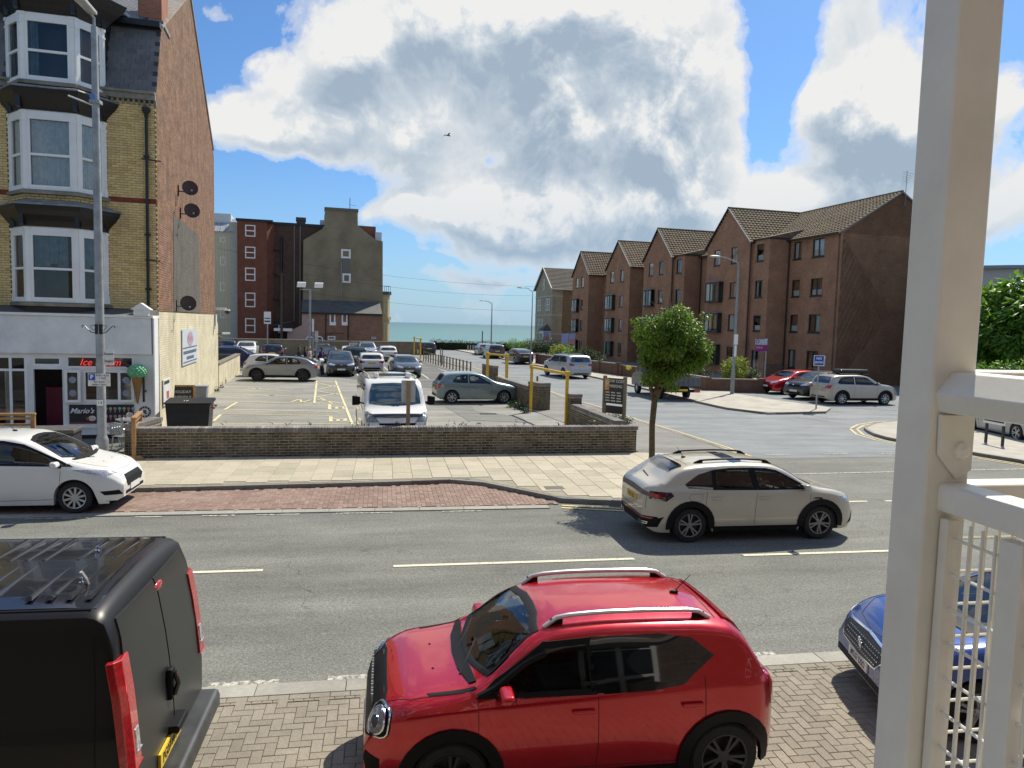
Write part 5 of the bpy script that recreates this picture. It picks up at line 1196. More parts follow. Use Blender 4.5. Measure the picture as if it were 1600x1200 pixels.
    def seam(c, pts, ax, r=.004, mat=None, n=12, name='panel_seam'):
        mb = MB(); P3 = []
        for a, b_ in zip(pts[:-1], pts[1:]):
            a, b_ = Vector(a), Vector(b_); k = max(2, int((b_-a).length/.07))
            for i in range(k+(b_ == Vector(pts[-1]))):
                h_, nr = c.hit(a.lerp(b_, i/k), ax); P3.append(h_+Vector(ax)*.0005)
        mb.tube(P3, r, 4); return mb.build(name, mat or SEAM, c.root)
    def glazing(c, wins, ws=None, rw=None, see=True, gside=None, frit=.05, gws=None, fi=.028):
        """wins: list of side polys (x, z); ws / rw: front and rear polys (y, z)"""
        gs = gside or (GLC if see else GLO)
        for w_ in wins:
            if see and gs is GLC: c.open.append(('side', inset(w_, frit*.55), lambda p: abs(p[1]) > .35))
        if ws and see: c.open.append(('front', inset(ws, fi*.6), lambda p: p[0] > c.wsx and p[2] > .6))
        c.body()
        for w_ in wins:
            c.side('side_window', w_, gs, off=.004, thick=.004)
            if see and gs is GLC: c.side('window_frame', w_, BLK, off=.007, hole=frit*.9, thick=.012)
        if ws:
            P3 = [(0, y, z) for y, z in ws]; c.patch('windscreen', P3, (1, 0, 0), gws or (GLC if see else GLO), off=.004, thick=.004, grid=.1)
            c.patch('windscreen_surround', P3, (1, 0, 0), BLK, off=.007, hole=fi, thick=.012, grid=.1)
        if rw:
            c.patch('rear_window', [(0, y, z) for y, z in rw], (-1, 0, 0), GLP if c.near else GLO, off=.006)
    def wheels(c, spokes=5, mat=None, dbl=False, steel=False, inset_=.02):
        mat = mat or ALU; wr, tw = c.wr, c.tw; rr_ = wr*.66
        ty = MB().lathe([(rr_-.01, -tw/2+.01), (rr_+.01, -tw/2), (wr-.03, -tw/2), (wr-.006, -tw/2+.025), (wr, 0), (wr-.006, tw/2-.025), (wr-.03, tw/2), (rr_+.01, tw/2), (rr_-.01, tw/2-.015), (rr_-.02, -tw/2+.01)], 36)
        tym = ty.mesh('tyre', RUB, True, 30)
        rm = MB().lathe([(rr_-.012, tw/2-.05), (rr_-.012, tw/2-.004), (rr_+.004, tw/2+.001), (rr_+.004, tw/2-.006)], 36).lathe([(0, tw/2-.015), (.055, tw/2-.018), (.06, tw/2-.05)], 12)
        k_ = spokes
        for i in range(k_):
            for da in ((-.13, .13) if dbl else (0,)):
                a = 2*pi*i/k_; M_ = Matrix.Rotation(a, 4, 'Z'); ww = .016 if dbl else (.032 if k_ <= 6 else .022)
                x0_, x1_ = .04, rr_-.004; y1_ = tan(da)*x1_*1.35
                rm.add([(x0_, -ww+y1_*.15, tw/2-.05), (x0_, ww+y1_*.15, tw/2-.05), (x1_, ww*1.15+y1_, tw/2-.045), (x1_, -ww*1.15+y1_, tw/2-.045),
                        (x0_, -ww*.8+y1_*.15, tw/2-.016), (x0_, ww*.8+y1_*.15, tw/2-.016), (x1_, ww*.9+y1_, tw/2-.006), (x1_, -ww*.9+y1_, tw/2-.006)],
                       [(0, 3, 2, 1), (4, 5, 6, 7), (0, 1, 5, 4), (1, 2, 6, 5), (2, 3, 7, 6), (3, 0, 4, 7)], M_)
        rmm = rm.mesh('rim', mat, True, 30)
        dk = MB().lathe([(0, 0.0), (rr_-.015, 0.0), (rr_-.015, tw/2-.05)], 24).mesh('brake_disc', plain('brake_dark', (.03, .03, .03), .6))
        for xw in (c.wb/2, -c.wb/2):
            for s_ in (1, -1):
                e = empty('wheel', (xw, s_*(c.hw0-tw/2-inset_), wr)); e.parent = c.root; e.rotation_euler = (radians(-90)*s_, 0, random.uniform(0, 6) if False else .3*xw)
                e.rotation_euler = (Matrix.Rotation(radians(-90)*s_, 4, 'X') @ Matrix.Rotation(xw*1.7, 4, 'Z')).to_euler()
                inst(tym, 'tyre', e, (0, 0, 0)); inst(rmm, 'rim', e, (0, 0, 0)); inst(dk, 'brake_disc', e, (0, 0, 0))
        lin = MB()
        for xw in (c.wb/2, -c.wb/2):
            for s_ in (1, -1):
                n_ = 12
                for k in range(n_):
                    a0, a1 = pi*k/n_, pi*(k+1)/n_; R_ = c.arch+.004; y0_, y1_ = s_*(c.hw0-.05), s_*(c.hw0-.35)
                    lin.add([(xw+R_*cos(a0), y0_, wr+R_*sin(a0)), (xw+R_*cos(a1), y0_, wr+R_*sin(a1)), (xw+R_*cos(a1), y1_, wr+R_*sin(a1)), (xw+R_*cos(a0), y1_, wr+R_*sin(a0))], [(0, 1, 2, 3)])
        lin.box(c.xr+.3, c.xf-.3, -c.hw0*.85, c.hw0*.85, c.bot-.02, c.bot+.04)
        lin.build('wheel_housing', plain('underbody_black', (.01, .01, .01), .9), c.root)
    def archclad(c, mat=None, wdt=.07):
        for xw in (c.wb/2, -c.wb/2):
            R0_, R1_ = c.arch-.03, c.arch+wdt; n_ = 14; a0 = -.15
            pts = [(xw+R0_*cos(a0+(pi-2*a0)*k/n_), 0, c.wr+R0_*sin(a0+(pi-2*a0)*k/n_)) for k in range(n_+1)]+[(xw+R1_*cos(a0+(pi-2*a0)*k/n_), 0, c.wr+R1_*sin(a0+(pi-2*a0)*k/n_)) for k in range(n_, -1, -1)]
            for s_ in (1, -1):
                mb = MB(); vs = []; cnt = n_+1
                for (x, _, z) in pts:
                    z_ = max(z, c.bot+.02); hz_, nr = c.hit((x, 0, max(z_, c.wr+.0 if False else z_)), (0, s_, 0)); yb = s_*c.halfw(x)*.985
                    y = hz_.y if abs(hz_.y) > c.hw0*.6 else yb
                    if s_*y < abs(yb)-.06: y = yb
                    vs.append((x, y+s_*.022, z_))
                fs = [(k, k+1, 2*cnt-2-k, 2*cnt-1-k) for k in range(n_)]
                inn = [(x, y-s_*.06, z) for x, y, z in vs]; fs2 = [(k, k+1, 2*cnt+k+1, 2*cnt+k) for k in range(n_)]+[(cnt+k, cnt+k+1, 3*cnt+k+1, 3*cnt+k) for k in range(n_)]
                mb.add(vs+inn, fs+fs2); mb.build('wheel_arch_trim', mat or BLK, c.root, smooth=True, ang=30)
    def apillar(c, x0, x1, r=.03, mat=None):          # black trim along the front pillars
        for s_ in (1, -1):
            P_ = []
            for k in range(13):
                x = x0+(x1-x0)*k/12; q = c.section(x)[3+18:3+22]; y = sum(a for a, b_ in q)/len(q); z = sum(b_ for a, b_ in q)/len(q); P_.append((x, s_*(y+.002), z-.006))
            MB().tube(P_, r, 8).build('pillar_trim', mat or BLK, c.root, smooth=True)
    def mirrors(c, x, z, mat=None, sz=(.10, .11, .075), arm=.0):
        for s_ in (1, -1):
            h_, _ = c.hit((x, 0, z-.02), (0, s_, 0)); y = h_.y
            cx, cy, cz = x-.02, y+s_*(.12+arm), z+.04; e = MB().extr([(cx+sz[0]*.9, cy-sz[1], cz-sz[2]*.7), (cx+sz[0]*.9, cy+sz[1]*.8, cz-sz[2]*.6), (cx+sz[0]*.6, cy+sz[1]*.9, cz+sz[2]*.7), (cx+sz[0]*.6, cy-sz[1], cz+sz[2]*.9)], (-sz[0]*1.4, 0, 0)); o = e.build('door_mirror', mat or c.pm, c.root, bevel=min(sz)*.55)
            MB().tube([(x+.03, y-s_*.01, z-.03), (x, y+s_*(.07+arm), z)], .022, 6).build('mirror_arm', BLK, o)
            MB().lathe([(0, 0), (.07, 0)], 14, Matrix.Translation((x-.02-sz[0]*.84, y+s_*(.12+arm), z+.04)) @ Matrix.Rotation(radians(-90), 4, 'Y') @ Matrix.Diagonal((.7, 1.1, 1, 1))).build('mirror_glass', CHR, o)
    def plate(c, front, z, txt, mat, x=None, w_=.52, h_=.111):
        ax = (1, 0, 0) if front else (-1, 0, 0); p, nr = c.hit((0, 0, z), ax); s_ = 1 if front else -1
        xx = (p.x if x is None else x)+s_*.014
        M_ = frameM((xx, 0, z), (0, s_, 0), (0, 0, 1))
        o = MB().box(-w_/2, w_/2, -h_/2, h_/2, -.02, 0, M_).build('number_plate', mat, c.root)
        if txt: text(txt, .105, PLB, o, M_ @ Matrix.Translation((0, -.004, .001)), 'lettering', .001, sx=.82, bold=.0015)
        return o
    def rails(c, x0, x1, y, mat, r=.018, lift=.05, foot=None):
        for s_ in (1, -1):
            pts = []
            for k in range(15):
                t = k/14; x = x0+(x1-x0)*t; h_, _ = c.hit((x, s_*y, 0), (0, 0, 1)); l = lift*min(1, sin(pi*t)*4); pts.append((x, s_*y, h_.z+l+.004))
            mb = MB().tube(pts, r, 8); o = mb.build('roof_rail', mat, c.root, smooth=True)
            for i in (1, 13): MB().box(pts[i][0]-.055, pts[i][0]+.055, s_*y-.012, s_*y+.012, pts[i][2]-lift-.01, pts[i][2]-.004).build('rail_foot', foot or BLK, o)
    def antenna(c, x, l=.35, lean=-.5):
        h_, _ = c.hit((x, 0, 0), (0, 0, 1)); mb = MB().ball((x, 0, h_.z+.01), (.05, .025, .02), 8); mb.tube([(x, 0, h_.z+.01), (x+l*sin(lean), 0, h_.z+l*cos(lean))], [.006, .003], 5); mb.build('aerial', BLK, c.root)
    def interior(c, xd, rhd=True, seats=((-.05,), (-.85,)), zs=.55, dash=True):
        mb = MB()
        for row in seats:
            for y in (-.36, .36):
                x = row[0]; mb.box(x-.25, x+.22, y-.24, y+.24, zs-.2, zs); mb.extr([(x-.25, y-.23, zs), (x-.14, y-.23, zs), (x-.36, y-.2, zs+.58), (x-.44, y-.2, zs+.58)], (0, .44, 0)); mb.box(x-.46, x-.37, y-.12, y+.12, zs+.6, zs+.78)
        o = mb.build('seat', SEATM, c.root, bevel=.03)
        if dash:
            z = pch(c.belt, xd); MB().extr([(xd-.35, -.66, z-.12), (xd+.25, -.66, z-.02), (xd+.25, -.66, z-.4), (xd-.3, -.66, z-.4)], (0, 1.32, 0)).build('dashboard', DASH, c.root, bevel=.03)
            y = -.34 if rhd else .34; st = MB(); M_ = Matrix.Translation((xd-.45, y, z-.06)) @ Matrix.Rotation(radians(-65), 4, 'Y')
            st.tube([M_ @ Vector((.17*cos(a), .17*sin(a), 0)) for a in [2*pi*k/20 for k in range(21)]], .014, 6, caps=False); st.tube([M_ @ Vector((0, -.16, 0)), M_ @ Vector((0, .16, 0))], .014, 5); st.tube([M_ @ Vector((0, 0, 0)), Vector((xd-.25, y, z-.15))], .03, 6)
            st.build('steering_wheel', BLK, c.root)
        MB().box(c.xr+.5, xd+.1, -c.hw0*.8, c.hw0*.8, .28, .34).build('cabin_floor', DASH, c.root)
    def headlamp(c, pts, ax, ring=True, mat=None):
        for s_ in (1, -1):
            P3 = [(p[0], p[1]*s_, p[2]) for p in pts]; a = (ax[0], ax[1]*s_, ax[2]) if len(ax) == 3 else ax
            c.patch('headlight', P3, a, mat or LWH, off=.006, grid=.05)
    def taillamp(c, pts, ax, mat=None, name='tail_light'):
        for s_ in (1, -1): c.patch(name, [(p[0], p[1]*s_, p[2]) for p in pts], (ax[0], ax[1]*s_, ax[2]), mat or LRED, off=.008, grid=.05)
def rrect(y0, y1, z0, z1, ch=.03): return [(y0+ch, z0), (y1-ch, z0), (y1, z0+ch), (y1, z1-ch), (y1-ch, z1), (y0+ch, z1), (y0, z1-ch), (y0, z0+ch)]
def F3(poly, x=0): return [(x, y, z) for y, z in poly]
def generic(name, label, cat, loc, heading, kind, pm, plate_f='', plate_r='', z=.09, group=None, spokes=5, rim=None, clad=False, rails_=None, seed=0, privacy=False, see=False, seatsee=False, dark_roof=False, plate_mat=True, scale=1.0):
    """hatch, suv, mpv, estate, coupe-suv: mid distance cars with their own proportions"""
    K = {'hatch': dict(L=4.0, fo=.80, wb=2.50, W=1.73, H=1.46, wr=.305, bot=.2), 'focus': dict(L=4.36, fo=.88, wb=2.65, W=1.82, H=1.47, wr=.315, bot=.2),
         'suv': dict(L=4.40, fo=.88, wb=2.66, W=1.84, H=1.62, wr=.345, bot=.24), 'bigsuv': dict(L=4.92, fo=.9, wb=2.97, W=2.0, H=1.75, wr=.375, bot=.26),
         'mpv': dict(L=4.6, fo=.95, wb=2.75, W=1.84, H=1.66, wr=.325, bot=.2), 'estate': dict(L=4.75, fo=.9, wb=2.8, W=1.84, H=1.46, wr=.33, bot=.19), 'csuv': dict(L=4.36, fo=.86, wb=2.67, W=1.80, H=1.53, wr=.345, bot=.24)}[kind]
    L, fo, wb, H_ = K['L'], K['fo'], K['wb'], K['H']; xf = wb/2+fo; xr = xf-L; hood = {'hatch': .98, 'focus': 1.0, 'suv': 1.12, 'bigsuv': 1.2, 'mpv': 1.06, 'estate': .98, 'csuv': 1.06}[kind]
    if kind in ('hatch', 'focus'): top = [(xr, .62), (xr+.05, .92), (xr+.16, 1.02), (xr+.42, H_-.10), (xr+.75, H_-.03), (xr+1.6, H_), (xf-1.95, H_-.05), (xf-1.05, hood+.02), (xf-.55, hood-.07), (xf-.18, hood-.2), (xf, .62)]
    elif kind == 'estate': top = [(xr, .62), (xr+.05, .95), (xr+.12, 1.05), (xr+.5, H_-.08), (xr+.9, H_-.02), (xr+2.2, H_), (xf-2.2, H_-.05), (xf-1.2, hood+.02), (xf-.6, hood-.08), (xf-.18, hood-.2), (xf, .6)]
    elif kind == 'csuv': top = [(xr, .68), (xr+.04, .98), (xr+.14, 1.10), (xr+.75, H_-.12), (xr+1.4, H_-.02), (xr+2.0, H_), (xf-1.95, H_-.06), (xf-1.1, hood+.02), (xf-.5, hood-.06), (xf-.15, hood-.2), (xf, .68)]
    elif kind == 'mpv': top = [(xr, .66), (xr+.04, 1.0), (xr+.10, 1.15), (xr+.32, H_-.10), (xr+.6, H_-.03), (xr+2.0, H_), (xf-2.1, H_-.07), (xf-.85, hood+.02), (xf-.45, hood-.1), (xf-.15, hood-.25), (xf, .62)]
    else: top = [(xr, .70), (xr+.04, 1.0), (xr+.10, 1.12), (xr+.38, H_-.10), (xr+.65, H_-.03), (xr+1.9, H_), (xf-2.0, H_-.05), (xf-1.1, hood+.02), (xf-.5, hood-.06), (xf-.14, hood-.2), (xf, .7)]
    bl = hood-.08; belt = [(xr, bl-.02), (xr+.6, bl+.04), (0, bl), (xf-1.1, bl-.02), (xf-.5, bl-.16), (xf, .55)]
    c = Car(name, label, cat, loc, heading, L, fo, wb, K['W'], top, belt, K['bot'], pm, K['wr'], z=z, group=group, tum=.30 if kind != 'bigsuv' else .22, endw=.76)
    c.wsx = 0
    zl = bl+.05; zu = H_-.13; xw0, xw1 = xf-1.35, xf-2.02
    rear = xr+(.55 if kind in ('suv', 'bigsuv', 'mpv') else .72 if kind != 'csuv' else .95); B1 = (xw1+rear)/2+.12
    A = [(xw0-.12, zl), (B1+.05, zl+.015), (B1+.05, zu), (xw1-.05, zu-.02)]; Bp = [(B1-.03, zl+.015), (rear+.1, zl+.04), (rear, zl+.1), (rear+.22, zu-.06), (rear+.45, zu), (B1-.03, zu+.01)]
    wz0, wz1 = hood+.045, H_-.075; hw_ = K['W']/2
    ws = [(-hw_+.20, wz0+.03), (-hw_*.5, wz0), (0, wz0-.01), (hw_*.5, wz0), (hw_-.20, wz0+.03), (hw_-.33, wz1-.04), (hw_-.42, wz1), (0, wz1+.012), (-hw_+.42, wz1), (-hw_+.33, wz1-.04)]
    rz0 = {'hatch': 1.06, 'focus': 1.04, 'suv': 1.14, 'bigsuv': 1.22, 'mpv': 1.18, 'estate': 1.08, 'csuv': 1.12}[kind]
    rw = [(-hw_+.26, rz0), (hw_-.26, rz0), (hw_-.22, rz0+.1), (hw_-.33, H_-.14), (-hw_+.33, H_-.14), (-hw_+.22, rz0+.1)]
    c.glazing([A, Bp], ws, rw, see=see, gside=(GLP if privacy else None))
    c.wheels(spokes, rim, dbl=spokes == 5)
    if clad: c.archclad(); c.side('sill_trim', [(-wb/2+c.arch+.05, c.bot+.01), (wb/2-c.arch-.05, c.bot+.01), (wb/2-c.arch-.05, c.bot+.13), (-wb/2+c.arch+.05, c.bot+.13)], BLK, off=.008)
    for xs_ in (xw0-.05, B1+.01): c.seam([(xs_, 0, zl), (xs_-.02, 0, c.bot+.12)], (0, 1, 0)); c.seam([(xs_, 0, zl), (xs_-.02, 0, c.bot+.12)], (0, -1, 0))
    for dx in (B1-.2, xw0-1.0): 
        for s_ in (1, -1): p, _ = c.hit((dx, 0, bl-.08), (0, s_, 0)); MB().box(dx-.09, dx+.09, min(p.y, p.y+s_*.03), max(p.y, p.y+s_*.03), bl-.10, bl-.07).build('door_handle', pm, c.root, bevel=.008)
    c.mirrors(xw0-.1, zl+.02, pm)
    # front
    hz = hood-.26
    c.headlamp([(xf, hw_*.52, hz-.06), (xf-.1, hw_*.96, hz-.02), (xf-.3, hw_*.99, hz+.08), (xf-.15, hw_*.8, hz+.09), (xf, hw_*.5, hz+.01)], (1, .55, 0))
    c.patch('grille', F3(rrect(-hw_*.45, hw_*.45, hz-.13, hz-.02, .04)), (1, 0, 0), BLK, off=.006)
    c.patch('lower_grille', F3([(-hw_*.62, .30), (hw_*.62, .30), (hw_*.48, .46), (-hw_*.48, .46)]), (1, 0, 0), BLK, off=.006)
    MB().tube([(xf+.0, -.06, hz-.01), (xf+.0, .06, hz-.01)], .03, 8).build('badge', CHR, c.root)
    c.plate(True, .50, plate_f, PLW)
    # rear
    tz = bl-.10; c.taillamp([(xr, hw_*.58, tz-.06), (xr+.05, hw_*.95, tz-.08), (xr+.18, hw_*.98, tz+.13), (xr+.05, hw_*.75, tz+.10), (xr, hw_*.58, tz+.03)], (-1, .5, 0))
    c.patch('rear_bumper_trim', F3([(-hw_*.7, .26), (hw_*.7, .26), (hw_*.62, .44), (-hw_*.62, .44)]), (-1, 0, 0), BLK, off=.006)
    c.plate(False, tz-.08 if kind not in ('hatch',) else tz-.14, plate_r, PLY)
    c.seam([(0, -hw_*.72, .50), (0, hw_*.72, .50)], (-1, 0, 0)); c.seam([(xf-1.2, -hw_*.8, 0), (xf-.35, -hw_*.75, 0), (xf-.2, -hw_*.4, 0), (xf-.2, hw_*.4, 0), (xf-.35, hw_*.75, 0), (xf-1.2, hw_*.8, 0)], (0, 0, 1))
    if rails_: c.rails(rear+.3, xw1, hw_-.42, rails_)
    if dark_roof: c.patch('dark_roof', [(xr+.7, -hw_+.33, 0), (xw1-.02, -hw_+.36, 0), (xw1-.02, hw_-.36, 0), (xr+.7, hw_-.33, 0)], (0, 0, 1), plain('roof_black', (.015, .015, .017), .15, coat=1), off=.003)
    c.seam([(xw1+.45, -.55, 0), (xw1+.5, -.05, 0)], (0, 0, 1), .008, BLK, name='wiper')
    return c
P_RED = paint('red_car_paint', (.52, .0, .009), .5, .25); P_GREIGE = paint('greige_car_paint', (.52, .48, .38), .12, .3); P_WHITE = paint('white_car_paint', (.76, .75, .71), 0, .3)
P_BLUE = paint('blue_car_paint', (.012, .05, .24), .4, .25); P_BLACK = paint('black_car_paint', (.010, .011, .013), .2, .3); P_GREY = paint('mid_grey_car_paint', (.24, .26, .28), .5, .3)
P_SILV = paint('silver_car_paint', (.42, .45, .47), .5, .3); P_TEAL = paint('grey_green_car_paint', (.17, .225, .235), .45, .3); P_DTEAL = paint('dark_teal_car_paint', (.045, .065, .075), .4, .3)
P_NAVY = paint('navy_car_paint', (.012, .018, .10), .4, .3); P_BEIGE = paint('beige_silver_car_paint', (.42, .385, .33), .4, .3); P_CHAR = paint('charcoal_car_paint', (.05, .052, .055), .4, .3); P_LGREY = paint('grey_blue_car_paint', (.26, .295, .32), .45, .3)
# ---- red compact crossover, foreground
xf, xr = 1.9375, -1.7625
c = Car('parked_car', 'bright red compact crossover with silver roof rails parked in the foreground', 'car', (1.66, 6.05), pi, 3.70, .72, 2.435, 1.67,
        [(xr, .66), (xr+.03, .92), (xr+.09, 1.05), (-1.60, 1.13), (-1.40, 1.43), (-1.27, 1.50), (-.9, 1.545), (-.2, 1.56), (.25, 1.54), (.50, 1.47), (1.06, 1.075), (1.20, 1.045), (1.55, 1.0), (1.76, .925), (1.87, .81), (xf, .60)],
        [(xr, .98), (-1.2, 1.01), (0, .965), (1.0, .93), (1.5, .90), (1.8, .80), (xf, .55)], .20, P_RED, .325, .185, near=True, tum=.27, roofcrown=.075, nose=.27, tail=.17, endw=.74, z=.02, hoodcrown=.06, swell=.008)
c.wsx = .3
A = [(1.02, 1.0), (.86, 1.13), (.44, 1.415), (.02, 1.44), (-.02, .99)]; Bw = [(-.08, .99), (-.06, 1.44), (-.60, 1.445), (-.90, 1.40), (-1.10, 1.25), (-.80, 1.03), (-.5, .995)]
ws = [(-.67, 1.13), (-.35, 1.09), (0, 1.075), (.35, 1.09), (.67, 1.13), (.60, 1.36), (.55, 1.46), (.25, 1.50), (0, 1.508), (-.25, 1.50), (-.55, 1.46), (-.60, 1.36)]
c_ap = [(1.16, 1.0), (.98, 1.14), (.56, 1.43), (.40, 1.475), (.30, 1.46), (.44, 1.41), (.86, 1.125), (1.03, .99)]
c.open.append(('side', inset(A, .03), lambda p: abs(p[1]) > .35)); c.open.append(('front', inset(ws, .016), lambda p: p[0] > .3 and p[2] > .9)); c.body()
c.side('side_window', A, GLC, off=.004, thick=.004); c.side('window_frame', A, BLK, off=.008, hole=.05); c.side('rear_side_window', Bw, GLP, off=.005); c.side('pillar_trim', [(.03, 1.0), (.03, 1.44), (-.09, 1.44), (-.10, 1.0)], GLP, off=.008)
P3 = F3(ws); c.patch('windscreen', P3, (1, 0, 0), GLC, off=.004, thick=.004); c.patch('windscreen_surround', P3, (1, 0, 0), BLK, off=.008, hole=.026); c.root.scale = (.92, .92, .92)
c.apillar(1.0, .42); c.patch('rear_window', F3([(-.56, 1.10), (.56, 1.10), (.60, 1.2), (.50, 1.43), (-.50, 1.43), (-.60, 1.2)]), (-1, 0, 0), GLP, off=.01)
c.patch('spoiler', [(-1.28, -.5, 0), (-1.46, -.46, 0), (-1.46, .46, 0), (-1.28, .5, 0)], (0, 0, 1), P_RED, off=.02)
c.seam([(-1.55, .35, 1.3), (-1.62, .0, 1.12)], (-1, 0, 0), .014, BLK, name='rear_wiper')
c.wheels(5, ALUD, dbl=True); c.archclad(wdt=.075)
c.side('sill_trim', [(-.84, .20), (.84, .20), (.84, .33), (-.84, .31)], BLK, off=.012)
c.interior(1.05, seats=((-.0,), (-.75,)), zs=.60)
for x0_, zt_ in ((1.0, 1.0), (-.03, .99), (-1.0, 1.1)):
    for s_ in (1, -1): c.seam([(x0_, 0, zt_-.02), (x0_-.01, 0, .55), (x0_-(.1 if x0_ < -.5 else .0), 0, .36)], (0, s_, 0), .0035)
for s_ in (1, -1):
    c.seam([(1.0, 0, .36), (-.86, 0, .34)], (0, s_, 0), .0035)
    for dx in (.1, -.88):
        p, _ = c.hit((dx, 0, .86), (0, s_, 0)); MB().box(dx-.10, dx+.10, min(p.y, p.y+s_*.035), max(p.y, p.y+s_*.035), .845, .875).build('door_handle', P_RED, c.root, bevel=.01)
    c.patch('bonnet_vent', [(1.42, s_*.66, 0), (1.02, s_*.70, 0), (1.00, s_*.735, 0), (1.40, s_*.70, 0)], (0, 0, 1), BLK, off=.004)
c.mirrors(.80, 1.02, sz=(.085, .115, .07))
# face: clamshell bonnet line, slotted grille, round-in-square lamps with chrome U
c.patch('grille_panel', F3([(-.74, .70), (-.70, .90), (-.40, .93), (.40, .93), (.70, .90), (.74, .70), (.56, .64), (-.56, .64)]), (1, 0, 0), BLK, off=.006)
gl_ = MB()
for k in range(-3, 4):
    p, _ = c.hit((0, k*.115, .82), (1, 0, 0)); gl_.box(p.x+.004, p.x+.022, k*.115-.04, k*.115-.026, .745, .89).box(p.x+.004, p.x+.022, k*.115+.026, k*.115+.04, .745, .89).box(p.x+.004, p.x+.022, k*.115-.04, k*.115+.04, .735, .75)
gl_.build('grille_slots', ALU, c.root)
for s_ in (1, -1):
    ax = (1, .72*s_, .1); cen = Vector((1.80, .64*s_, .80)); e1 = Vector((-.72*s_, 1, 0)).normalized(); e2 = Vector((0, 0, 1))
    def ringp(rx, rz, n_=16, sq=3.2): return [tuple(cen+e1*(rx*abs(cos(a))**(2/sq)*(1 if cos(a) > 0 else -1))+e2*(rz*abs(sin(a))**(2/sq)*(1 if sin(a) > 0 else -1))) for a in [2*pi*k/n_ for k in range(n_)]]
    c.patch('headlight_surround', ringp(.150, .125), ax, BLK, off=.010)
    c.patch('headlight_chrome', ringp(.145, .122), ax, CHR, off=.013, hole=.010)
    o = c.patch('headlight', ringp(.105, .098, sq=2.0), ax, LWH, off=.018, grid=.04); c.patch('headlight_ring', ringp(.112, .104, sq=2.0), ax, CHR, off=.02, hole=.012, grid=.05)
    c.patch('reflector', ringp(.05, .045, sq=2.0), ax, plain('lamp_bright', (.8, .8, .8), .1, metal=1.0), off=.026, grid=.05)
    c.patch('fog_recess', [(1.86, s_*.56, .36), (1.86, s_*.74, .36), (1.86, s_*.75, .50), (1.86, s_*.60, .54)], (1, .5*s_, 0), BLK, off=.006)
    c.taillamp([(xr, .62, .78), (xr, .80, .76), (xr, .82, 1.02), (xr, .66, 1.03)], (-1, .8, 0)) if s_ == 1 else None
c.patch('front_skid', F3([(-.5, .22), (.5, .22), (.6, .33), (-.6, .33)]), (1, 0, 0), ALU, off=.01)
c.patch('lower_grille', F3([(-.5, .36), (.5, .36), (.46, .5), (-.46, .5)]), (1, 0, 0), BLK, off=.006)
c.plate(True, .46, '', PLW); c.plate(False, .62, '', PLY)
c.seam([(1.1, -.73, 0), (1.55, -.70, 0), (1.80, -.55, 0), (1.84, 0, 0), (1.80, .55, 0), (1.55, .70, 0), (1.1, .73, 0)], (0, 0, 1), .004)
c.patch('scuttle', [(1.06, -.64, 0), (1.13, -.35, 0), (1.15, 0, 0), (1.13, .35, 0), (1.06, .64, 0), (1.00, .64, 0), (1.06, 0, 0), (1.00, -.64, 0)], (0, 0, 1), BLK, off=.010)
c.seam([(1.10, -.05, 0), (.98, -.3, 0), (.90, -.52, 0)], (0, 0, 1), .012, BLK, name='wiper'); c.seam([(1.12, .45, 0), (1.02, .2, 0), (.92, -.05, 0)], (0, 0, 1), .012, BLK, name='wiper')
for y in (-.25, .25): h_, _ = c.hit((1.34, y, 0), (0, 0, 1)); MB().ball(h_, (.014, .014, .008), 8).build('washer_jet', BLK, c.root)
c.rails(.40, -1.14, .535, plain('rail_silver', (.72, .73, .74), .3, metal=.6, var=.03), .022, .060); c.antenna(-1.02, .24, -.75); c.seam([(-1.20, -.52, 0), (-1.22, 0, 0), (-1.20, .52, 0)], (0, 0, 1), .0035)
PAP = plain('pale_blue_paper', (.45, .68, .70), .8)
for k, dy in enumerate((.10, -.04)): MB().box(-.075, .075, -.06, .06, 0, .003, Matrix.Translation((.84, .02+dy*1.1, 1.155)) @ Matrix.Rotation(radians(25), 4, 'Y')).build('permit_paper', PAP, c.root)
MB().lathe([(0, 0), (.035, 0), (.035, .003), (0, .003)], 16, Matrix.Translation((.80, .52, 1.19)) @ Matrix.Rotation(radians(52), 4, 'Y')).build('screen_sticker', plain('sticker_green', (.5, .6, .3), .6), c.root)
MB().box(-.03, .03, -.035, .035, 0, .003, Matrix.Translation((.60, .47, 1.375)) @ Matrix.Rotation(radians(36), 4, 'Y')).build('screen_sticker', plain('sticker_white', (.7, .7, .7), .6), c.root)
# ---- greige coupe crossover with its driver, across the road
xf, xr = 2.117, -2.153
c = Car('car', 'greige coupe crossover with black arches driving to the right past the tree', 'car', (6.68, 12.86), 0, 4.27, .84, 2.60, 1.757,
        [(xr, .70), (xr+.03, .92), (xr+.12, 1.05), (xr+.30, 1.13), (-1.52, 1.37), (-1.38, 1.42), (-1.0, 1.465), (-.3, 1.49), (.25, 1.465), (.55, 1.39), (1.18, 1.045), (1.32, 1.01), (1.65, .955), (1.92, .87), (2.05, .75), (xf, .60)],
        [(xr, .96), (-1.2, .99), (0, .95), (1.0, .93), (1.5, .88), (1.9, .74), (xf, .55)], .20, P_GREIGE, .33, .205, near=True, tum=.34, roofcrown=.07, endw=.66, z=.004, swell=.008)
c.wsx = .3
A = [(1.05, .985), (.88, 1.10), (.42, 1.335), (.2, 1.375), (-.06, 1.385), (.02, .985)]; B2 = [(-.03, .985), (-.12, 1.385), (-.50, 1.385), (-.84, 1.355), (-.84, 1.0)]; C2 = [(-.88, 1.0), (-.88, 1.345), (-1.15, 1.27), (-1.42, 1.10), (-1.36, 1.035)]
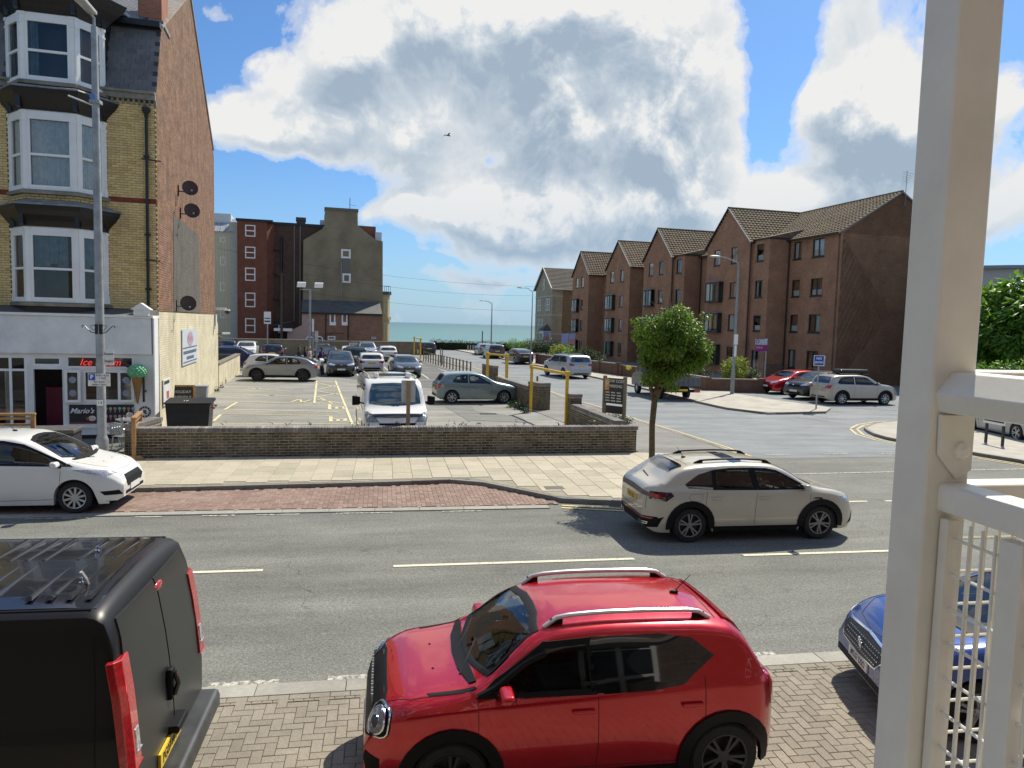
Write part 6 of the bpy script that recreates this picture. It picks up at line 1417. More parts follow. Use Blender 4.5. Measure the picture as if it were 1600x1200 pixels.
ws = [(-.70, 1.11), (-.35, 1.07), (0, 1.06), (.35, 1.07), (.70, 1.11), (.60, 1.32), (.55, 1.37), (.25, 1.415), (0, 1.42), (-.25, 1.415), (-.55, 1.37), (-.60, 1.32)]
c.open += [('side', inset(A, .03), lambda p: abs(p[1]) > .35)]
c.open += [('side', inset(B2, .03), lambda p: abs(p[1]) > .35), ('front', inset(ws, .016), lambda p: p[0] > .3 and p[2] > .9)]; c.body(); c.root.scale = (.975, .98, .955)
GLQ = glass('rear_tint_glass', see=.30)
for w_, g_ in ((A, GLC), (B2, GLQ)): c.side('side_window', w_, g_, off=.004, thick=.004); c.side('window_frame', w_, BLK, off=.008, hole=.035)
c.side('quarter_window', C2, GLP, off=.006); c.side('pillar_trim', [(.03, .99), (-.05, 1.385), (-.135, 1.385), (-.035, .985)], BLK, off=.009); c.side('pillar_trim', [(-.83, 1.0), (-.83, 1.355), (-.885, 1.345), (-.885, 1.0)], BLK, off=.009); c.patch('windscreen', F3(ws), (1, 0, 0), GLC, off=.004, thick=.004); c.patch('windscreen_surround', F3(ws), (1, 0, 0), BLK, off=.008, hole=.026)
c.patch('rear_window', F3([(-.58, 1.15), (0, 1.13), (.58, 1.15), (.54, 1.28), (.46, 1.345), (-.46, 1.345), (-.54, 1.28)]), (-1, 0, .8), glass('rear_glass_blue', (.02, .045, .09)), off=.008)
c.patch('spoiler', [(-1.40, -.57, 0), (-1.60, -.50, 0), (-1.62, 0, 0), (-1.60, .50, 0), (-1.40, .57, 0), (-1.42, 0, 0)], (0, 0, 1), plain('gloss_black_trim', (.01, .01, .011), .1, coat=1), off=.03, thick=.04)
c.wheels(5, plain('alloy_two_tone', (.22, .22, .23), .35, metal=.6), dbl=True); c.archclad(wdt=.085)
c.side('sill_trim', [(-.84, .20), (.84, .20), (.84, .30), (-.84, .30)], BLK, off=.010); c.interior(1.15, zs=.58)
for x0_ in (1.08, -.01, -1.0):
    for s_ in (1, -1): c.seam([(x0_, 0, .97), (x0_-.03, 0, .6), (x0_-.02+(.16 if x0_ < -.5 else 0), 0, .33)], (0, s_, 0), .0035)
for s_ in (1, -1):
    c.seam([(1.08, 0, .30), (-.84, 0, .30)], (0, s_, 0), .0035); c.seam([(-1.30, 0, .80), (-1.10, 0, .80), (-1.08, 0, .92), (-1.12, 0, .93), (-1.32, 0, .93), (-1.35, 0, .86), (-1.30, 0, .80)], (0, s_, 0), .0025)
    for dx in (.15, -.80):
        p, _ = c.hit((dx, 0, .84), (0, s_, 0)); MB().box(dx-.11, dx+.11, min(p.y, p.y+s_*.035), max(p.y, p.y+s_*.035), .825, .855).build('door_handle', P_GREIGE, c.root, bevel=.01)
    c.patch('fender_badge', [(1.32, s_, .80), (1.10, s_, .815), (1.18, s_, .835), (1.30, s_, .83)], (0, s_, 0), BLK, off=.006)
c.mirrors(.92, 1.01, sz=(.085, .12, .075))
TL = plain('smoked_lamp', (.035, .012, .014), .1, coat=1)
c.patch('light_bar', F3([(-.82, .90), (-.6, .955), (0, .975), (.6, .955), (.82, .90), (.80, .86), (.5, .875), (0, .88), (-.5, .875), (-.80, .86)]), (-1, 0, 0), plain('light_bar_grey', (.13, .12, .12), .3, metal=.5), off=.008)
for s_ in (1, -1):
    c.patch('tail_light', [(-1.98, s_*.62, .96), (-1.72, s_*.9, .965), (-1.66, s_*.9, .90), (-1.80, s_*.9, .80), (-2.05, s_*.70, .82)], (-.75, s_, .1), TL, off=.010)
    c.patch('tail_light_red', [(-2.02, s_*.66, .93), (-1.90, s_*.85, .92), (-1.87, s_*.88, .86), (-2.02, s_*.70, .855)], (-.75, s_, .1), LRED, off=.014)
    c.patch('tail_light_clear', [(-1.98, s_*.72, .838), (-1.86, s_*.86, .83), (-1.84, s_*.86, .81), (-1.99, s_*.72, .818)], (-.75, s_, .1), LWH, off=.016)
    c.patch('headlight', [(2.0, s_*.50, .74), (1.95, s_*.80, .76), (1.75, s_*.88, .82), (1.72, s_*.88, .85), (1.92, s_*.75, .84), (2.02, s_*.5, .80)], (1, s_, .1), LWH, off=.008)
    c.patch('exhaust_trim', [(xr, s_*.42, .31), (xr, s_*.70, .33), (xr, s_*.72, .38), (xr, s_*.44, .37)], (-1, .3*s_, 0), CHR, off=.016, hole=.016)
c.patch('rear_bumper_trim', F3([(-.80, .30), (-.5, .235), (.5, .235), (.80, .30), (.86, .50), (.5, .47), (-.5, .47), (-.86, .50)]), (-1, 0, 0), BLK, off=.008)
c.patch('reflector', F3([(-.74, .44), (.74, .44), (.78, .475), (.5, .462), (-.5, .462), (-.78, .475)]), (-1, 0, 0), LRED, off=.014)
c.seam([(xr, -.66, .88), (xr, -.64, .62), (xr, -.4, .56), (xr, .4, .56), (xr, .64, .62), (xr, .66, .88)], (-1, 0, 0), .004)
c.patch('grille', F3([(-.5, .66), (.5, .66), (.55, .76), (-.55, .76)]), (1, 0, 0), BLK, off=.006); c.patch('lower_grille', F3([(-.75, .28), (.75, .28), (.62, .5), (-.62, .5)]), (1, 0, 0), BLK, off=.006)
c.plate(False, .74, 'YX22 ELV', PLY); c.plate(True, .46, '', PLW)
c.seam([(1.3, -.72, 0), (1.75, -.68, 0), (1.97, -.45, 0), (2.0, 0, 0), (1.97, .45, 0), (1.75, .68, 0), (1.3, .72, 0)], (0, 0, 1), .004)
c.patch('scuttle', [(1.2, -.62, 0), (1.30, -.3, 0), (1.32, 0, 0), (1.30, .3, 0), (1.2, .62, 0), (1.08, .62, 0), (1.16, 0, 0), (1.08, -.62, 0)], (0, 0, 1), BLK, off=.010)
c.rails(.42, -1.12, .50, BLK, .02, .045); c.antenna(-1.12, .26, -.6); c.seam([(-1.28, -.55, 0), (-1.30, 0, 0), (-1.28, .55, 0)], (0, 0, 1), .0035)
p, _ = c.hit((0, -.1, 1.19), (-1, 0, .0)); c.seam([(-1.9, -.12, 1.15), (-1.85, .28, 1.18)], (-1, 0, .8), .014, BLK, name='rear_wiper')
taigo = c
# ---- people
def person(verts, edges, radii, parent, mat, name='body', sub=2, root=0):
    me = bpy.data.meshes.new(name); me.from_pydata(verts, edges, []); o = bpy.data.objects.new(name, me); col.objects.link(o)
    md = o.modifiers.new('skin', 'SKIN'); sv = me.skin_vertices[0].data
    for i, r_ in enumerate(radii): sv[i].radius = (r_, r_) if not isinstance(r_, tuple) else r_
    sv[root].use_root = True; md.use_smooth_shade = True
    sb = o.modifiers.new('sub', 'SUBSURF'); sb.levels = sb.render_levels = sub
    dg = bpy.context.evaluated_depsgraph_get(); m2 = bpy.data.meshes.new_from_object(o.evaluated_get(dg)); bpy.data.objects.remove(o)
    m2.materials.clear(); m2.materials.append(mat); m2.name = name
    m2.polygons.foreach_set('use_smooth', [True]*len(m2.polygons)); q = bpy.data.objects.new(name, m2); col.objects.link(q); q.parent = parent; return q
def hand(mb, w_, d, up, s_=1):
    """palm and five curled fingers at wrist w_, pointing along d"""
    d = Vector(d).normalized(); up = Vector(up).normalized(); sd = d.cross(up).normalized()*s_; w_ = Vector(w_)
    mb.tube([w_, w_+d*.045, w_+d*.095], [.026, .036, .03], 8)
    for k, (ln, off_) in enumerate(((.070, -.030), (.080, -.010), (.075, .010), (.058, .030))):
        b_ = w_+d*.09+sd*off_; mb.tube([b_, b_+d*ln*.45-up*.01, b_+d*ln*.75-up*.035, b_+d*ln*.7-up*.06], [.0095, .009, .008, .006], 6)
    b_ = w_+d*.035-sd*.03; mb.tube([b_, b_-sd*.025+d*.02, b_-sd*.03+d*.055-up*.015], [.012, .011, .008], 6)
SKINM = plain('skin', (.50, .30, .21), .55, var=.08)
def head(parent, p, fwd, hairm, hair=1.0, rz_=None):
    e = MB(); p = Vector(p); f = Vector(fwd).normalized(); r_ = f.cross(Vector((0, 0, 1)))
    M_ = Matrix((f, -r_, Vector((0, 0, 1)))).transposed().to_4x4(); M_.translation = p
    e.ball((0, 0, .0), (.095, .075, .12), 14, M_).ball((.045, 0, -.055), (.055, .05, .06), 10, M_).ball((.10, 0, -.005), (.02, .014, .025), 6, M_).ball((0, .078, -.01), (.02, .012, .03), 6, M_).ball((0, -.078, -.01), (.02, .012, .03), 6, M_)
    o = e.build('head', SKINM, parent, smooth=True, ang=180)
    MB().ball((.088, .03, .012), (.008, .012, .007), 6, M_).ball((.088, -.03, .012), (.008, .012, .007), 6, M_).ball((.094, 0, -.055), (.006, .024, .006), 6, M_).build('face', plain('eyes_and_mouth', (.09, .03, .025), .5), o)
    MB().ball((-.02, 0, .035), (.10, .088, .115), 12, M_).ball((-.05, 0, -.03), (.07, .082, .10*hair), 10, M_).build('hair', hairm, o, smooth=True, ang=180)
dr = empty('person', taigo.root.matrix_world @ Vector((0, 0, 0)) if False else Vector((6.66, 12.84, .004)), 0, 'driver in a pale top holding the wheel of the greige crossover', 'person')
S_ = lambda x, y, z: (x, y-.36, z)
vs = [S_(-.05, 0, .62), S_(-.12, 0, .80), S_(-.20, 0, 1.02), S_(-.22, 0, 1.12), S_(-.20, .19, 1.06), S_(.02, .24, .86), S_(.27, .14, .97), S_(-.20, -.19, 1.06), S_(.0, -.24, .88), S_(.27, -.13, .99), S_(.0, .10, .60), S_(.38, .12, .64), S_(.62, .12, .38), S_(.0, -.10, .60), S_(.38, -.12, .64), S_(.62, -.12, .38)]
person(vs, [(0, 1), (1, 2), (2, 3), (2, 4), (4, 5), (5, 6), (2, 7), (7, 8), (8, 9), (0, 10), (10, 11), (11, 12), (0, 13), (13, 14), (14, 15)], [.13, .13, .12, .055, .06, .045, .032, .06, .045, .032, .09, .075, .055, .09, .075, .055], dr, plain('pale_shirt', (.45, .42, .36), .9))
hm = MB(); hand(hm, S_(.27, .14, .97), (.6, -.1, .35), (-.3, 0, 1)); hand(hm, S_(.27, -.13, .99), (.6, .1, .35), (-.3, 0, 1), -1)
hm.tube([S_(.10, -.19, .93), S_(.27, -.13, .99)], [.036, .028], 8).tube([S_(.10, .2, .91), S_(.27, .14, .97)], [.036, .028], 8).build('hands', SKINM, dr, smooth=True, ang=180)
head(dr, S_(-.18, 0, 1.25), (1, 0, 0), plain('hair_grey', (.22, .2, .18), .8))
# ---- white three-door hatchback in the lay-by
xf, xr = 2.045, -1.905
c = Car('parked_car', 'white small hatchback with silver multi spoke wheels in the red lay-by outside the shop', 'car', (-6.98, 15.62), 0, 3.95, .80, 2.489, 1.722,
        [(xr, .66), (xr+.04, .92), (xr+.15, 1.05), (-1.45, 1.36), (-1.2, 1.43), (-.5, 1.47), (.1, 1.45), (.38, 1.38), (1.20, .985), (1.40, .93), (1.75, .83), (1.95, .70), (xf, .55)],
        [(xr, .98), (-1.0, .98), (0, .92), (1.0, .86), (1.5, .80), (1.85, .66), (xf, .5)], .17, P_WHITE, .305, .195, near=True, tum=.30, endw=.72, z=.02, nose=.32, swell=.01)
c.wsx = .3
A = [(1.22, .90), (1.02, 1.0), (.62, 1.19), (.35, 1.31), (.0, 1.375), (-.22, 1.385), (-.20, .935)]; B2 = [(-.27, .94), (-.28, 1.385), (-.7, 1.37), (-1.15, 1.27), (-1.05, 1.05), (-.8, .98)]
ws = [(-.68, 1.05), (-.35, 1.0), (0, .985), (.35, 1.0), (.68, 1.05), (.58, 1.29), (.53, 1.36), (.25, 1.40), (0, 1.41), (-.25, 1.40), (-.53, 1.36), (-.58, 1.29)]
c.glazing([A], ws, [(-.55, 1.08), (.55, 1.08), (.46, 1.34), (-.46, 1.34)], frit=.045); c.side('rear_side_window', B2, GLP, off=.006)
c.wheels(10, ALU); c.interior(1.2, zs=.55)
for s_ in (1, -1):
    c.seam([(1.02, 0, .88), (1.0, 0, .5), (.94, 0, .28), (-.2, 0, .26)], (0, s_, 0), .0035); c.seam([(-.24, 0, .92), (-.24, 0, .3)], (0, s_, 0), .0035)
    c.patch('headlight', [(1.84, s_*.42, .66), (1.72, s_*.72, .66), (1.45, s_*.86, .78), (1.22, s_*.86, .845), (1.5, s_*.75, .81), (1.80, s_*.55, .74)], (.62, s_, .55), LWH, off=.006, grid=.04)
    c.patch('fog_recess', [(1.90, s_*.50, .33), (1.78, s_*.82, .34), (1.72, s_*.86, .42), (1.90, s_*.60, .42)], (1, s_, 0), BLK, off=.006)
c.mirrors(.98, .92, sz=(.085, .115, .075))
c.patch('grille', F3([(-.38, .44), (.38, .44), (.46, .54), (.40, .66), (-.40, .66), (-.46, .54)]), (1, 0, 0), plain('honeycomb_black', (.012, .012, .013), .5, var=.6, scale=60, spec=.2), off=.008)
c.patch('splitter', F3([(-.8, .17), (.8, .17), (.76, .22), (-.76, .22)]), (1, 0, 0), BLK, off=.02)
c.patch('lower_grille', F3([(-.55, .25), (.55, .25), (.5, .36), (-.5, .36)]), (1, 0, 0), BLK, off=.006); c.plate(True, .40, '', PLW)
c.patch('badge', F3([(-.07, .69), (.07, .69), (.07, .73), (-.07, .73)]), (1, 0, .4), plain('badge_blue', (.05, .08, .25), .3), off=.012)
c.seam([(1.15, -.70, 0), (1.6, -.62, 0), (1.86, -.40, 0), (1.90, 0, 0), (1.86, .40, 0), (1.6, .62, 0), (1.15, .70, 0)], (0, 0, 1), .004)
c.patch('scuttle', [(1.17, -.6, 0), (1.24, -.3, 0), (1.26, 0, 0), (1.24, .3, 0), (1.17, .6, 0), (1.12, .6, 0), (1.20, 0, 0), (1.12, -.6, 0)], (0, 0, 1), BLK, off=.010)
c.seam([(1.32, -.05, 0), (1.2, -.3, 0), (1.08, -.5, 0)], (0, 0, 1), .012, BLK, name='wiper')
for y in (-.22, .22): h_, _ = c.hit((1.55, y, 0), (0, 0, 1)); MB().ball(h_, (.014, .014, .008), 8).build('washer_jet', BLK, c.root)
c.antenna(-.12, .26, -.8)
# ---- blue hatchback at the right edge
xf, xr = 2.15, -2.10
c = Car('parked_car', 'metallic blue hatchback facing left behind the white balcony post', 'car', (6.88, 6.11), pi-.262, 4.25, .84, 2.62, 1.80,
        [(xr, .66), (xr+.04, .95), (xr+.2, 1.06), (-1.6, 1.33), (-1.25, 1.41), (-.5, 1.46), (.15, 1.44), (.42, 1.37), (1.22, 1.0), (1.38, .97), (1.75, .90), (2.0, .78), (2.1, .66), (xf, .55)],
        [(xr, .96), (-1.0, .95), (0, .91), (1.0, .88), (1.6, .80), (1.95, .68), (xf, .5)], .18, P_BLUE, .32, .205, near=True, tum=.30, endw=.70, z=.02, nose=.34)
c.wsx = .3
A = [(1.22, .93), (.62, 1.20), (.35, 1.30), (.0, 1.36), (-.05, .95)]; B2 = [(-.10, .95), (-.05, 1.365), (-.6, 1.36), (-1.1, 1.27), (-1.1, 1.02), (-.9, .98)]
ws = [(-.70, 1.07), (-.35, 1.03), (0, 1.02), (.35, 1.03), (.70, 1.07), (.60, 1.30), (.54, 1.35), (.25, 1.39), (0, 1.40), (-.25, 1.39), (-.54, 1.35), (-.60, 1.30)]
c.root.scale = (.94, .94, .94); c.glazing([A, B2], ws, [(-.55, 1.08), (.55, 1.08), (.46, 1.32), (-.46, 1.32)], frit=.045)
c.wheels(5, ALU, dbl=True); c.interior(1.2); c.mirrors(.98, .95)
c.patch('grille', F3([(-.42, .52), (0, .49), (.42, .52), (.53, .62), (.50, .70), (0, .73), (-.50, .70), (-.53, .62)]), (1, 0, 0), plain('dotted_grille', (.03, .03, .035), .4, var=.9, scale=70), off=.006)
c.patch('grille_chrome', F3([(-.44, .50), (0, .47), (.44, .50), (.56, .62), (.52, .72), (0, .75), (-.52, .72), (-.56, .62)]), (1, 0, 0), CHR, off=.009, hole=.018)
gd = MB()
for zz in (.55, .59, .63, .67):
    for k in range(-8, 9):
        p, _ = c.hit((0, k*.052+(.026 if round(zz*100) % 8 == 3 else 0), zz), (1, 0, 0)); gd.box(p.x+.006, p.x+.014, p.y-.015, p.y+.015, zz-.004, zz+.004)
gd.build('grille_bars', CHR, c.root, kind='stuff')
p, _ = c.hit((0, 0, .61), (1, 0, 0)); lion = MB().box(p.x+.01, p.x+.03, -.02, .02, .565, .65).box(p.x+.01, p.x+.03, -.045, -.015, .615, .665).box(p.x+.01, p.x+.03, .012, .04, .555, .60).box(p.x+.01, p.x+.03, .015, .05, .61, .63).build('badge', CHR, c.root, bevel=.006)
c.plate(True, .43, 'MT67 DSO', PLW)
c.patch('lower_grille', F3([(-.7, .20), (.7, .20), (.6, .36), (-.6, .36)]), (1, 0, 0), BLK, off=.006)
for k in (.235, .265, .295, .325): c.seam([(xf, -.62, k), (xf, 0, k), (xf, .62, k)], (1, 0, 0), .006, BLK, name='grille_slat')
for s_ in (1, -1): c.patch('headlight', [(2.02, s_*.58, .64), (1.85, s_*.82, .68), (1.62, s_*.88, .79), (1.8, s_*.78, .78), (2.0, s_*.6, .73)], (.9, s_, .3), LWH, off=.006, grid=.04)
c.seam([(1.3, -.72, 0), (1.75, -.66, 0), (1.98, -.42, 0), (2.03, 0, 0), (1.98, .42, 0), (1.75, .66, 0), (1.3, .72, 0)], (0, 0, 1), .004)
c.patch('scuttle', [(1.28, -.6, 0), (1.36, 0, 0), (1.28, .6, 0), (1.12, .6, 0), (1.22, 0, 0), (1.12, -.6, 0)], (0, 0, 1), BLK, off=.010)
# ---- matt black panel van, rear at the left edge
MBLK = plain('matt_black_van_paint', (.008, .008, .0085), .38, var=.15, scale=1.5, spec=.35); xf, xr = 2.38, -2.40
DGR = plain('greyish_black_paint', (.018, .020, .019), .34, var=.15, scale=1.5)  # slightly greyer than the matt black of the van body
c = Car('parked_van', 'matt black panel van seen from its rear doors at the left edge', 'van', (-3.97, 5.74), pi, 4.78, .83, 3.098, 1.90,
        [(xr, .80), (xr+.03, 1.2), (xr+.09, 1.62), (xr+.135, 1.82), (xr+.18, 1.895), (xr+.27, 1.93), (0, 1.94), (1.0, 1.92), (1.3, 1.86), (1.95, 1.27), (2.1, 1.16), (2.28, 1.0), (xf, .7)],
        [(xr, 1.10), (0, 1.10), (1.5, 1.06), (2.1, .96), (xf, .6)], .28, MBLK, .325, .205, near=True, tum=.065, roofcrown=.06, endw=.965, tail=.08, nose=.4, z=.02, boxy=1)
c.body(); c.wheels(5, ALUD)
c.patch('rear_door', F3([(-.84, .42), (-.012, .42), (-.012, 1.80), (-.74, 1.80), (-.84, 1.4)]), (-1, 0, 0), DGR, off=.012, label='left rear door, greyish matt black'); c.patch('rear_door', F3([(.84, .42), (.012, .42), (.012, 1.80), (.74, 1.80), (.84, 1.4)]), (-1, 0, 0), DGR, off=.012, label='right rear door with the handle')
for s_ in (1, -1):
    lv = [(.86, .0), (1.0, .010), (1.15, .026), (1.35, .048), (1.58, .085)]; pl_ = [(-.022, .78), (-.024, .91), (.010, .962), (.055, .978), (.055, .92), (.04, .80)]
    def lamp(name, lv, pl_, m_, g=0):
        n_ = len(pl_); vs = [(xr+dx+x-g, s_*(y+g-(z-.8)*.045), z) for z, dx in lv for x, y in pl_]; fs = [(j*n_+k, j*n_+(k+1) % n_, (j+1)*n_+(k+1) % n_, (j+1)*n_+k) for j in range(len(lv)-1) for k in range(n_)]+[tuple(range(n_)), tuple(range((len(lv)-1)*n_, len(lv)*n_))]
        if s_ < 0: fs = [f[::-1] for f in fs]
        return MB().add(vs, fs).build(name, m_, c.root, bevel=.008)
    lamp('tail_light', lv, pl_, LRED); lamp('reversing_lens', [(.96, .006), (1.10, .020)], [(-.024, .80), (-.024, .87), (.0, .87), (.0, .80)], LWH, .006)
p, _ = c.hit((0, 0, 1.74), (-1, 0, 0)); MB().ball((p.x-.01, -.05, 1.735), (.02, .09, .035), 12).build('brake_light', LRED, c.root, smooth=True)
p, _ = c.hit((0, 0, .95), (-1, 0, 0)); MB().box(p.x-.045, p.x, .03, .12, .90, 1.14).build('door_recess', BLK, c.root, bevel=.015); MB().tube([(p.x-.05, .075, .93), (p.x-.075, .075, 1.02), (p.x-.05, .075, 1.11)], .018, 8).build('door_handle', DGR, c.root, smooth=True)
MB().box(xr-.17, xr+.25, -.88, .88, .32, .50).build('rear_bumper', plain('scuffed_bumper', (.035, .038, .038), .45, var=.4, scale=5, dirt=(.07, .075, .075)), c.root, bevel=.05)
M_ = frameM((xr-.035, .16, .60), (0, -1, 0), (0, 0, 1)); o = MB().box(-.26, .26, -.056, .056, -.02, 0, M_).build('number_plate', PLY, c.root); text('PG07 WVU', .105, PLB, o, M_ @ Matrix.Translation((0, -.004, .001)), sx=.82, bold=.0015)
MB().box(xr-.09, xr, -.10, .16, .66, .72).build('plate_lamp', BLK, c.root, bevel=.015)
for s_ in (1, -1):
    c.side('rub_strip', [(-2.2, .80), (1.2, .78), (1.2, .84), (-2.2, .86)], BLK, s=s_, off=.018); c.seam([(-2.20, 0, .45), (-2.18, 0, 1.75)], (0, s_, 0), .004); c.seam([(-2.2, 0, .70), (1.0, 0, .70)], (0, s_, 0), .004); c.seam([(1.0, 0, .4), (1.0, 0, 1.75)], (0, s_, 0), .004)
    c.seam([(xr, s_*.80, 1.18), (xr, s_*.45, 1.10), (xr, s_*.0, 1.24)], (-1, 0, 0), .008, DGR); 
    MB().tube([(-2.14, s_*.80, 1.885), (.9, s_*.80, 1.90)], .014, 6).build('roof_gutter', BLK, c.root)
RFM = plain('glossy_dark_roof', (.014, .013, .015), .16, var=.4, scale=2, coat=.6)
c.patch('roof_skin', [(-2.16, -.78, 0), (.95, -.78, 0), (.95, .78, 0), (-2.16, .78, 0)], (0, 0, 1), RFM, off=.004, thick=.004, grid=.2)
rb = MB(); x = -2.08
for k in range(24):
    for (y0_, y1_) in ((-.68, -.06), (.02, .70)):
        if k % 5 == 4: continue
        h_, _ = c.hit((x, (y0_+y1_)/2, 0), (0, 0, 1)); zz = h_.z+.004; rb.add([(x-.022, y0_, zz-.012), (x+.022, y0_, zz-.012), (x+.022, y1_, zz-.008), (x-.022, y1_, zz-.008), (x-.010, y0_+.03, zz+.010), (x+.010, y0_+.03, zz+.010), (x+.010, y1_-.03, zz+.012), (x-.010, y1_-.03, zz+.012)], [(4, 5, 6, 7), (0, 1, 5, 4), (1, 2, 6, 5), (2, 3, 7, 6), (3, 0, 4, 7)])
    x += .118
rb.build('roof_ribs', RFM, c.root)
for (x, y) in ((-1.95, .45), (-1.25, .5), (-1.8, -.25), (-1.0, -.3)):
    h_, _ = c.hit((x, y, 0), (0, 0, 1)); MB().lathe([(.018, 0), (.018, .03), (.009, .035), (.009, .06), (.014, .062), (0, .065)], 8, Matrix.Translation(h_)).build('roof_rack_bolt', CHR, c.root)
h_, _ = c.hit((-1.98, .42, 0), (0, 0, 1)); MB().tube([h_, h_+Vector((0, .03, .05)), h_+Vector((.02, .06, .11))], .012, 5).build('strap_end', plain('pale_strap', (.6, .6, .58), .8), c.root)
# ---- white van in the car park, nose to the wall
xf, xr = 2.38, -2.59
hd = math.atan2(-SD.y, -SD.x); ctr = Vector((.42, 21.75, 0))+SD*2.38
c = Car('parked_van', 'white van with black mirrors and black bonnet guard parked nose on to the brick wall', 'van', (ctr.x, ctr.y), hd, 4.97, .93, 2.93, 1.97,
        [(xr, .8), (xr+.03, 1.3), (xr+.12, 1.85), (xr+.35, 1.95), (.4, 1.97), (.95, 1.93), (1.15, 1.86), (1.78, 1.16), (1.95, 1.06), (2.2, .96), (2.32, .84), (xf, .62)],
        [(xr, 1.10), (0, 1.12), (1.5, 1.0), (2.1, .85), (xf, .55)], .22, P_WHITE, .335, .205, tum=.12, roofcrown=.07, endw=.80, tail=.08, nose=.30, z=.085, boxy=1, near=True)
c.wsx = .8
ws = [(-.78, 1.24), (-.4, 1.19), (0, 1.18), (.4, 1.19), (.78, 1.24), (.76, 1.55), (.68, 1.80), (0, 1.83), (-.68, 1.80), (-.76, 1.55)]
c.glazing([[(1.75, 1.18), (1.45, 1.55), (1.15, 1.78), (.55, 1.78), (.55, 1.18)]], ws, None, see=False, frit=.05)
c.patch('windscreen', F3(ws), (1, 0, 0), glass('blue_windscreen', (.03, .075, .11)), off=.009)
c.wheels(5, ALU); c.mirrors(1.45, 1.25, BLK, (.06, .13, .19), arm=.10)
c.patch('bonnet_guard', [(2.25, y, z) for y, z in [(-.80, 1.0), (-.5, .99), (0, .985), (.5, .99), (.80, 1.0), (.62, .86), (0, .83), (-.62, .86)]], (1, 0, .9), plain('gloss_black_guard', (.012, .012, .013), .12, coat=1), off=.055, grid=.04, thick=.03)
c.patch('grille', F3([(-.5, .64), (.5, .64), (.56, .72), (-.56, .72)]), (1, 0, 0), BLK, off=.008); p, _ = c.hit((0, 0, .80), (1, 0, 0)); MB().ball((p.x+.03, 0, .70), (.012, .11, .045), 14).build('badge', CHR, c.root); MB().ball((p.x+.036, 0, .70), (.012, .095, .035), 14).build('badge_centre', plain('badge_blue_dark', (.02, .03, .10), .2), c.root)
c.patch('lower_grille', F3([(-.55, .42), (.55, .42), (.48, .58), (-.48, .58)]), (1, 0, 0), BLK, off=.008); c.plate(True, .55, '', PLW)
for s_ in (1, -1):
    c.patch('headlight', [(2.3, s_*.50, .74), (2.2, s_*.86, .72), (2.0, s_*.93, .92), (2.05, s_*.90, 1.04), (2.2, s_*.66, .94)], (1, .6*s_, .2), plain('grey_lens', (.23, .25, .25), .1, var=.5, scale=25, coat=1), off=.010)
    c.patch('fog_recess', [(2.3, s_*.62, .40), (2.3, s_*.85, .42), (2.3, s_*.85, .54), (2.3, s_*.66, .56)], (1, .4*s_, 0), BLK, off=.008)
    c.rails(.7, -1.9, .74, P_BEIGE if False else plain('rail_tan', (.30, .27, .2), .5), .03, .06) if s_ == 1 else None
    h_, _ = c.hit((1.62, s_*.33, 0), (0, 0, 1)); c.seam([(1.77, s_*.02, 0), (1.70, s_*.35, 0), (1.62, s_*.62, 0)], (0, 0, 1), .014, BLK, name='wiper')
h_, _ = c.hit((.55, 0, 0), (0, 0, 1)); rk = MB().box(.35, .75, -.60, -.42, h_.z-.02, h_.z+.14).box(.35, .75, .42, .60, h_.z-.02, h_.z+.14).build('rack_end', P_WHITE, c.root, bevel=.05)
rk = MB()
for k in range(4): rk.box(.42+k*.05, .45+k*.05, -.45, .45, h_.z+.02+.025*k, h_.z+.04+.025*k)
rk.build('rack_louvre', plain('louvre_grey', (.12, .12, .12), .5), c.root)
# ---- the other cars
def at(px, s): e = es_at(px, 540, s=s); return (ES(e[0], e[1]).x, ES(e[0], e[1]).y)
UP = pi/2+B_; DN = -pi/2+B_
p0, p1 = G(400, 595, .085), G(476, 597, .085)
generic('parked_car', 'mid grey coupe crossover with black wheels and arches side on beyond the yellow bays', 'car', ((p0.x+p1.x)/2, (p0.y+p1.y)/2+.85), pi-.03, 'csuv', P_GREY, spokes=5, rim=ALUD, clad=True, dark_roof=True, see=True)
generic('parked_car', 'white hatchback with red tail light half hidden behind the grey coupe crossover', 'car', at(432, 50.0), .0, 'hatch', P_WHITE, see=True)
generic('parked_car', 'dark blue crossover behind the low cream wall', 'car', at(372, 56.5), .0, 'suv', P_NAVY, rails_=CHR)
generic('parked_car', 'dark grey crossover by the back wall, leftmost car of the back row', 'car', at(357, 75.8), UP, 'suv', P_CHAR)
generic('parked_car', 'white crossover with its nose to us behind the dark blue crossover', 'car', at(386, 71.5), DN, 'suv', P_WHITE)
generic('parked_car', 'black estate with amber yellow plate in front of the tall signs and back wall', 'car', at(427, 66.5), UP, 'suv', P_BLACK)
generic('parked_car', 'dark car with pale windscreen beside the floodlight column, farther of the two', 'car', at(503, 76), DN, 'hatch', P_CHAR)
generic('parked_car', 'black saloon with bright windscreen behind the standing group', 'car', at(511, 67), DN, 'focus', P_BLACK)
p = G(532, 589, .085)
generic('parked_car', 'black people carrier facing us behind the white van', 'car', (p.x-.16, p.y+2.2), DN, 'mpv', P_BLACK, plate_f='')
generic('parked_car', 'small white car peeping out left of the dark green hatchback', 'car', at(546, 68.5), UP, 'hatch', P_WHITE)
generic('parked_car', 'very dark green hatchback seen from behind with yellow plate', 'car', at(555, 62.5), UP, 'suv', paint('dark_green_paint', (.012, .022, .016), .3, .3))
generic('parked_car', 'blue grey car with only its roof showing beside the silver people carrier', 'car', at(556, 77.5), DN, 'hatch', P_LGREY)
generic('parked_car', 'silver people carrier facing us in the back row', 'car', at(573, 75.5), DN, 'mpv', P_SILV)
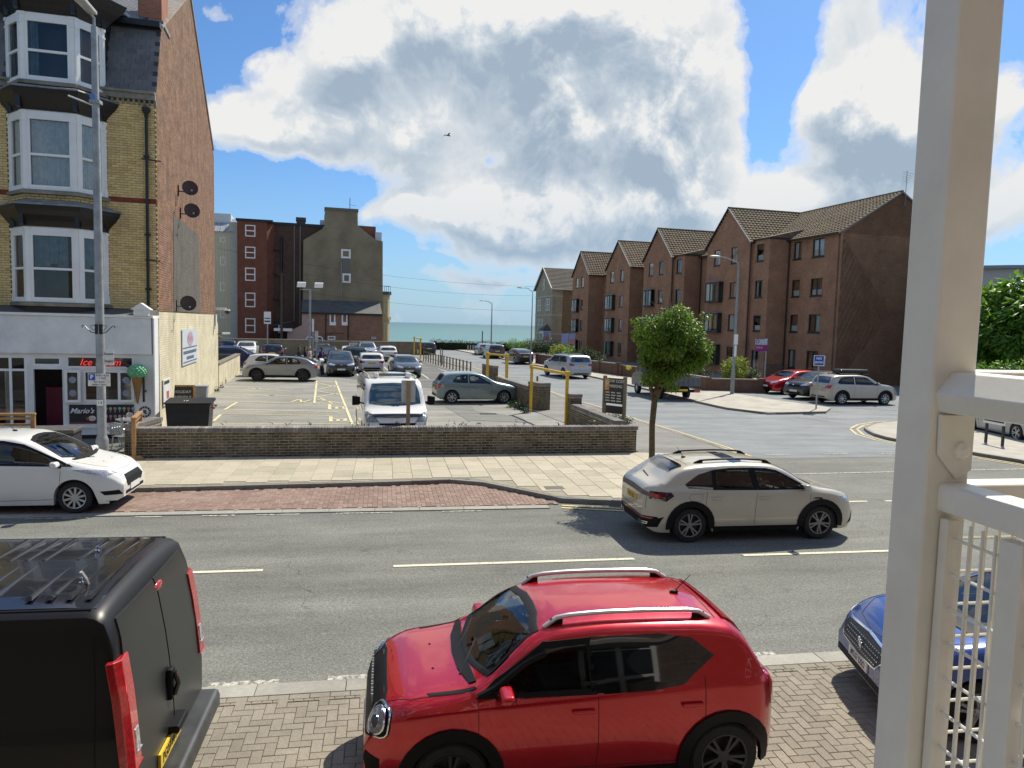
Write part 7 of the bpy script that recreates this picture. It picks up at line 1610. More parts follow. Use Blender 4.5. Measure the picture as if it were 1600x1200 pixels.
p = G(581, 584, .085); generic('parked_car', 'white hatchback seen from behind with red lamps, directly behind the white van', 'car', (p.x-.2, p.y+2.2), UP, 'focus', P_WHITE)
generic('parked_car', 'white hatchback seen from behind, nearest the right end of the back wall', 'car', at(604, 70.5), UP, 'hatch', P_WHITE)
p = G(635, 591, .085); generic('parked_car', 'dark teal small people carrier facing us near the yellow post', 'car', (p.x-.1, p.y+2.0), DN+.04, 'focus', P_DTEAL)
p0, p1 = G(705.5, 632, .085), G(782, 630, .085)
sf = generic('parked_car', 'grey green hatchback side on by the entrance wall', 'car', ((p0.x+p1.x)/2, (p0.y+p1.y)/2+.86), .10, 'hatch', P_TEAL, see=True, spokes=7, rim=ALU)
sf.interior(1.25, zs=.55)
generic('parked_car', 'black off-roader parked beyond the yellow post by the sea', 'car', at(663, 86), UP+.12, 'suv', P_BLACK, z=0)
k0 = lambda px, py: G(px, py)
dirk = lambda a, b_: math.atan2(G(*b_).y-G(*a).y, G(*b_).x-G(*a).x)
hdR = dirk((940, 593), (850, 574))
p = k0(778, 561); generic('parked_car', 'dark blue estate parked farthest but one along the side street kerb', 'car', (p.x-.2, p.y+2.2), UP-.03, 'suv', P_CHAR, z=.004)
p = k0(763, 556); generic('parked_car', 'pale blue grey car parked farthest along the side street kerb', 'car', (p.x-.3, p.y+2.4), UP-.03, 'hatch', P_LGREY, z=.004)
p = k0(819, 570); generic('parked_car', 'black small crossover parked on the side street below the bushes', 'car', (p.x-.2, p.y+2.0), UP+.06, 'csuv', P_BLACK, z=.004)
p = k0(906, 592); c = generic('parked_car', 'large silver estate-like off-roader parked before the brick flats', 'car', (p.x-.5, p.y+2.2), UP+.12, 'bigsuv', P_SILV, z=.004, rails_=ALU)
generic('parked_car', 'red hatchback in the echelon bay beside the brick flats', 'car', (25.3, 42.0), pi+.22, 'focus', P_RED, z=.004, see=True)
generic('parked_car', 'black crossover with white plate between the red hatchback and the beige one', 'car', (25.1, 38.7), pi+.30, 'suv', P_BLACK, z=.004)
p0, p1 = G(1312, 633), G(1383, 633)
mini = generic('parked_car', 'beige silver crossover with black roof box and white star wheels', 'car', ((p0.x+p1.x)/2, (p0.y+p1.y)/2+.88), .05, 'suv', P_BEIGE, z=.004, clad=True, rails_=BLK, spokes=8, rim=ALU, see=True)
rbx = empty('roof_box', mini.root.location+Vector((-.15, 0, 1.62)), .05, 'long black roof box strapped on the beige crossover', 'roof box')
b_ = MB().box(-1.0, .85, -.38, .38, .0, .26).build('box_shell', plain('roof_box_black', (.014, .014, .016), .25), rbx, bevel=.11); MB().box(-.95, .8, -.385, .385, .10, .12).build('lid_seam', SEAM, rbx); MB().box(-.7, -.62, -.55, .55, -.07, -.02).box(.45, .53, -.55, .55, -.07, -.02).build('cross_bar', BLK, rbx)
p0, p1 = G(1524, 672, .25), G(1579, 685, .25); d_ = (p1-p0).normalized(); hA = math.atan2(-d_.y, -d_.x)
fw = G(1588, 690); nrm = Vector((cos(hA-pi/2), sin(hA-pi/2), 0))
nn = Vector((-d_.y, d_.x, 0)); nn = nn if nn.dot(Vector((0, 1, 0)))+nn.dot(Vector((1, 0, 0))) > 0 else -nn
ca = fw-d_*1.4+nn*.86
generic('parked_car', 'grey blue estate with silver spoked wheels parked beyond the balcony rail', 'car', (ca.x, ca.y), math.atan2(-d_.y, -d_.x), 'estate', P_LGREY, z=.004, rim=ALU)
# ---- tipper pickup on the side street
hp = dirk((1095, 631), (940, 593))+.02; rp_ = G(1067, 627); pk = empty('tipper_truck', (rp_.x+cos(hp)*2.6-.0, rp_.y+sin(hp)*2.6, .004), hp, 'dark tipper truck with grey drop side bed parked behind the street tree', 'truck')
TG = plain('truck_bed_grey', (.10, .115, .12), .6, var=.2); CB_ = paint('truck_cab_dark', (.02, .022, .024), .2, .3)
cabp = [(.75, .45), (2.55, .45), (2.6, .85), (2.5, 1.1), (2.0, 1.25), (1.55, 1.95), (1.3, 2.05), (.80, 2.05), (.72, 1.4)]
MB().extr([(x, -.88, z) for x, z in cabp], (0, 1.76, 0)).build('cab', CB_, pk, bevel=.06)
for y in (-.885, .885): MB().extr([(.95, y, 1.25), (1.85, y, 1.25), (1.45, y, 1.85), (.95, y, 1.85)], (0, .01 if y > 0 else -.01, 0)).build('side_window', GLO, pk)
MB().extr([(2.03, -.78, 1.27), (2.03, .78, 1.27), (1.60, .7, 1.93), (1.60, -.7, 1.93)], (.02, 0, .02)).build('windscreen', GLO, pk); MB().extr([(.70, -.7, 1.4), (.70, .7, 1.4), (.74, .7, 1.9), (.74, -.7, 1.9)], (-.02, 0, 0)).build('rear_window', GLO, pk)
MB().box(-2.5, .6, -.98, .98, .78, .86).build('bed_floor', TG, pk)
for a in ((-2.5, .6, -1.0, -.96), (-2.5, .6, .96, 1.0), (-2.54, -2.5, -1.0, 1.0), (.56, .6, -1.0, 1.0)): MB().box(a[0], a[1], a[2], a[3], .80, 1.25).build('drop_side', TG, pk)
rb = MB()
for k in range(7): rb.box(-2.56, -2.54, -.9+k*.28, -.86+k*.28, .82, 1.23)
rb.build('side_ribs', TG, pk); MB().box(.55, .62, -1.0, 1.0, 1.25, 1.95).build('headboard', TG, pk)
MB().box(-2.4, 2.2, -.4, .4, .5, .75).build('chassis', BLK, pk); rl = MB().box(-2.56, -2.50, -.98, .98, .46, .62).build('light_bar', BLK, pk)
for y in (-.8, .8): MB().box(-2.60, -2.56, y-.17, y+.17, .48, .60).build('tail_light', LRED, pk)
MB().box(-2.59, -2.55, -.26, .26, .53, .64).build('number_plate', PLY, pk)
ty = MB().lathe([(.18, -.1), (.30, -.1), (.33, -.06), (.33, .06), (.30, .1), (.18, .1), (.18, -.1)], 24).mesh('truck_tyre', RUB, True, 30); hb = MB().lathe([(0, .06), (.19, .085), (.19, .0)], 16).mesh('truck_hub', ALU, True)
for x in (1.75, -1.35):
    for s_ in (1, -1): e = empty('wheel', (x, s_*.78, .33)); e.parent = pk; e.rotation_euler = (radians(-90)*s_, 0, 0); inst(ty, 'tyre', e, (0, 0, 0)); inst(hb, 'rim', e, (0, 0, 0))
# ---- people and a motorbike among the parked cars
def stander(px, s, label, top, legs, hairm, facing, hair=1.0, arm=(.25, .05)):
    x, y = at(px, s); r_ = empty('person', (x, y, .09), facing, label, 'person')
    vs = [(0, 0, .95), (0, 0, 1.15), (-.01, 0, 1.38), (0, 0, 1.50), (-.01, .19, 1.40), (.02, .25, 1.14), (.18, .2, .98), (-.01, -.19, 1.40), (.02, -.25, 1.14), (.18+arm[1], -.2, 1.0+arm[0]*.3), (0, .09, .88)]
    person(vs, [(0, 1), (1, 2), (2, 3), (2, 4), (4, 5), (5, 6), (2, 7), (7, 8), (8, 9), (0, 10)], [.14, .13, .135, .05, .065, .048, .036, .065, .048, .036, .1], r_, top)
    person([(0, 0, .95), (0, .09, .86), (.02, .10, .48), (0, .11, .09), (.12, .12, .04), (0, -.09, .86), (.03, -.10, .48), (0, -.11, .09), (.12, -.12, .04)], [(0, 1), (1, 2), (2, 3), (3, 4), (0, 5), (5, 6), (6, 7), (7, 8)], [.13, .10, .07, .045, .04, .10, .07, .045, .04], r_, legs, 'legs')
    hm_ = MB(); hand(hm_, (.18, .2, .98), (.5, -.2, -.6), (0, 0, 1)); hand(hm_, (.18+arm[1], -.2, 1.0+arm[0]*.3), (.5, .2, -.6), (0, 0, 1), -1); hm_.build('hands', SKINM, r_, smooth=True, ang=180)
    head(r_, (.02, 0, 1.64), (1, 0, 0), hairm, hair)
DK = plain('dark_clothes', (.02, .02, .025), .9); HB = plain('hair_dark', (.03, .02, .015), .7); HL = plain('hair_blonde', (.42, .30, .15), .7)
stander(467, 54.5, 'dark haired person in black, leftmost of the group standing between parked cars', DK, DK, HB, .3)
stander(477, 55.5, 'person in a long dark coat beside the blonde person', DK, DK, HB, -.2, 1.5)
stander(484, 54.8, 'blonde person in a pale pink top in the middle of the standing group', plain('pale_pink_top', (.55, .42, .40), .9), plain('jeans', (.10, .13, .2), .9), HL, 2.8, 1.4)
stander(502, 54.5, 'person in a purple jacket looking down beside the black people carrier', plain('purple_jacket', (.05, .03, .10), .9), DK, HB, 2.6)
x, y = at(499, 51.8); mb_ = empty('motorbike', (x, y, .09), -1.2, 'white faired motorbike parked behind the grey coupe crossover', 'motorbike')
for xx in (-.68, .68): MB().lathe([(.20, -.06), (.28, -.06), (.31, -.03), (.31, .03), (.28, .06), (.20, .06), (.20, -.06)], 24, Matrix.Translation((xx, 0, .31)) @ Matrix.Rotation(radians(90), 4, 'X')).build('wheel', RUB, mb_, smooth=True)
MB().extr([(.25, -.16, .35), (.62, -.16, .62), (.66, -.12, .98), (.40, -.12, 1.12), (-.05, -.16, .88), (-.2, -.16, .5)], (0, .3, 0)).build('fairing', P_WHITE, mb_, bevel=.05); MB().extr([(-.75, -.10, .85), (-.1, -.13, .76), (-.1, -.13, .9), (-.7, -.1, .98)], (0, .22, 0)).build('seat_cowl', P_WHITE, mb_, bevel=.04)
MB().tube([(.42, -.32, 1.0), (.50, -.1, 1.02), (.50, .1, 1.02), (.42, .32, 1.0)], .018, 6).tube([(.68, -.08, .31), (.50, -.08, 1.0)], .03, 6).tube([(-.68, 0, .31), (-.1, 0, .45)], .04, 6).box(-.2, .3, -.13, .13, .25, .6).build('frame', BLK, mb_); MB().ball((.66, 0, .86), (.05, .10, .07), 10).build('headlight', LWH, mb_)
# ------------------------------------------------------------------ street furniture, balcony, planting
GALV = plain('galvanised_steel', (.33, .35, .355), .55, metal=.35, var=.18, scale=5, dirt=(.22, .22, .21))
GRAYP = plain('grey_lamp_paint', (.26, .28, .285), .5, var=.08)
def root_at(name, p, label, cat, rz=0, group=None): return empty(name, p, rz, label, cat, group)
p = G(160, 715, .12)
lp = root_at('lamp_post', (p.x, p.y, .10), 'galvanised lamp post carrying small parking signs in front of the ice cream shop', 'lamp post')
MB().lathe([(.15, 0), (.15, .48), (.125, .56), (.108, .62), (.098, 5), (.075, 10.6), (.07, 10.75)], 16).build('column', GALV, lp, smooth=True)
MB().tube([(0, 0, 10.6), (0, 0, 10.95), (-.12, -.3, 11.12)], .035, 8).build('arm', GALV, lp, smooth=True)
MB().extr([(-.30, -.70, 11.17), (.02, -.75, 11.12), (.12, -.1, 10.98), (-.12, -.05, 11.02)], (0, 0, .09)).build('lantern', plain('lantern_grey', (.42, .43, .42), .5), lp, bevel=.02)
MB().box(-.07, .07, -.112, -.105, 1.38, 1.52).build('number_tag', WHITEF, lp); text('14', .12, INK, lp, frameM((0, -.115, 1.45), (1, 0, 0), (0, 0, 1)))
MB().box(-.26, .26, -.125, -.11, 1.88, 2.20).build('parking_plate', plain('sign_white', (.62, .63, .62), .4), lp); MB().box(-.245, -.09, -.129, -.125, 2.03, 2.185).build('parking_symbol', plain('sign_blue', (.02, .08, .42), .4), lp)
text('P', .14, WHITEF, lp, frameM((-.168, -.131, 2.107), (1, 0, 0), (0, 0, 1)), bold=.004)
for k, (s_, z) in enumerate((('8 am - 6 pm', 2.155), ('1 hour', 2.085), ('No return', 1.99), ('within 1 hour', 1.92))): text(s_, .062, INK, lp, frameM((.085 if k < 2 else 0, -.127, z), (1, 0, 0), (0, 0, 1)), bold=.001)
dsg = MB().extr([(.10, -.08, 2.42), (.34, -.08, 2.42), (.34, -.08, 2.80), (.10, -.08, 2.80), (.10, -.08, 2.66), (.06, -.08, 2.61), (.10, -.08, 2.56)], (0, .012, 0)).build('direction_sign', plain('sign_white', (.62, .63, .62), .4), lp)
text("Doctors", .085, PLB, lp, frameM((.225, -.082, 2.70), (1, 0, 0), (0, 0, 1)), sx=.8, bold=.002); text('Surgery', .085, PLB, lp, frameM((.225, -.082, 2.52), (1, 0, 0), (0, 0, 1)), sx=.8, bold=.002)
bs = MB()
for s_ in (1, -1):
    bs.tube([(s_*.07, -.09, 3.22), (s_*.18, -.09, 3.25), (s_*.32, -.09, 3.40), (s_*.37, -.09, 3.42), (s_*.39, -.09, 3.38), (s_*.36, -.09, 3.36)], .011, 5); bs.tube([(s_*.07, -.09, 3.42), (s_*.2, -.09, 3.41), (s_*.13, -.09, 3.30), (s_*.07, -.09, 3.32)], .009, 5)
bs.box(-.085, .085, -.10, .085, 3.2, 3.45); bs.build('basket_bracket', BLACKP, lp)
MB().lathe([(0, 0), (.07, 0), (.07, .01), (0, .01)], 16, frameM((-.03, -.10, 9.05), (1, 0, 0), (0, 0, 1))).build('round_tag', plain('tag_blue', (.1, .2, .5), .4), lp); MB().box(-.11, .13, -.11, .10, 8.9, 8.98).build('band_clamp', GALV, lp); MB().tube([(-.05, -.05, 8.85), (-.55, -.2, 9.0)], .02, 5).build('flag_arm', plain('white_arm', (.6, .6, .6), .4), lp)
def arm_lamp(p, h_, arm, label, r0=.09, az=pi):
    o = root_at('street_lamp', p, label, 'street lamp', az)
    MB().lathe([(r0*1.25, 0), (r0*1.25, 1.2), (r0, 1.35), (r0*.55, h_-.5)], 14).build('column', GRAYP, o, smooth=True)
    MB().tube([(0, 0, h_-.55), (0, 0, h_-.25), (.08, 0, h_-.08), (.3, 0, h_), (arm-.5, 0, h_+.15), (arm, 0, h_+.2)], [r0*.5, r0*.5, r0*.45, r0*.42, r0*.4, r0*.4], 8).build('arm', GRAYP, o, smooth=True)
    MB().ball((arm+.25, 0, h_+.2), (.38, .13, .07), 12).build('lantern', plain('lantern_grey', (.42, .43, .42), .5), o, smooth=True); return o
p = G(1143.7, 617.7); o = arm_lamp((p.x, p.y, .1), 7.75, 1.35, 'grey street lamp with long arm in front of the nearest brick flats', .095, radians(188))
MB().box(-.12, .12, .10, .14, 2.9, 3.5).build('notice_plate', WHITEF, o); MB().box(-.07, .07, .10, .13, 2.2, 2.85).build('notice_plate', WHITEF, o)
p = G(767, 552); arm_lamp((p.x, p.y, 0), 6.7, 1.1, 'slender street lamp against the sea at the far bend', .10, pi)
p = G(829, 572); arm_lamp((p.x, p.y, 0), 7.1, .9, 'tall thin street lamp in front of the seaside villa', .07, pi)
p = G(484, 578, .085); fl = root_at('floodlight_column', (p.x, p.y, .085), 'car park floodlight column with two square lamps on a crossbar', 'floodlight')
MB().lathe([(.10, 0), (.09, 1), (.06, 6.0)], 12).build('column', GALV, fl, smooth=True); zt_ = es_at(484, 452, s=p.y*cos(B_)-p.x*sin(B_))[2]
zt_ = 3.8+(500-452)/1140*p.y*1.01
MB().tube([(-.7, 0, zt_-.25), (.7, 0, zt_-.25)], .035, 6).tube([(0, 0, 5.0), (0, 0, zt_-.3)], .08, 8).build('cross_bar', GALV, fl)
for s_ in (1, -1): MB().extr([(s_*.62-.30, -.2, zt_-.1), (s_*.62+.30, -.2, zt_-.1), (s_*.62+.30, .1, zt_+.22), (s_*.62-.30, .1, zt_+.22)], (0, .25, .1)).build('floodlight', plain('lantern_grey', (.42, .43, .42), .5), fl)
p = G(441, 560, .085); tp = root_at('telegraph_pole', at(440, 90)+(0,), 'brown wooden telegraph pole in front of the dark rear brick block', 'pole'); MB().lathe([(.17, 0), (.12, 9.2)], 10).build('shaft', plain('creosoted_wood', (.10, .07, .05), .9), tp); MB().box(-.4, .4, -.06, .06, 8.9, 9.0).build('cross_arm', plain('creosoted_wood', (.10, .07, .05), .9), tp)
WIRE = plain('wire_black', (.02, .02, .02), .6)
for i, (a, b_, sag) in enumerate((((430, 449, 88), (830, 486, 104), .6), ((430, 420, 88), (830, 462, 104), .8), ((340, 388, 88), (840, 448, 106), .9))):
    A_, B2 = [Vector((ray(q[0], q[1])*((q[2])/ray(q[0], q[1]).y)))+CAM for q in (a, b_)]
    MB().tube([A_.lerp(B2, t/16)-Vector((0, 0, sag*4*(t/16)*(1-t/16))) for t in range(17)], .014, 4).build('overhead_wire', WIRE, label='thin overhead wire crossing the sky towards the villa, %s of three' % ('lowest', 'middle', 'highest')[i], cat='wire', group='overhead wires')
# yellow height barriers
YLP = plain('yellow_barrier_paint', (.72, .44, .015), .45, var=.12, dirt=(.4, .25, .05))
def barrier(a, b_, h_, label, r=.052, hb=.10):
    a, b_ = Vector((a[0], a[1], 0)), Vector((b_[0], b_[1], 0)); o = root_at('height_barrier', (a.x, a.y, .05), label, 'height barrier', math.atan2(b_.y-a.y, b_.x-a.x)); L = (b_-a).length
    for x in (0, L): MB().box(x-r, x+r, -r, r, 0, h_).build('post', YLP, o, bevel=.01)
    MB().box(-r-.02, L+r+.02, -r*.8, r*.8, h_-.02-hb, h_-.02).build('beam', YLP, o, bevel=.01)
    for x in (0, L): MB().box(x-r-.03, x+r+.03, -r-.03, r+.03, h_-hb-.05, h_+.03).build('bracket', YLP, o, bevel=.01)
a, b_ = G(829, 645, .05), G(884, 666, .05); barrier(a, b_, 2.05, 'nearest yellow height barrier across the car park entrance')
a, b_ = G(761, 601, .05), G(791, 606, .05); barrier(a, b_, 2.0, 'second yellow height barrier beyond the grey green hatchback', .07)
a, b_ = ES(*es_at(647, 553, s=82)[:2]), ES(*es_at(657, 551, s=74)[:2]); barrier(a, b_, 2.15, 'farthest yellow height barrier by the end of the back wall', .07)
# railings along the car park edge
RLM = plain('brown_rail_paint', (.16, .13, .10), .7); a, b_ = G(662, 566), G(735, 588); fe = root_at('railing', (a.x, a.y, .05), 'brown post and rail fence between car park and side street', 'railing', math.atan2(b_.y-a.y, b_.x-a.x)); L = (b_-a).length
pmesh = MB().box(-.045, .045, -.045, .045, 0, 1.02).mesh('railing_post', RLM)
for k in range(17): inst(pmesh, 'post', fe, (L*k/16, 0, 0))
for z in (.45, .95): MB().tube([(0, 0, z), (L, 0, z)], .025, 6).build('rail', RLM, fe)
def bollard(px, py, h_, label, r=.05, m_=None, z=.1): p = G(px, py, z); o = root_at('bollard', (p.x, p.y, z), label, 'bollard'); MB().box(-r, r, -r, r, 0, h_).build('shaft', m_ or RLM, o, bevel=.01); MB().box(-r*.7, r*.7, -r*.7, r*.7, h_, h_+.03).build('cap', m_ or RLM, o)
bollard(839, 612, .85, 'brown wooden post on the footway right of the nearest barrier'); bollard(688, 567, 1.3, 'grey post on the bend, left of its pair', .05, GALV); bollard(691, 570, 1.35, 'grey post on the bend, right of its pair', .05, GALV)
for k, px in enumerate((731, 735, 739, 742)): bollard(px, 549, .85, 'short grey post at the seafront kerb, %s of four' % ('first', 'second', 'third', 'fourth')[k], .07, GALV, 0)
bollard(801, 562, 1.5, 'pale stone gatepost by the seafront bushes', .16, STONE); bollard(753, 553, 2.9, 'thin dark post against the sea left of the street lamp', .06, BLACKP, 0)
# back of the notice by the white van
p = Vector((.70, 21.05, 0)); nb = root_at('notice_board', (p.x, p.y, .09), 'blank grey notice back on a timber post in front of the white van', 'sign')
MB().box(-.055, .055, -.03, .03, 0, 2.05).build('post', plain('brown_timber', (.27, .19, .11), .8, bump=.2), nb); MB().box(-.20, .20, .031, .045, 1.42, 2.05).build('board', plain('board_back_grey', (.42, .44, .45), .6), nb)
# parking tariff board
p = G(966, 668, .1); pb = root_at('parking_sign', (p.x+.1, p.y+.9, .1), 'black parking tariff board with orange P between two timber posts', 'sign', radians(-52))
TIM = plain('weathered_timber', (.22, .18, .11), .85, bump=.2)
for x in (-.46, .46): MB().box(x-.06, x+.06, -.05, .05, 0, 1.85).build('post', TIM, pb)
BDM = plain('sign_black', (.03, .027, .025), .5); MB().box(-.42, .42, -.06, -.045, .80, 1.78).build('board', BDM, pb); MB().box(-.34, .42, -.06, -.045, .42, .72).build('lower_board', BDM, pb)
MB().box(-.41, -.22, -.066, -.06, 1.30, 1.76).build('orange_panel', plain('sign_orange', (.62, .30, .06), .5), pb); T_ = plain('sign_lettering', (.62, .6, .55), .5)
text('P', .34, T_, pb, frameM((-.315, -.067, 1.53), (1, 0, 0), (0, 0, 1)), bold=.004); text('LOW COST', .155, T_, pb, frameM((.08, -.061, 1.66), (1, 0, 0), (0, 0, 1)), bold=.003); text('PARKING', .155, T_, pb, frameM((.06, -.061, 1.47), (1, 0, 0), (0, 0, 1)), bold=.003)
ln = MB()
for r_ in range(4):
    for cc_ in range(3): ln.box(-.38+cc_*.26, -.20+cc_*.26+.03*(r_ % 2), -.063, -.06, 1.20-r_*.105, 1.245-r_*.105)
ln.build('tariff_lines', T_, pb)
# signs on the east side
def bluesign():
    p = G(1275, 639, .1); o = root_at('no_entry_sign', (p.x, p.y, .1), 'small square blue NO ENTRY sign on a grey pole by the echelon bays', 'sign', radians(-25)); MB().tube([(0, 0, 0), (0, 0, 2.55)], .038, 10).build('pole', GALV, o, smooth=True)
    MB().box(-.24, .24, -.06, -.045, 2.12, 2.62).build('plate_border', WHITEF, o); MB().box(-.215, .215, -.066, -.06, 2.145, 2.595).build('plate', plain('sign_blue', (.02, .08, .42), .4), o)
    text('NO', .16, WHITEF, o, frameM((0, -.067, 2.47), (1, 0, 0), (0, 0, 1)), bold=.003); text('ENTRY', .13, WHITEF, o, frameM((0, -.067, 2.28), (1, 0, 0), (0, 0, 1)), bold=.003)
    MB().box(.1, .3, .05, .062, 2.1, 2.6).build('rear_plate', GALV, o)
bluesign()
def board_sign(px, py_base, d_s, top, label, c1, c2, txt=None, ww=1.2, hh=1.0, e=None):
    x, y = at(px, d_s); o = root_at('estate_agent_board', (x, y, 0), label, 'sign', B_); MB().box(.42*ww, .42*ww+.08, -.03, .03, 0, top).build('post', plain('pale_post', (.5, .48, .42), .7), o)
    MB().extr([(-.5*ww, -.05, top-hh*.5), (.5*ww, -.05, top-hh*.5), (.5*ww, -.05, top), (.1*ww, -.05, top-.07), (-.5*ww, -.05, top-.05)], (0, .02, 0)).build('upper_panel', c1, o); MB().box(-.5*ww, .5*ww, -.05, -.03, top-hh, top-hh*.5).build('lower_panel', c2, o)
    return o
WP = plain('board_white', (.68, .68, .68), .5); MGT = plain('board_magenta', (.42, .03, .22), .5); BLP = plain('board_pale_blue', (.36, .42, .68), .5); PKP = plain('board_pink', (.6, .3, .3), .5)
o = board_sign(1189, 0, 47.5, 3.3, 'white and magenta sold board outside the nearest brick flats', WP, MGT, hh=.95, ww=1.0); text('SOLD', .22, WP, o, frameM((-.15, -.055, 2.62), (1, 0, 0), (0, 0, 1)), bold=.003); MB().lathe([(.09, 0), (.15, 0), (.15, .004), (.09, .004)], 20, frameM((-.32, -.052, 3.08), (1, 0, 0), (0, 0, 1))).build('ring_mark', MGT, o)
for k, (px, s_, lab) in enumerate(((882, 74, 'pale blue letting board, left one of the pair near the third brick flats'), (893, 74, 'pale blue letting board, right one of the pair near the third brick flats'), (853, 92, 'pale blue letting board alone before the seaside villa'))): board_sign(px, 0, s_, 3.1, lab, BLP, BLP if k < 1 else PKP, ww=.75, hh=1.15)
# garden walls of the flats
GW = brickmat('garden_wall_brick', (.185, .10, .062), (.15, .08, .05), (.14, .10, .08), bump=.4); CP = plain('garden_coping', (.26, .21, .17), .9)
PIERS = []
def gwall(pts, h_, label):
    P_ = [G(*q) if len(q) == 2 else Vector(q) for q in pts]; o = root_at('garden_wall', (P_[0].x, P_[0].y, 0), label, 'wall')
    for a, b_ in zip(P_[:-1], P_[1:]):
        ang = math.atan2(b_.y-a.y, b_.x-a.x); L = (b_-a).length; M_ = Matrix.Translation(a-P_[0]) @ Matrix.Rotation(ang, 4, 'Z')
        w_ = MB().box(0, L, -.12, .12, 0, h_).build('wall_panel', GW, o); w_.matrix_local = M_; c_ = MB().box(-.02, L+.02, -.15, .15, h_, h_+.07).build('coping', CP, o); c_.matrix_local = M_
    for a in P_:
        if any((a-b_).length < .5 for b_ in PIERS): continue
        PIERS.append(a); c_ = MB().box(-.2, .2, -.2, .2, 0, h_+.12).build('pier', GW, o); c_.location = a-P_[0]
gwall([(1104, 612), (1188, 614)], .78, 'low brown brick garden wall under the golden shrub'); gwall([(1188, 614), (24.0, 44.6, 0)], .7, 'short return of the brick garden wall beside the red hatchback')
gwall([(1000, 592), (1104, 612)], .85, 'brown brick garden wall behind the tipper truck'); gwall([(938, 584), (966, 588)], .95, 'brown garden wall panel just right of the big silver off-roader'); gwall([(972, 589), (1000, 592)], .85, 'brown garden wall panel beside the gateway with the yellow flower')
gwall([(840, 569), (938, 584)], .95, 'long low garden wall below the bushes before the villa')
# railings at the flats entrance
a, b_ = at(1197, 49.5), at(1228, 46.6); o = root_at('entrance_railing', (a[0], a[1], 0), 'black metal railing by the entrance of the nearest flats', 'railing', math.atan2(b_[1]-a[1], b_[0]-a[0])); L = hypot(b_[0]-a[0], b_[1]-a[1]); rb = MB().box(0, L, -.02, .02, 1.2, 1.25).box(0, L, -.02, .02, .2, .25)
for k in range(int(L/.14)): rb.box(k*.14-.01, k*.14+.01, -.01, .01, .1, 1.35)
rb.build('bars', BLACKP, o)
# street name plate on two posts, seen under the hand rail
p = G(1540, 691, .1); q = G(1566, 697, .1); o = root_at('street_nameplate', (p.x, p.y, .1), 'white street nameplate on two black posts by the grey estate', 'sign', math.atan2(q.y-p.y, q.x-p.x)); L = (q-p).length
for x in (0, L): MB().box(x-.035, x+.035, -.035, .035, 0, .92).build('post', BLACKP, o)
MB().box(-.12, L+.12, -.06, -.035, .70, .95).build('plate', WHITEF, o); MB().box(-.08, L+.08, -.063, -.06, .78, .87).build('nameplate_lettering', PLB, o)
# ---- forecourt of the shop
def hp_(x, y, z=.10): return HW @ Vector((x, y, z))
WD = plain('varnished_timber', (.36, .20, .08), .5, var=.25, scale=9)
def windbreak(x, y, label, rz, n_=1.0):
    o = root_at('timber_screen', hp_(x, y), label, 'screen', B_+rz)
    for s_ in (0, n_): MB().box(s_-.05, s_+.05, -.05, .05, 0, 1.05).build('post', WD, o, bevel=.01); MB().extr([(s_-.06, -.28, 0), (s_-.06, .28, 0), (s_-.06, .14, .12), (s_-.06, -.14, .12)], (.12, 0, 0)).build('foot', WD, o)
    for k in range(5): MB().box(.05, n_-.05, -.02, .02, .30+k*.16, .36+k*.16).build('slat', WD, o)
    MB().box(-.06, n_+.06, -.06, .06, 1.05, 1.11).build('top_rail', WD, o, bevel=.01); return o
pw = HW.inverted() @ G(206, 722, .1); windbreak(pw.x, pw.y+.25, 'slatted timber windbreak by the left end of the brick wall', radians(95), 1.3)
pw = HW.inverted() @ G(18, 722, .1); windbreak(pw.x-.9, pw.y+.9, 'slatted timber windbreak at the left edge behind the white hatchback', 0, 1.1)
pw = HW.inverted() @ G(70, 712, .1); o = root_at('forecourt_storage_box', hp_(pw.x, pw.y), 'low dark storage box on the shop forecourt', 'box', B_); DB = plain('storage_black', (.03, .03, .032), .55, dirt=(.08, .075, .07))
MB().box(-.75, .75, -.35, .45, 0, .62).build('box_body', DB, o, bevel=.02); MB().box(-.8, .8, -.4, .5, .62, .72).build('lid', plain('storage_lid', (.085, .083, .08), .6, var=.3), o, bevel=.02); MB().box(.3, .7, -.42, -.36, .25, .5).build('panel', BLK, o)
pw = HW.inverted() @ G(100, 704, .1); MB().box(-.5, .5, -.04, .04, 0, .10).build('timber_plank', plain('pale_plank', (.5, .44, .3), .8), None, 'pale timber plank lying beside the storage box', 'plank', loc=hp_(pw.x+.3, pw.y-.3, .12), rot=(0, 0, .4))
CHM = plain('chair_aluminium', (.62, .62, .60), .3, metal=.8)
def cafe_chair(x, y, rz, label):
    o = root_at('cafe_chair', hp_(x, y), label, 'chair', B_+rz, 'aluminium cafe chairs')
    for sx_ in (-.22, .22):
        for sy_ in (-.2, .2): MB().tube([(sx_, sy_, 0), (sx_*.8, sy_*.8, .44)], .014, 6).build('leg', CHM, o)
    MB().tube([(-.22, -.2, .44), (-.26, -.2, .66), (-.2, .22, .66), (-.2, .25, .80), (0, .28, .84), (.2, .25, .80), (.2, .22, .66), (.26, -.2, .66), (.22, -.2, .44)], .014, 6).build('arm_frame', CHM, o)
    s_ = MB()
    for k in range(6): s_.box(-.2, .2, -.2+k*.07, -.15+k*.07, .44, .45)
    s_.build('seat', CHM, o); s_ = MB()
    for k in range(5): s_.box(-.18+k*.08, -.14+k*.08, .24, .25, .5, .82)
    s_.build('backrest', CHM, o)
a = HW.inverted() @ G(176, 700, .1); cafe_chair(a.x, a.y, radians(-70), 'left aluminium cafe chair beside the lamp post'); a = HW.inverted() @ G(187, 704, .1); cafe_chair(a.x+.15, a.y-.25, radians(150), 'aluminium cafe chair nearest the timber windbreak'); 
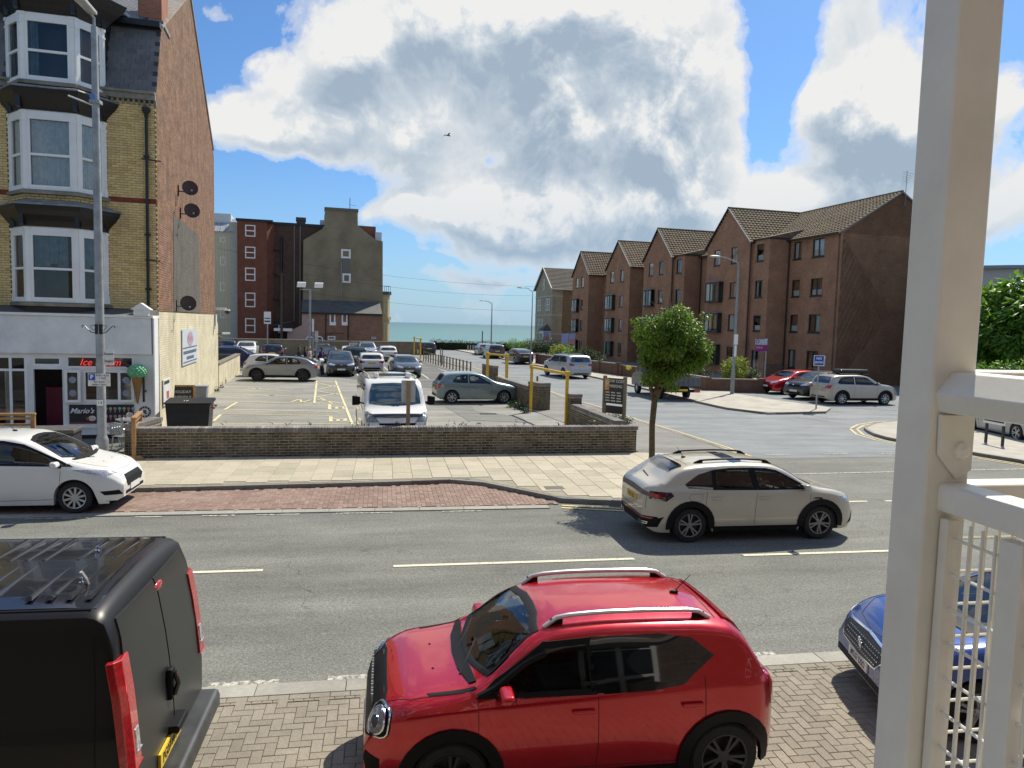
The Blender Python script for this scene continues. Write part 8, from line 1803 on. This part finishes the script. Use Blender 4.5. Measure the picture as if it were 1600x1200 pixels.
a = HW.inverted() @ G(207, 692, .1); cafe_chair(a.x+.1, a.y+.3, radians(80), 'aluminium cafe chair half behind the small curved wall')
a = HW.inverted() @ G(193, 697, .1); o = root_at('cafe_table', hp_(a.x+.1, a.y+.2), 'round metal cafe table between the aluminium chairs', 'table'); MB().lathe([(0, .72), (.34, .72), (.35, .735), (.34, .75), (0, .75)], 24).build('tabletop', CHM, o, smooth=True); MB().lathe([(.03, .02), (.03, .72)], 10).lathe([(.22, 0), (.22, .02), (.03, .05)], 12).build('pedestal', CHM, o)
o_ = G(212, 664, .92); q_ = G(253, 653, .92); brick_wall('brick_wall', o_, q_, .85, .3, 'short sloping dark brick wall running back from the long wall to the shop', limit=120)
# big bin and things behind the wall
b0 = G(257, 668, .09); b1 = G(332, 668, .09); b0.y -= .0
BIN = plain('bin_black', (.010, .011, .012), .45, var=.3, dirt=(.03, .03, .03)); mid = (ES(*es_at(258, 650, s=24.6)[:2]), ES(*es_at(328, 650, s=24.6)[:2])); L = (mid[1]-mid[0]).length
bn = root_at('wheelie_container', (mid[0].x, mid[0].y, .09), 'large black commercial waste container behind the wall next to the painted gable', 'bin', B_)
MB().extr([(.06, 0, .15), (L-.06, 0, .15), (L, 0, .98), (0, 0, .98)], (0, 1.0, 0)).build('bin_body', BIN, bn); MB().extr([(-.05, -.06, .98), (-.05, 1.06, .98), (-.05, 1.06, 1.08), (-.05, -.06, 1.01)], (L+.1, 0, 0)).build('lid', plain('bin_lid', (.007, .008, .009), .6, spec=.2), bn, bevel=.02)
for x in (.2, L-.2):
    for y in (.15, .85): MB().lathe([(0, -.03), (.08, -.03), (.08, .03), (0, .03)], 14, Matrix.Translation((x, y, .08)) @ Matrix.Rotation(radians(90), 4, 'X')).build('wheel', RUB, bn)
MB().tube([(L+.02, .1, .85), (L+.12, .1, .85), (L+.12, .8, .85), (L+.02, .8, .85)], .02, 6).build('handle', BLACKP, bn); MB().ball((L+.1, .1, .85), (.05, .05, .05), 8).build('castor_cap', plain('cap_orange', (.5, .10, .03), .5), bn); text('17', .16, WHITEF, bn, frameM((.55, .3, 1.05), (1, 0, 0), (0, 1, .07)), bold=.003)
c0 = ES(*es_at(284, 640, s=28.0)[:2]); ab = root_at('chalkboard', (c0.x, c0.y, .09), 'timber framed chalkboard standing behind the black waste container', 'sign', B_+radians(0)); Mt = Matrix.Rotation(radians(-8), 4, 'X')
MB().box(-.42, .42, -.03, .0, 0, 1.28, Mt).build('frame', WD, ab); MB().box(-.36, .36, -.035, -.03, .1, 1.22, Mt).build('board', plain('chalk_black', (.03, .03, .03), .8), ab)
text('HOLIDAY', .14, T_, ab, Mt @ frameM((0, -.037, 1.03), (1, 0, 0), (0, 0, 1))); text('FRIENDLY', .14, T_, ab, Mt @ frameM((0, -.037, .84), (1, 0, 0), (0, 0, 1))); MB().extr([(.42, -.15, 1.25), (.58, .25, .0), (.55, .25, 0), (.39, -.15, 1.25)], (0, .03, 0)).build('rear_frame', WD, ab)
c0 = ES(*es_at(311, 640, s=29.0)[:2]); gb = root_at('grey_crate', (c0.x, c0.y, .09), 'tall plain grey storage bin right of the chalkboard', 'bin', B_); MB().extr([(-.22, 0, 0), (.22, 0, 0), (.27, 0, 1.12), (-.27, 0, 1.12)], (0, .5, 0)).build('bin_body', plain('bin_grey', (.22, .25, .28), .5), gb); MB().box(-.29, .29, -.02, .52, 1.12, 1.16).build('rim', plain('bin_grey', (.22, .25, .28), .5), gb, bevel=.01)
# car park notice plates on tall posts
for px, s_, h_, lab, ww in ((418, 70, 4.35, 'white car park notice on a pole above the black estate', .6), (489, 66, 3.8, 'thin tall grey sign pole beside the floodlight column', .16)):
    x, y = at(px, s_); o = root_at('parking_notice_pole', (x, y, .085), lab, 'sign'); MB().tube([(0, 0, 0), (0, 0, h_)], .05, 8).build('pole', GALV, o); MB().box(-ww*.5, ww*.5, -.08, -.05, h_-1.1, h_).build('plate', WHITEF, o)
    if ww > .5: MB().box(-ww*.42, ww*.42, -.085, -.08, h_-.95, h_-.8).box(-ww*.42, ww*.42, -.085, -.08, h_-.65, h_-.55).build('plate_lettering', T_ if False else INK, o)
x, y = at(494.5, 56); o = root_at('sign_pole', (x, y, .085), 'short white faced sign pole behind the standing group', 'sign'); MB().tube([(0, 0, 0), (0, 0, 2.9)], .05, 8).build('pole', GALV, o); MB().box(-.12, .12, -.08, -.05, 2.1, 2.9).build('plate', plain('plate_pale', (.5, .5, .5), .5), o)
g_ = MB(); q = G(764, 648, .085)
for k in range(8): g_.box(k*.09, k*.09+.05, 0, .35, 0, .012)
g_.build('drain_grate', BLK, None, 'iron drain grate in the car park surface below the grey green hatchback', 'drain', loc=(q.x-.35, q.y, .095))
q = G(866, 762, .118); MB().box(-.22, .22, -.16, .16, 0, .004).build('access_cover', plain('cover_iron', (.09, .08, .07), .7), None, 'small iron access cover in the slab pavement by the kerb', 'cover', loc=(q.x, q.y, .117))
# ---- trees, hedges, shrubs
def leafmat(name, cols_, tr=.35):
    mt, n, b = newmat(name)
    if n is None: return mt
    r_ = n('ShaderNodeNewGeometry').outputs['Random Per Island']; c_ = n.ramp(r_, [(i/(len(cols_)-1), x) for i, x in enumerate(cols_)])
    setp(n, b, base=c_, rough=.45, spec=.4)
    t_ = n('ShaderNodeBsdfTranslucent', {'Color': n.mix(1.0, c_, (1.3, 1.5, .5), 'MULTIPLY')}); mx = n('ShaderNodeMixShader', {0: tr, 1: b.outputs[0], 2: t_.outputs[0]})
    out = [x for x in n.t.nodes if x.type == 'OUTPUT_MATERIAL'][0]; n.t.links.new(mx.outputs[0], out.inputs[0]); return mt
LEAF = leafmat('street_tree_leaf', [(.05, .11, .014), (.11, .20, .024), (.20, .29, .04), (.08, .15, .018), (.28, .33, .07)])
LEAF2 = leafmat('park_tree_leaf', [(.08, .17, .025), (.13, .26, .035), (.20, .34, .05)]); LEAFD = leafmat('hedge_leaf', [(.018, .04, .010), (.03, .06, .014), (.045, .08, .02)]); LEAFG = leafmat('golden_leaf', [(.20, .24, .03), (.30, .34, .05), (.13, .18, .03)])
BARK = plain('bark', (.13, .095, .045), .95, var=.4, scale=14, bump=.8)
def leaves(blobs, n_, size, mat, parent, name='crown', rng=None, lean=0.0, asp=2.1, shell=.55, kind=None, droop=.5):
    rng = rng or random.Random(4); mb = MB(); tot = sum(b_[3]**3*1.0 if not isinstance(b_[3], tuple) else b_[3][0]*b_[3][1]*b_[3][2] for b_ in blobs)
    for (bx, by, bz_, br) in blobs:
        rx, ry, rz_ = br if isinstance(br, tuple) else (br, br, br); k = int(n_*(rx*ry*rz_)/tot)
        for _ in range(k):
            while True:
                u = Vector((rng.uniform(-1, 1), rng.uniform(-1, 1), rng.uniform(-1, 1)))
                if .001 < u.length <= 1: break
            u = u.normalized()*(shell+(1-shell)*rng.random()**.6)*(1+rng.gauss(0, .06)); p = Vector((bx+u.x*rx, by+u.y*ry, bz_+u.z*rz_))
            d_ = (u+Vector((rng.uniform(-.8, .8), rng.uniform(-.8, .8), rng.uniform(-.8, .4)-droop))).normalized(); s_ = size*rng.uniform(.6, 1.35)
            sd_ = d_.cross(Vector((rng.uniform(-1, 1), rng.uniform(-1, 1), 1.5))).normalized()*s_/asp; nn_ = d_.cross(sd_).normalized()*s_*.18
            mb.add([p, p+d_*s_*.5+sd_*.5+nn_, p+d_*s_, p+d_*s_*.5-sd_*.5+nn_], [(0, 1, 2, 3)])
    return mb.build(name, mat, parent, kind=kind)
rt = random.Random(12)
tp_ = G(1016, 764, .1); tree = root_at('street_tree', (tp_.x, tp_.y, .08), 'round headed young street tree on the pavement behind the greige crossover', 'tree')
MB().tube([(0, 0, 0), (.01, .01, .8), (-.02, 0, 1.5), (.02, .02, 2.05), (.06, 0, 2.35)], [.085, .07, .066, .07, .08], 10).tube([(.02, .02, 2.0), (.28, .1, 2.6), (.5, .15, 3.2)], [.05, .04, .02], 7).tube([(.0, 0, 2.05), (-.15, .05, 2.7), (-.35, .1, 3.4)], [.055, .04, .02], 7).tube([(.05, 0, 2.3), (.12, -.05, 3.0), (.1, -.1, 3.9)], [.05, .035, .015], 7).build('trunk', BARK, tree, smooth=True)
bl_ = []
cx_, cz_ = .32, 3.42
for k in range(46):
    u = Vector((rt.gauss(0, 1), rt.gauss(0, 1), rt.gauss(0, 1))).normalized()*rt.random()**.45
    zz = cz_+u.z*.80; sh_ = 1 if zz > 3.25 else max(.38, 1-(3.25-zz)*.75); bl_.append((cx_+u.x*.84*sh_-(1-sh_)*.2, u.y*.84*sh_, zz, (.28, .28, .24)))
for k in range(12): a = rt.random()*6.28; bl_.append((cx_-.2+.30*cos(a), .3*sin(a), rt.uniform(2.45, 2.75), (.16, .16, .16)))
for k in range(9): a = rt.random()*6.28; e_ = rt.uniform(.2, 1.1); bl_.append((cx_+.92*cos(a)*cos(e_*.8), .92*sin(a)*cos(e_*.8), cz_+.96*sin(e_), (.13, .13, .10)))
leaves(bl_, 26000, .074, LEAF, tree, rng=rt, shell=.25, droop=.7)
tw = MB()
for k in range(26):
    a = rt.random()*6.28; e_ = rt.uniform(0, 1.3); d_ = Vector((cos(a)*cos(e_), sin(a)*cos(e_), sin(e_))); p0 = Vector((cx_, 0, cz_))+d_*.65; tw.tube([p0, p0+d_*.35+Vector((0, 0, .06)), p0+d_*.5+Vector((0, 0, .02))], [.008, .005, .002], 4)
tw.build('twigs', BARK, tree)
def bush(name, p, label, cat, n_, r_, size, mat, blobs=7, seed=1, rz_=None, kind=None):
    rg = random.Random(seed); o = root_at(name, p, label, cat); bl = [(rg.uniform(-.6, .6)*r_[0], rg.uniform(-.6, .6)*r_[1], r_[2]*(.35+.5*rg.random()), (r_[0]*.5, r_[1]*.5, r_[2]*.45)) for _ in range(blobs)]
    leaves(bl, n_, size, mat, o, 'foliage', rg, shell=.35, droop=.1); MB().tube([(0, 0, 0), (.02, 0, r_[2]*.6)], [.04, .02], 5).build('stem', BARK, o); return o
def big_tree(px, dist, h_, r_, label, seed, mat=LEAF2, n_=9000, size=.5):
    d_ = Vector((ray(px, 500).x, ray(px, 500).y, 0)).normalized()*dist; rg = random.Random(seed); o = root_at('tree', (d_.x, d_.y, 0), label, 'tree', group='green trees on the far right')
    MB().tube([(0, 0, 0), (.1, .1, h_*.35), (0, 0, h_*.75)], [.3, .22, .08], 8).tube([(0, 0, h_*.35), (r_*.4, 0, h_*.6)], [.14, .05], 6).tube([(0, 0, h_*.4), (-r_*.4, .2, h_*.65)], [.14, .05], 6).build('trunk', BARK, o, smooth=True)
    bl = []
    for k in range(30):
        u = Vector((rg.gauss(0, 1), rg.gauss(0, 1), rg.gauss(0, 1))).normalized()*rg.random()**.4; bl.append((u.x*r_*.75, u.y*r_*.75, h_*.58+u.z*h_*.34, (r_*.34, r_*.34, h_*.12)))
    leaves(bl, n_, size, mat, o, rng=rg, shell=.4); return o
big_tree(1545, 62, 7.7, 3.6, 'broad green tree showing between post and hand rail, left one', 3); big_tree(1600, 60, 8.0, 3.8, 'broad green tree at the right edge of the picture', 5); big_tree(1660, 58, 8.3, 3.8, 'green tree just cut by the right edge', 8)
d_ = Vector((ray(1575, 500).x, ray(1575, 500).y, 0)).normalized()
o = empty('hedge', d_*52, radians(-36), 'leafy green hedge below the far right trees', 'hedge'); leaves([(x*1.1, 0, 1.75+.15*sin(x*2.1), (.9, .8, .75)) for x in range(-1, 9)], 4500, .22, LEAF2, o, 'foliage', random.Random(9), shell=.4)
o = empty('park_wall', d_*50, radians(-36), 'dark low wall with a white notice below the far right hedge', 'wall'); MB().box(-2, 12, 0, .3, 0, 1.35).build('wall_body', plain('dark_park_wall', (.06, .05, .04), .9), o); MB().box(-2, 12, -.05, .35, 1.35, 1.45).build('coping', plain('park_coping', (.13, .10, .08), .9), o); MB().box(-1.2, -.4, -.06, 0, 1.0, 1.6).build('notice', WHITEF, o)
# hedges and bushes at the sea end
a, b_ = at(676, 104), at(905, 100); o = empty('sea_hedge', (a[0], a[1], 0), math.atan2(b_[1]-a[1], b_[0]-a[0]), 'long dark clipped hedge at the end of the side street before the sea', 'hedge'); L = hypot(b_[0]-a[0], b_[1]-a[1])
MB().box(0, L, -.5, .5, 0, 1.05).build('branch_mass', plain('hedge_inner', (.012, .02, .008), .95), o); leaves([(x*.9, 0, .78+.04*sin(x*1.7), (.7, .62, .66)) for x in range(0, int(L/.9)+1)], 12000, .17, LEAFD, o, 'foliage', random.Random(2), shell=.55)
for k, (px, s_, r_, m_, lab) in enumerate(((812, 98, (2.2, 1.5, 1.5), LEAF2, 'mid green bush at the left of the villa garden'), (838, 92, (2.4, 1.6, 1.9), LEAFD, 'dark green bush below the villa bay window'), (862, 84, (2.0, 1.4, 1.7), LEAFD, 'dark bush between the letting boards'), (880, 76, (1.5, 1.2, 1.6), LEAFG, 'yellow green rounded shrub below the pair of letting boards'), (897, 74, (1.4, 1.1, 1.1), LEAF2, 'low bright bush beside the big silver off-roader'), (925, 68, (1.6, 1.2, 1.5), LEAFD, 'dark shrub against the third brick flats'))):
    x, y = at(px, s_); bush('bush', (x, y, 0), lab, 'bush', 2600, r_, .16, m_, seed=20+k)
p = G(1152, 612); bush('golden_shrub', (p.x+.6, p.y+1.4, 0), 'bright yellow leaved shrub behind the garden wall beside the street lamp', 'shrub', 2200, (1.1, .7, 1.75), .16, LEAFG, seed=40)
p = G(1110, 605); bush('bush', (p.x, p.y+2.5, 0), 'low green bush left of the golden shrub', 'bush', 1500, (1.3, .7, 1.1), .14, LEAFD, seed=41); p = G(1185, 612); bush('bush', (p.x+.3, p.y+2.2, 0), 'grey green bush right of the golden shrub by the entrance', 'bush', 1400, (.9, .6, 1.2), .14, leafmat('grey_leaf', [(.07, .09, .05), (.11, .13, .08), (.05, .06, .035)]), seed=42)
o = empty('flower_clump', G(982, 576, .9), 0, 'single clump of yellow flowers on the garden wall by the gateway', 'flowers'); leaves([(0, 0, .1, (.16, .16, .14))], 120, .09, leafmat('yellow_petal', [(.5, .42, .05), (.6, .55, .1), (.35, .4, .08)]), o, 'petals', random.Random(3)); MB().tube([(0, 0, -.2), (0, 0, .1)], .015, 4).build('stem', BARK, o)
# weeds along the walls and the tariff board
wd = [(G(px, py, .09), s_) for px, py, s_ in ((955, 663, .45), (965, 664, .5), (975, 664, .45), (985, 662, .3), (345, 600, .5), (352, 594, .4), (358, 588, .5), (343, 606, .35), (338, 612, .3), (800, 637, .4), (812, 640, .45), (822, 646, .4), (893, 660, .4), (898, 655, .5), (252, 660, .3))]
leaves([(p.x, p.y+.1, .1+s_*.35, (s_*.6, s_*.4, s_*.5)) for p, s_ in wd], 3400, .075, LEAFD, None, 'weeds', random.Random(6), shell=.1, kind='stuff')
tf = [(WA.lerp(WB, rt.random()), rt) for _ in range(30)]
leaves([(p.x, p.y+.3, .10+.86+.02, (.05, .05, .06)) for p, _ in tf], 160, .07, LEAFD, None, 'wall_top_weeds', random.Random(8), shell=.1, kind='stuff')
# gull over the roofs
g = G(700, 212, 22) if False else CAM+ray(700, 212)*(60/ray(700, 212).y); o = empty('seagull', g, .4, 'tiny gull flying in front of the big cloud', 'bird'); gm = plain('gull_grey', (.12, .12, .12), .8)
MB().tube([(-.22, 0, 0), (-.05, 0, .02), (.15, 0, .02), (.25, 0, 0)], [.02, .06, .05, .015], 8).build('body', gm, o, smooth=True)
for s_ in (1, -1): MB().add([(.08, 0, .03), (-.08, 0, .03), (-.10, s_*.32, .14), (.05, s_*.32, .16), (-.14, s_*.62, .06), (-.06, s_*.64, .07)], [(0, 1, 2, 3), (3, 2, 4, 5)]).build('wing', gm, o)
# ---- the balcony: corner post, hand rail, second rail and mesh infill
BW = plain('cream_gloss_paint', (.76, .745, .67), .38, var=.04, scale=9, bump=.10, bscale=24, dirt=(.66, .63, .54))
PX, PYY = .905, 1.07; PS = .040
bal = empty('balcony_railing', (PX, PYY, 2.2), 0, 'cream painted steel balcony post, rails and wire mesh at the right', 'balcony railing')
def BB(x0, x1, y0, y1, z0, z1): return MB().box(x0-PX, x1-PX, y0-PYY, y1-PYY, z0-2.2, z1-2.2)
BB(PX-PS, PX+PS, PYY-PS, PYY+PS, 2.2, 6.4).build('post', BW, bal, bevel=.007)
ZR = CAM_H-.055
hr = MB(); y1_ = PYY-PS+.012
hr.extr([(x, y1_-PYY, z-2.2) for x, z in [(-.034, ZR-.036), (-.006, ZR-.002), (.046, ZR-.002), (.066, ZR-.036), (.046, ZR-.066), (-.026, ZR-.066)]], (0, -2.6, 0)); hr.build('hand_rail', BW, bal, bevel=.003)
BB(PX+PS, PX+6, PYY-.025, PYY+.03, ZR-.075, ZR+.0).build('hand_rail', BW, bal, bevel=.008)
BB(PX-.028+.01, PX+.028+.01, PYY-2.7, PYY-PS+.006, ZR-.228, ZR-.182).build('second_rail', BW, bal, bevel=.008); BB(PX+PS, PX+6, PYY-.022, PYY+.028, ZR-.235, ZR-.19).build('second_rail', BW, bal, bevel=.008)
pl = MB().extr([(.0-PS+.012, -PS-.001, ZR-.07-2.2), (PS-.004, -PS-.001, ZR-.07-2.2), (PS-.004, -PS-.001, ZR-.16-2.2), (0.01, -PS-.001, ZR-.175-2.2), (-PS+.014, -PS-.001, ZR-.135-2.2)], (0, -.007, 0)).build('fixing_plate', BW, bal, bevel=.002)
MB().lathe([(0, .012), (.006, .012), (.009, .008), (.013, .006), (.014, 0)], 20, Matrix.Translation((.012, -PS-.008, ZR-.128-2.2)) @ Matrix.Rotation(radians(90), 4, 'X')).build('bolt', BW, bal, smooth=True)
# mesh frames: flat uprights and wires, one panel running back towards us, one along the street front
fr = BB(PX-.012, PX+.012, PYY-PS-.020, PYY-PS-.002, 2.2, ZR-.238); fr.build('mesh_upright', BW, bal, bevel=.003)
BB(PX-.012, PX+.012, PYY-.200, PYY-.160, 2.2, ZR-.238).build('mesh_upright', BW, bal, bevel=.003); BB(PX-.012, PX+.012, PYY-.80, PYY-.74, 2.2, ZR-.238).build('mesh_upright', BW, bal, bevel=.003)
wr_ = []
for k in range(1, 40): y = PYY-PS-.03-k*.024; wr_.append([(0, y-PYY, 0), (0, y-PYY, ZR-.24-2.2)])
for k in range(20): z = ZR-.27-k*.058-2.2; wr_.append([(.003, -PS-.01, z), (.003, -1.6, z)])
for k in range(1, 40): wr_.append([(PS+k*.027, .004, 0), (PS+k*.027, .004, ZR-.24-2.2)])
for k in range(20): z = ZR-.29-k*.058-2.2; wr_.append([(PS, .007, z), (1.6, .007, z)])
for w_ in wr_: MB().tube(w_, .0029, 6).build('mesh_wire', BW, bal)
fl_ = MB().box(-3.2, 4.2, -1.2, 1.12, 2.02, 2.2).build('balcony_floor', plain('balcony_concrete', (.30, .29, .27), .9), None, 'pale concrete balcony floor under the camera', 'balcony')
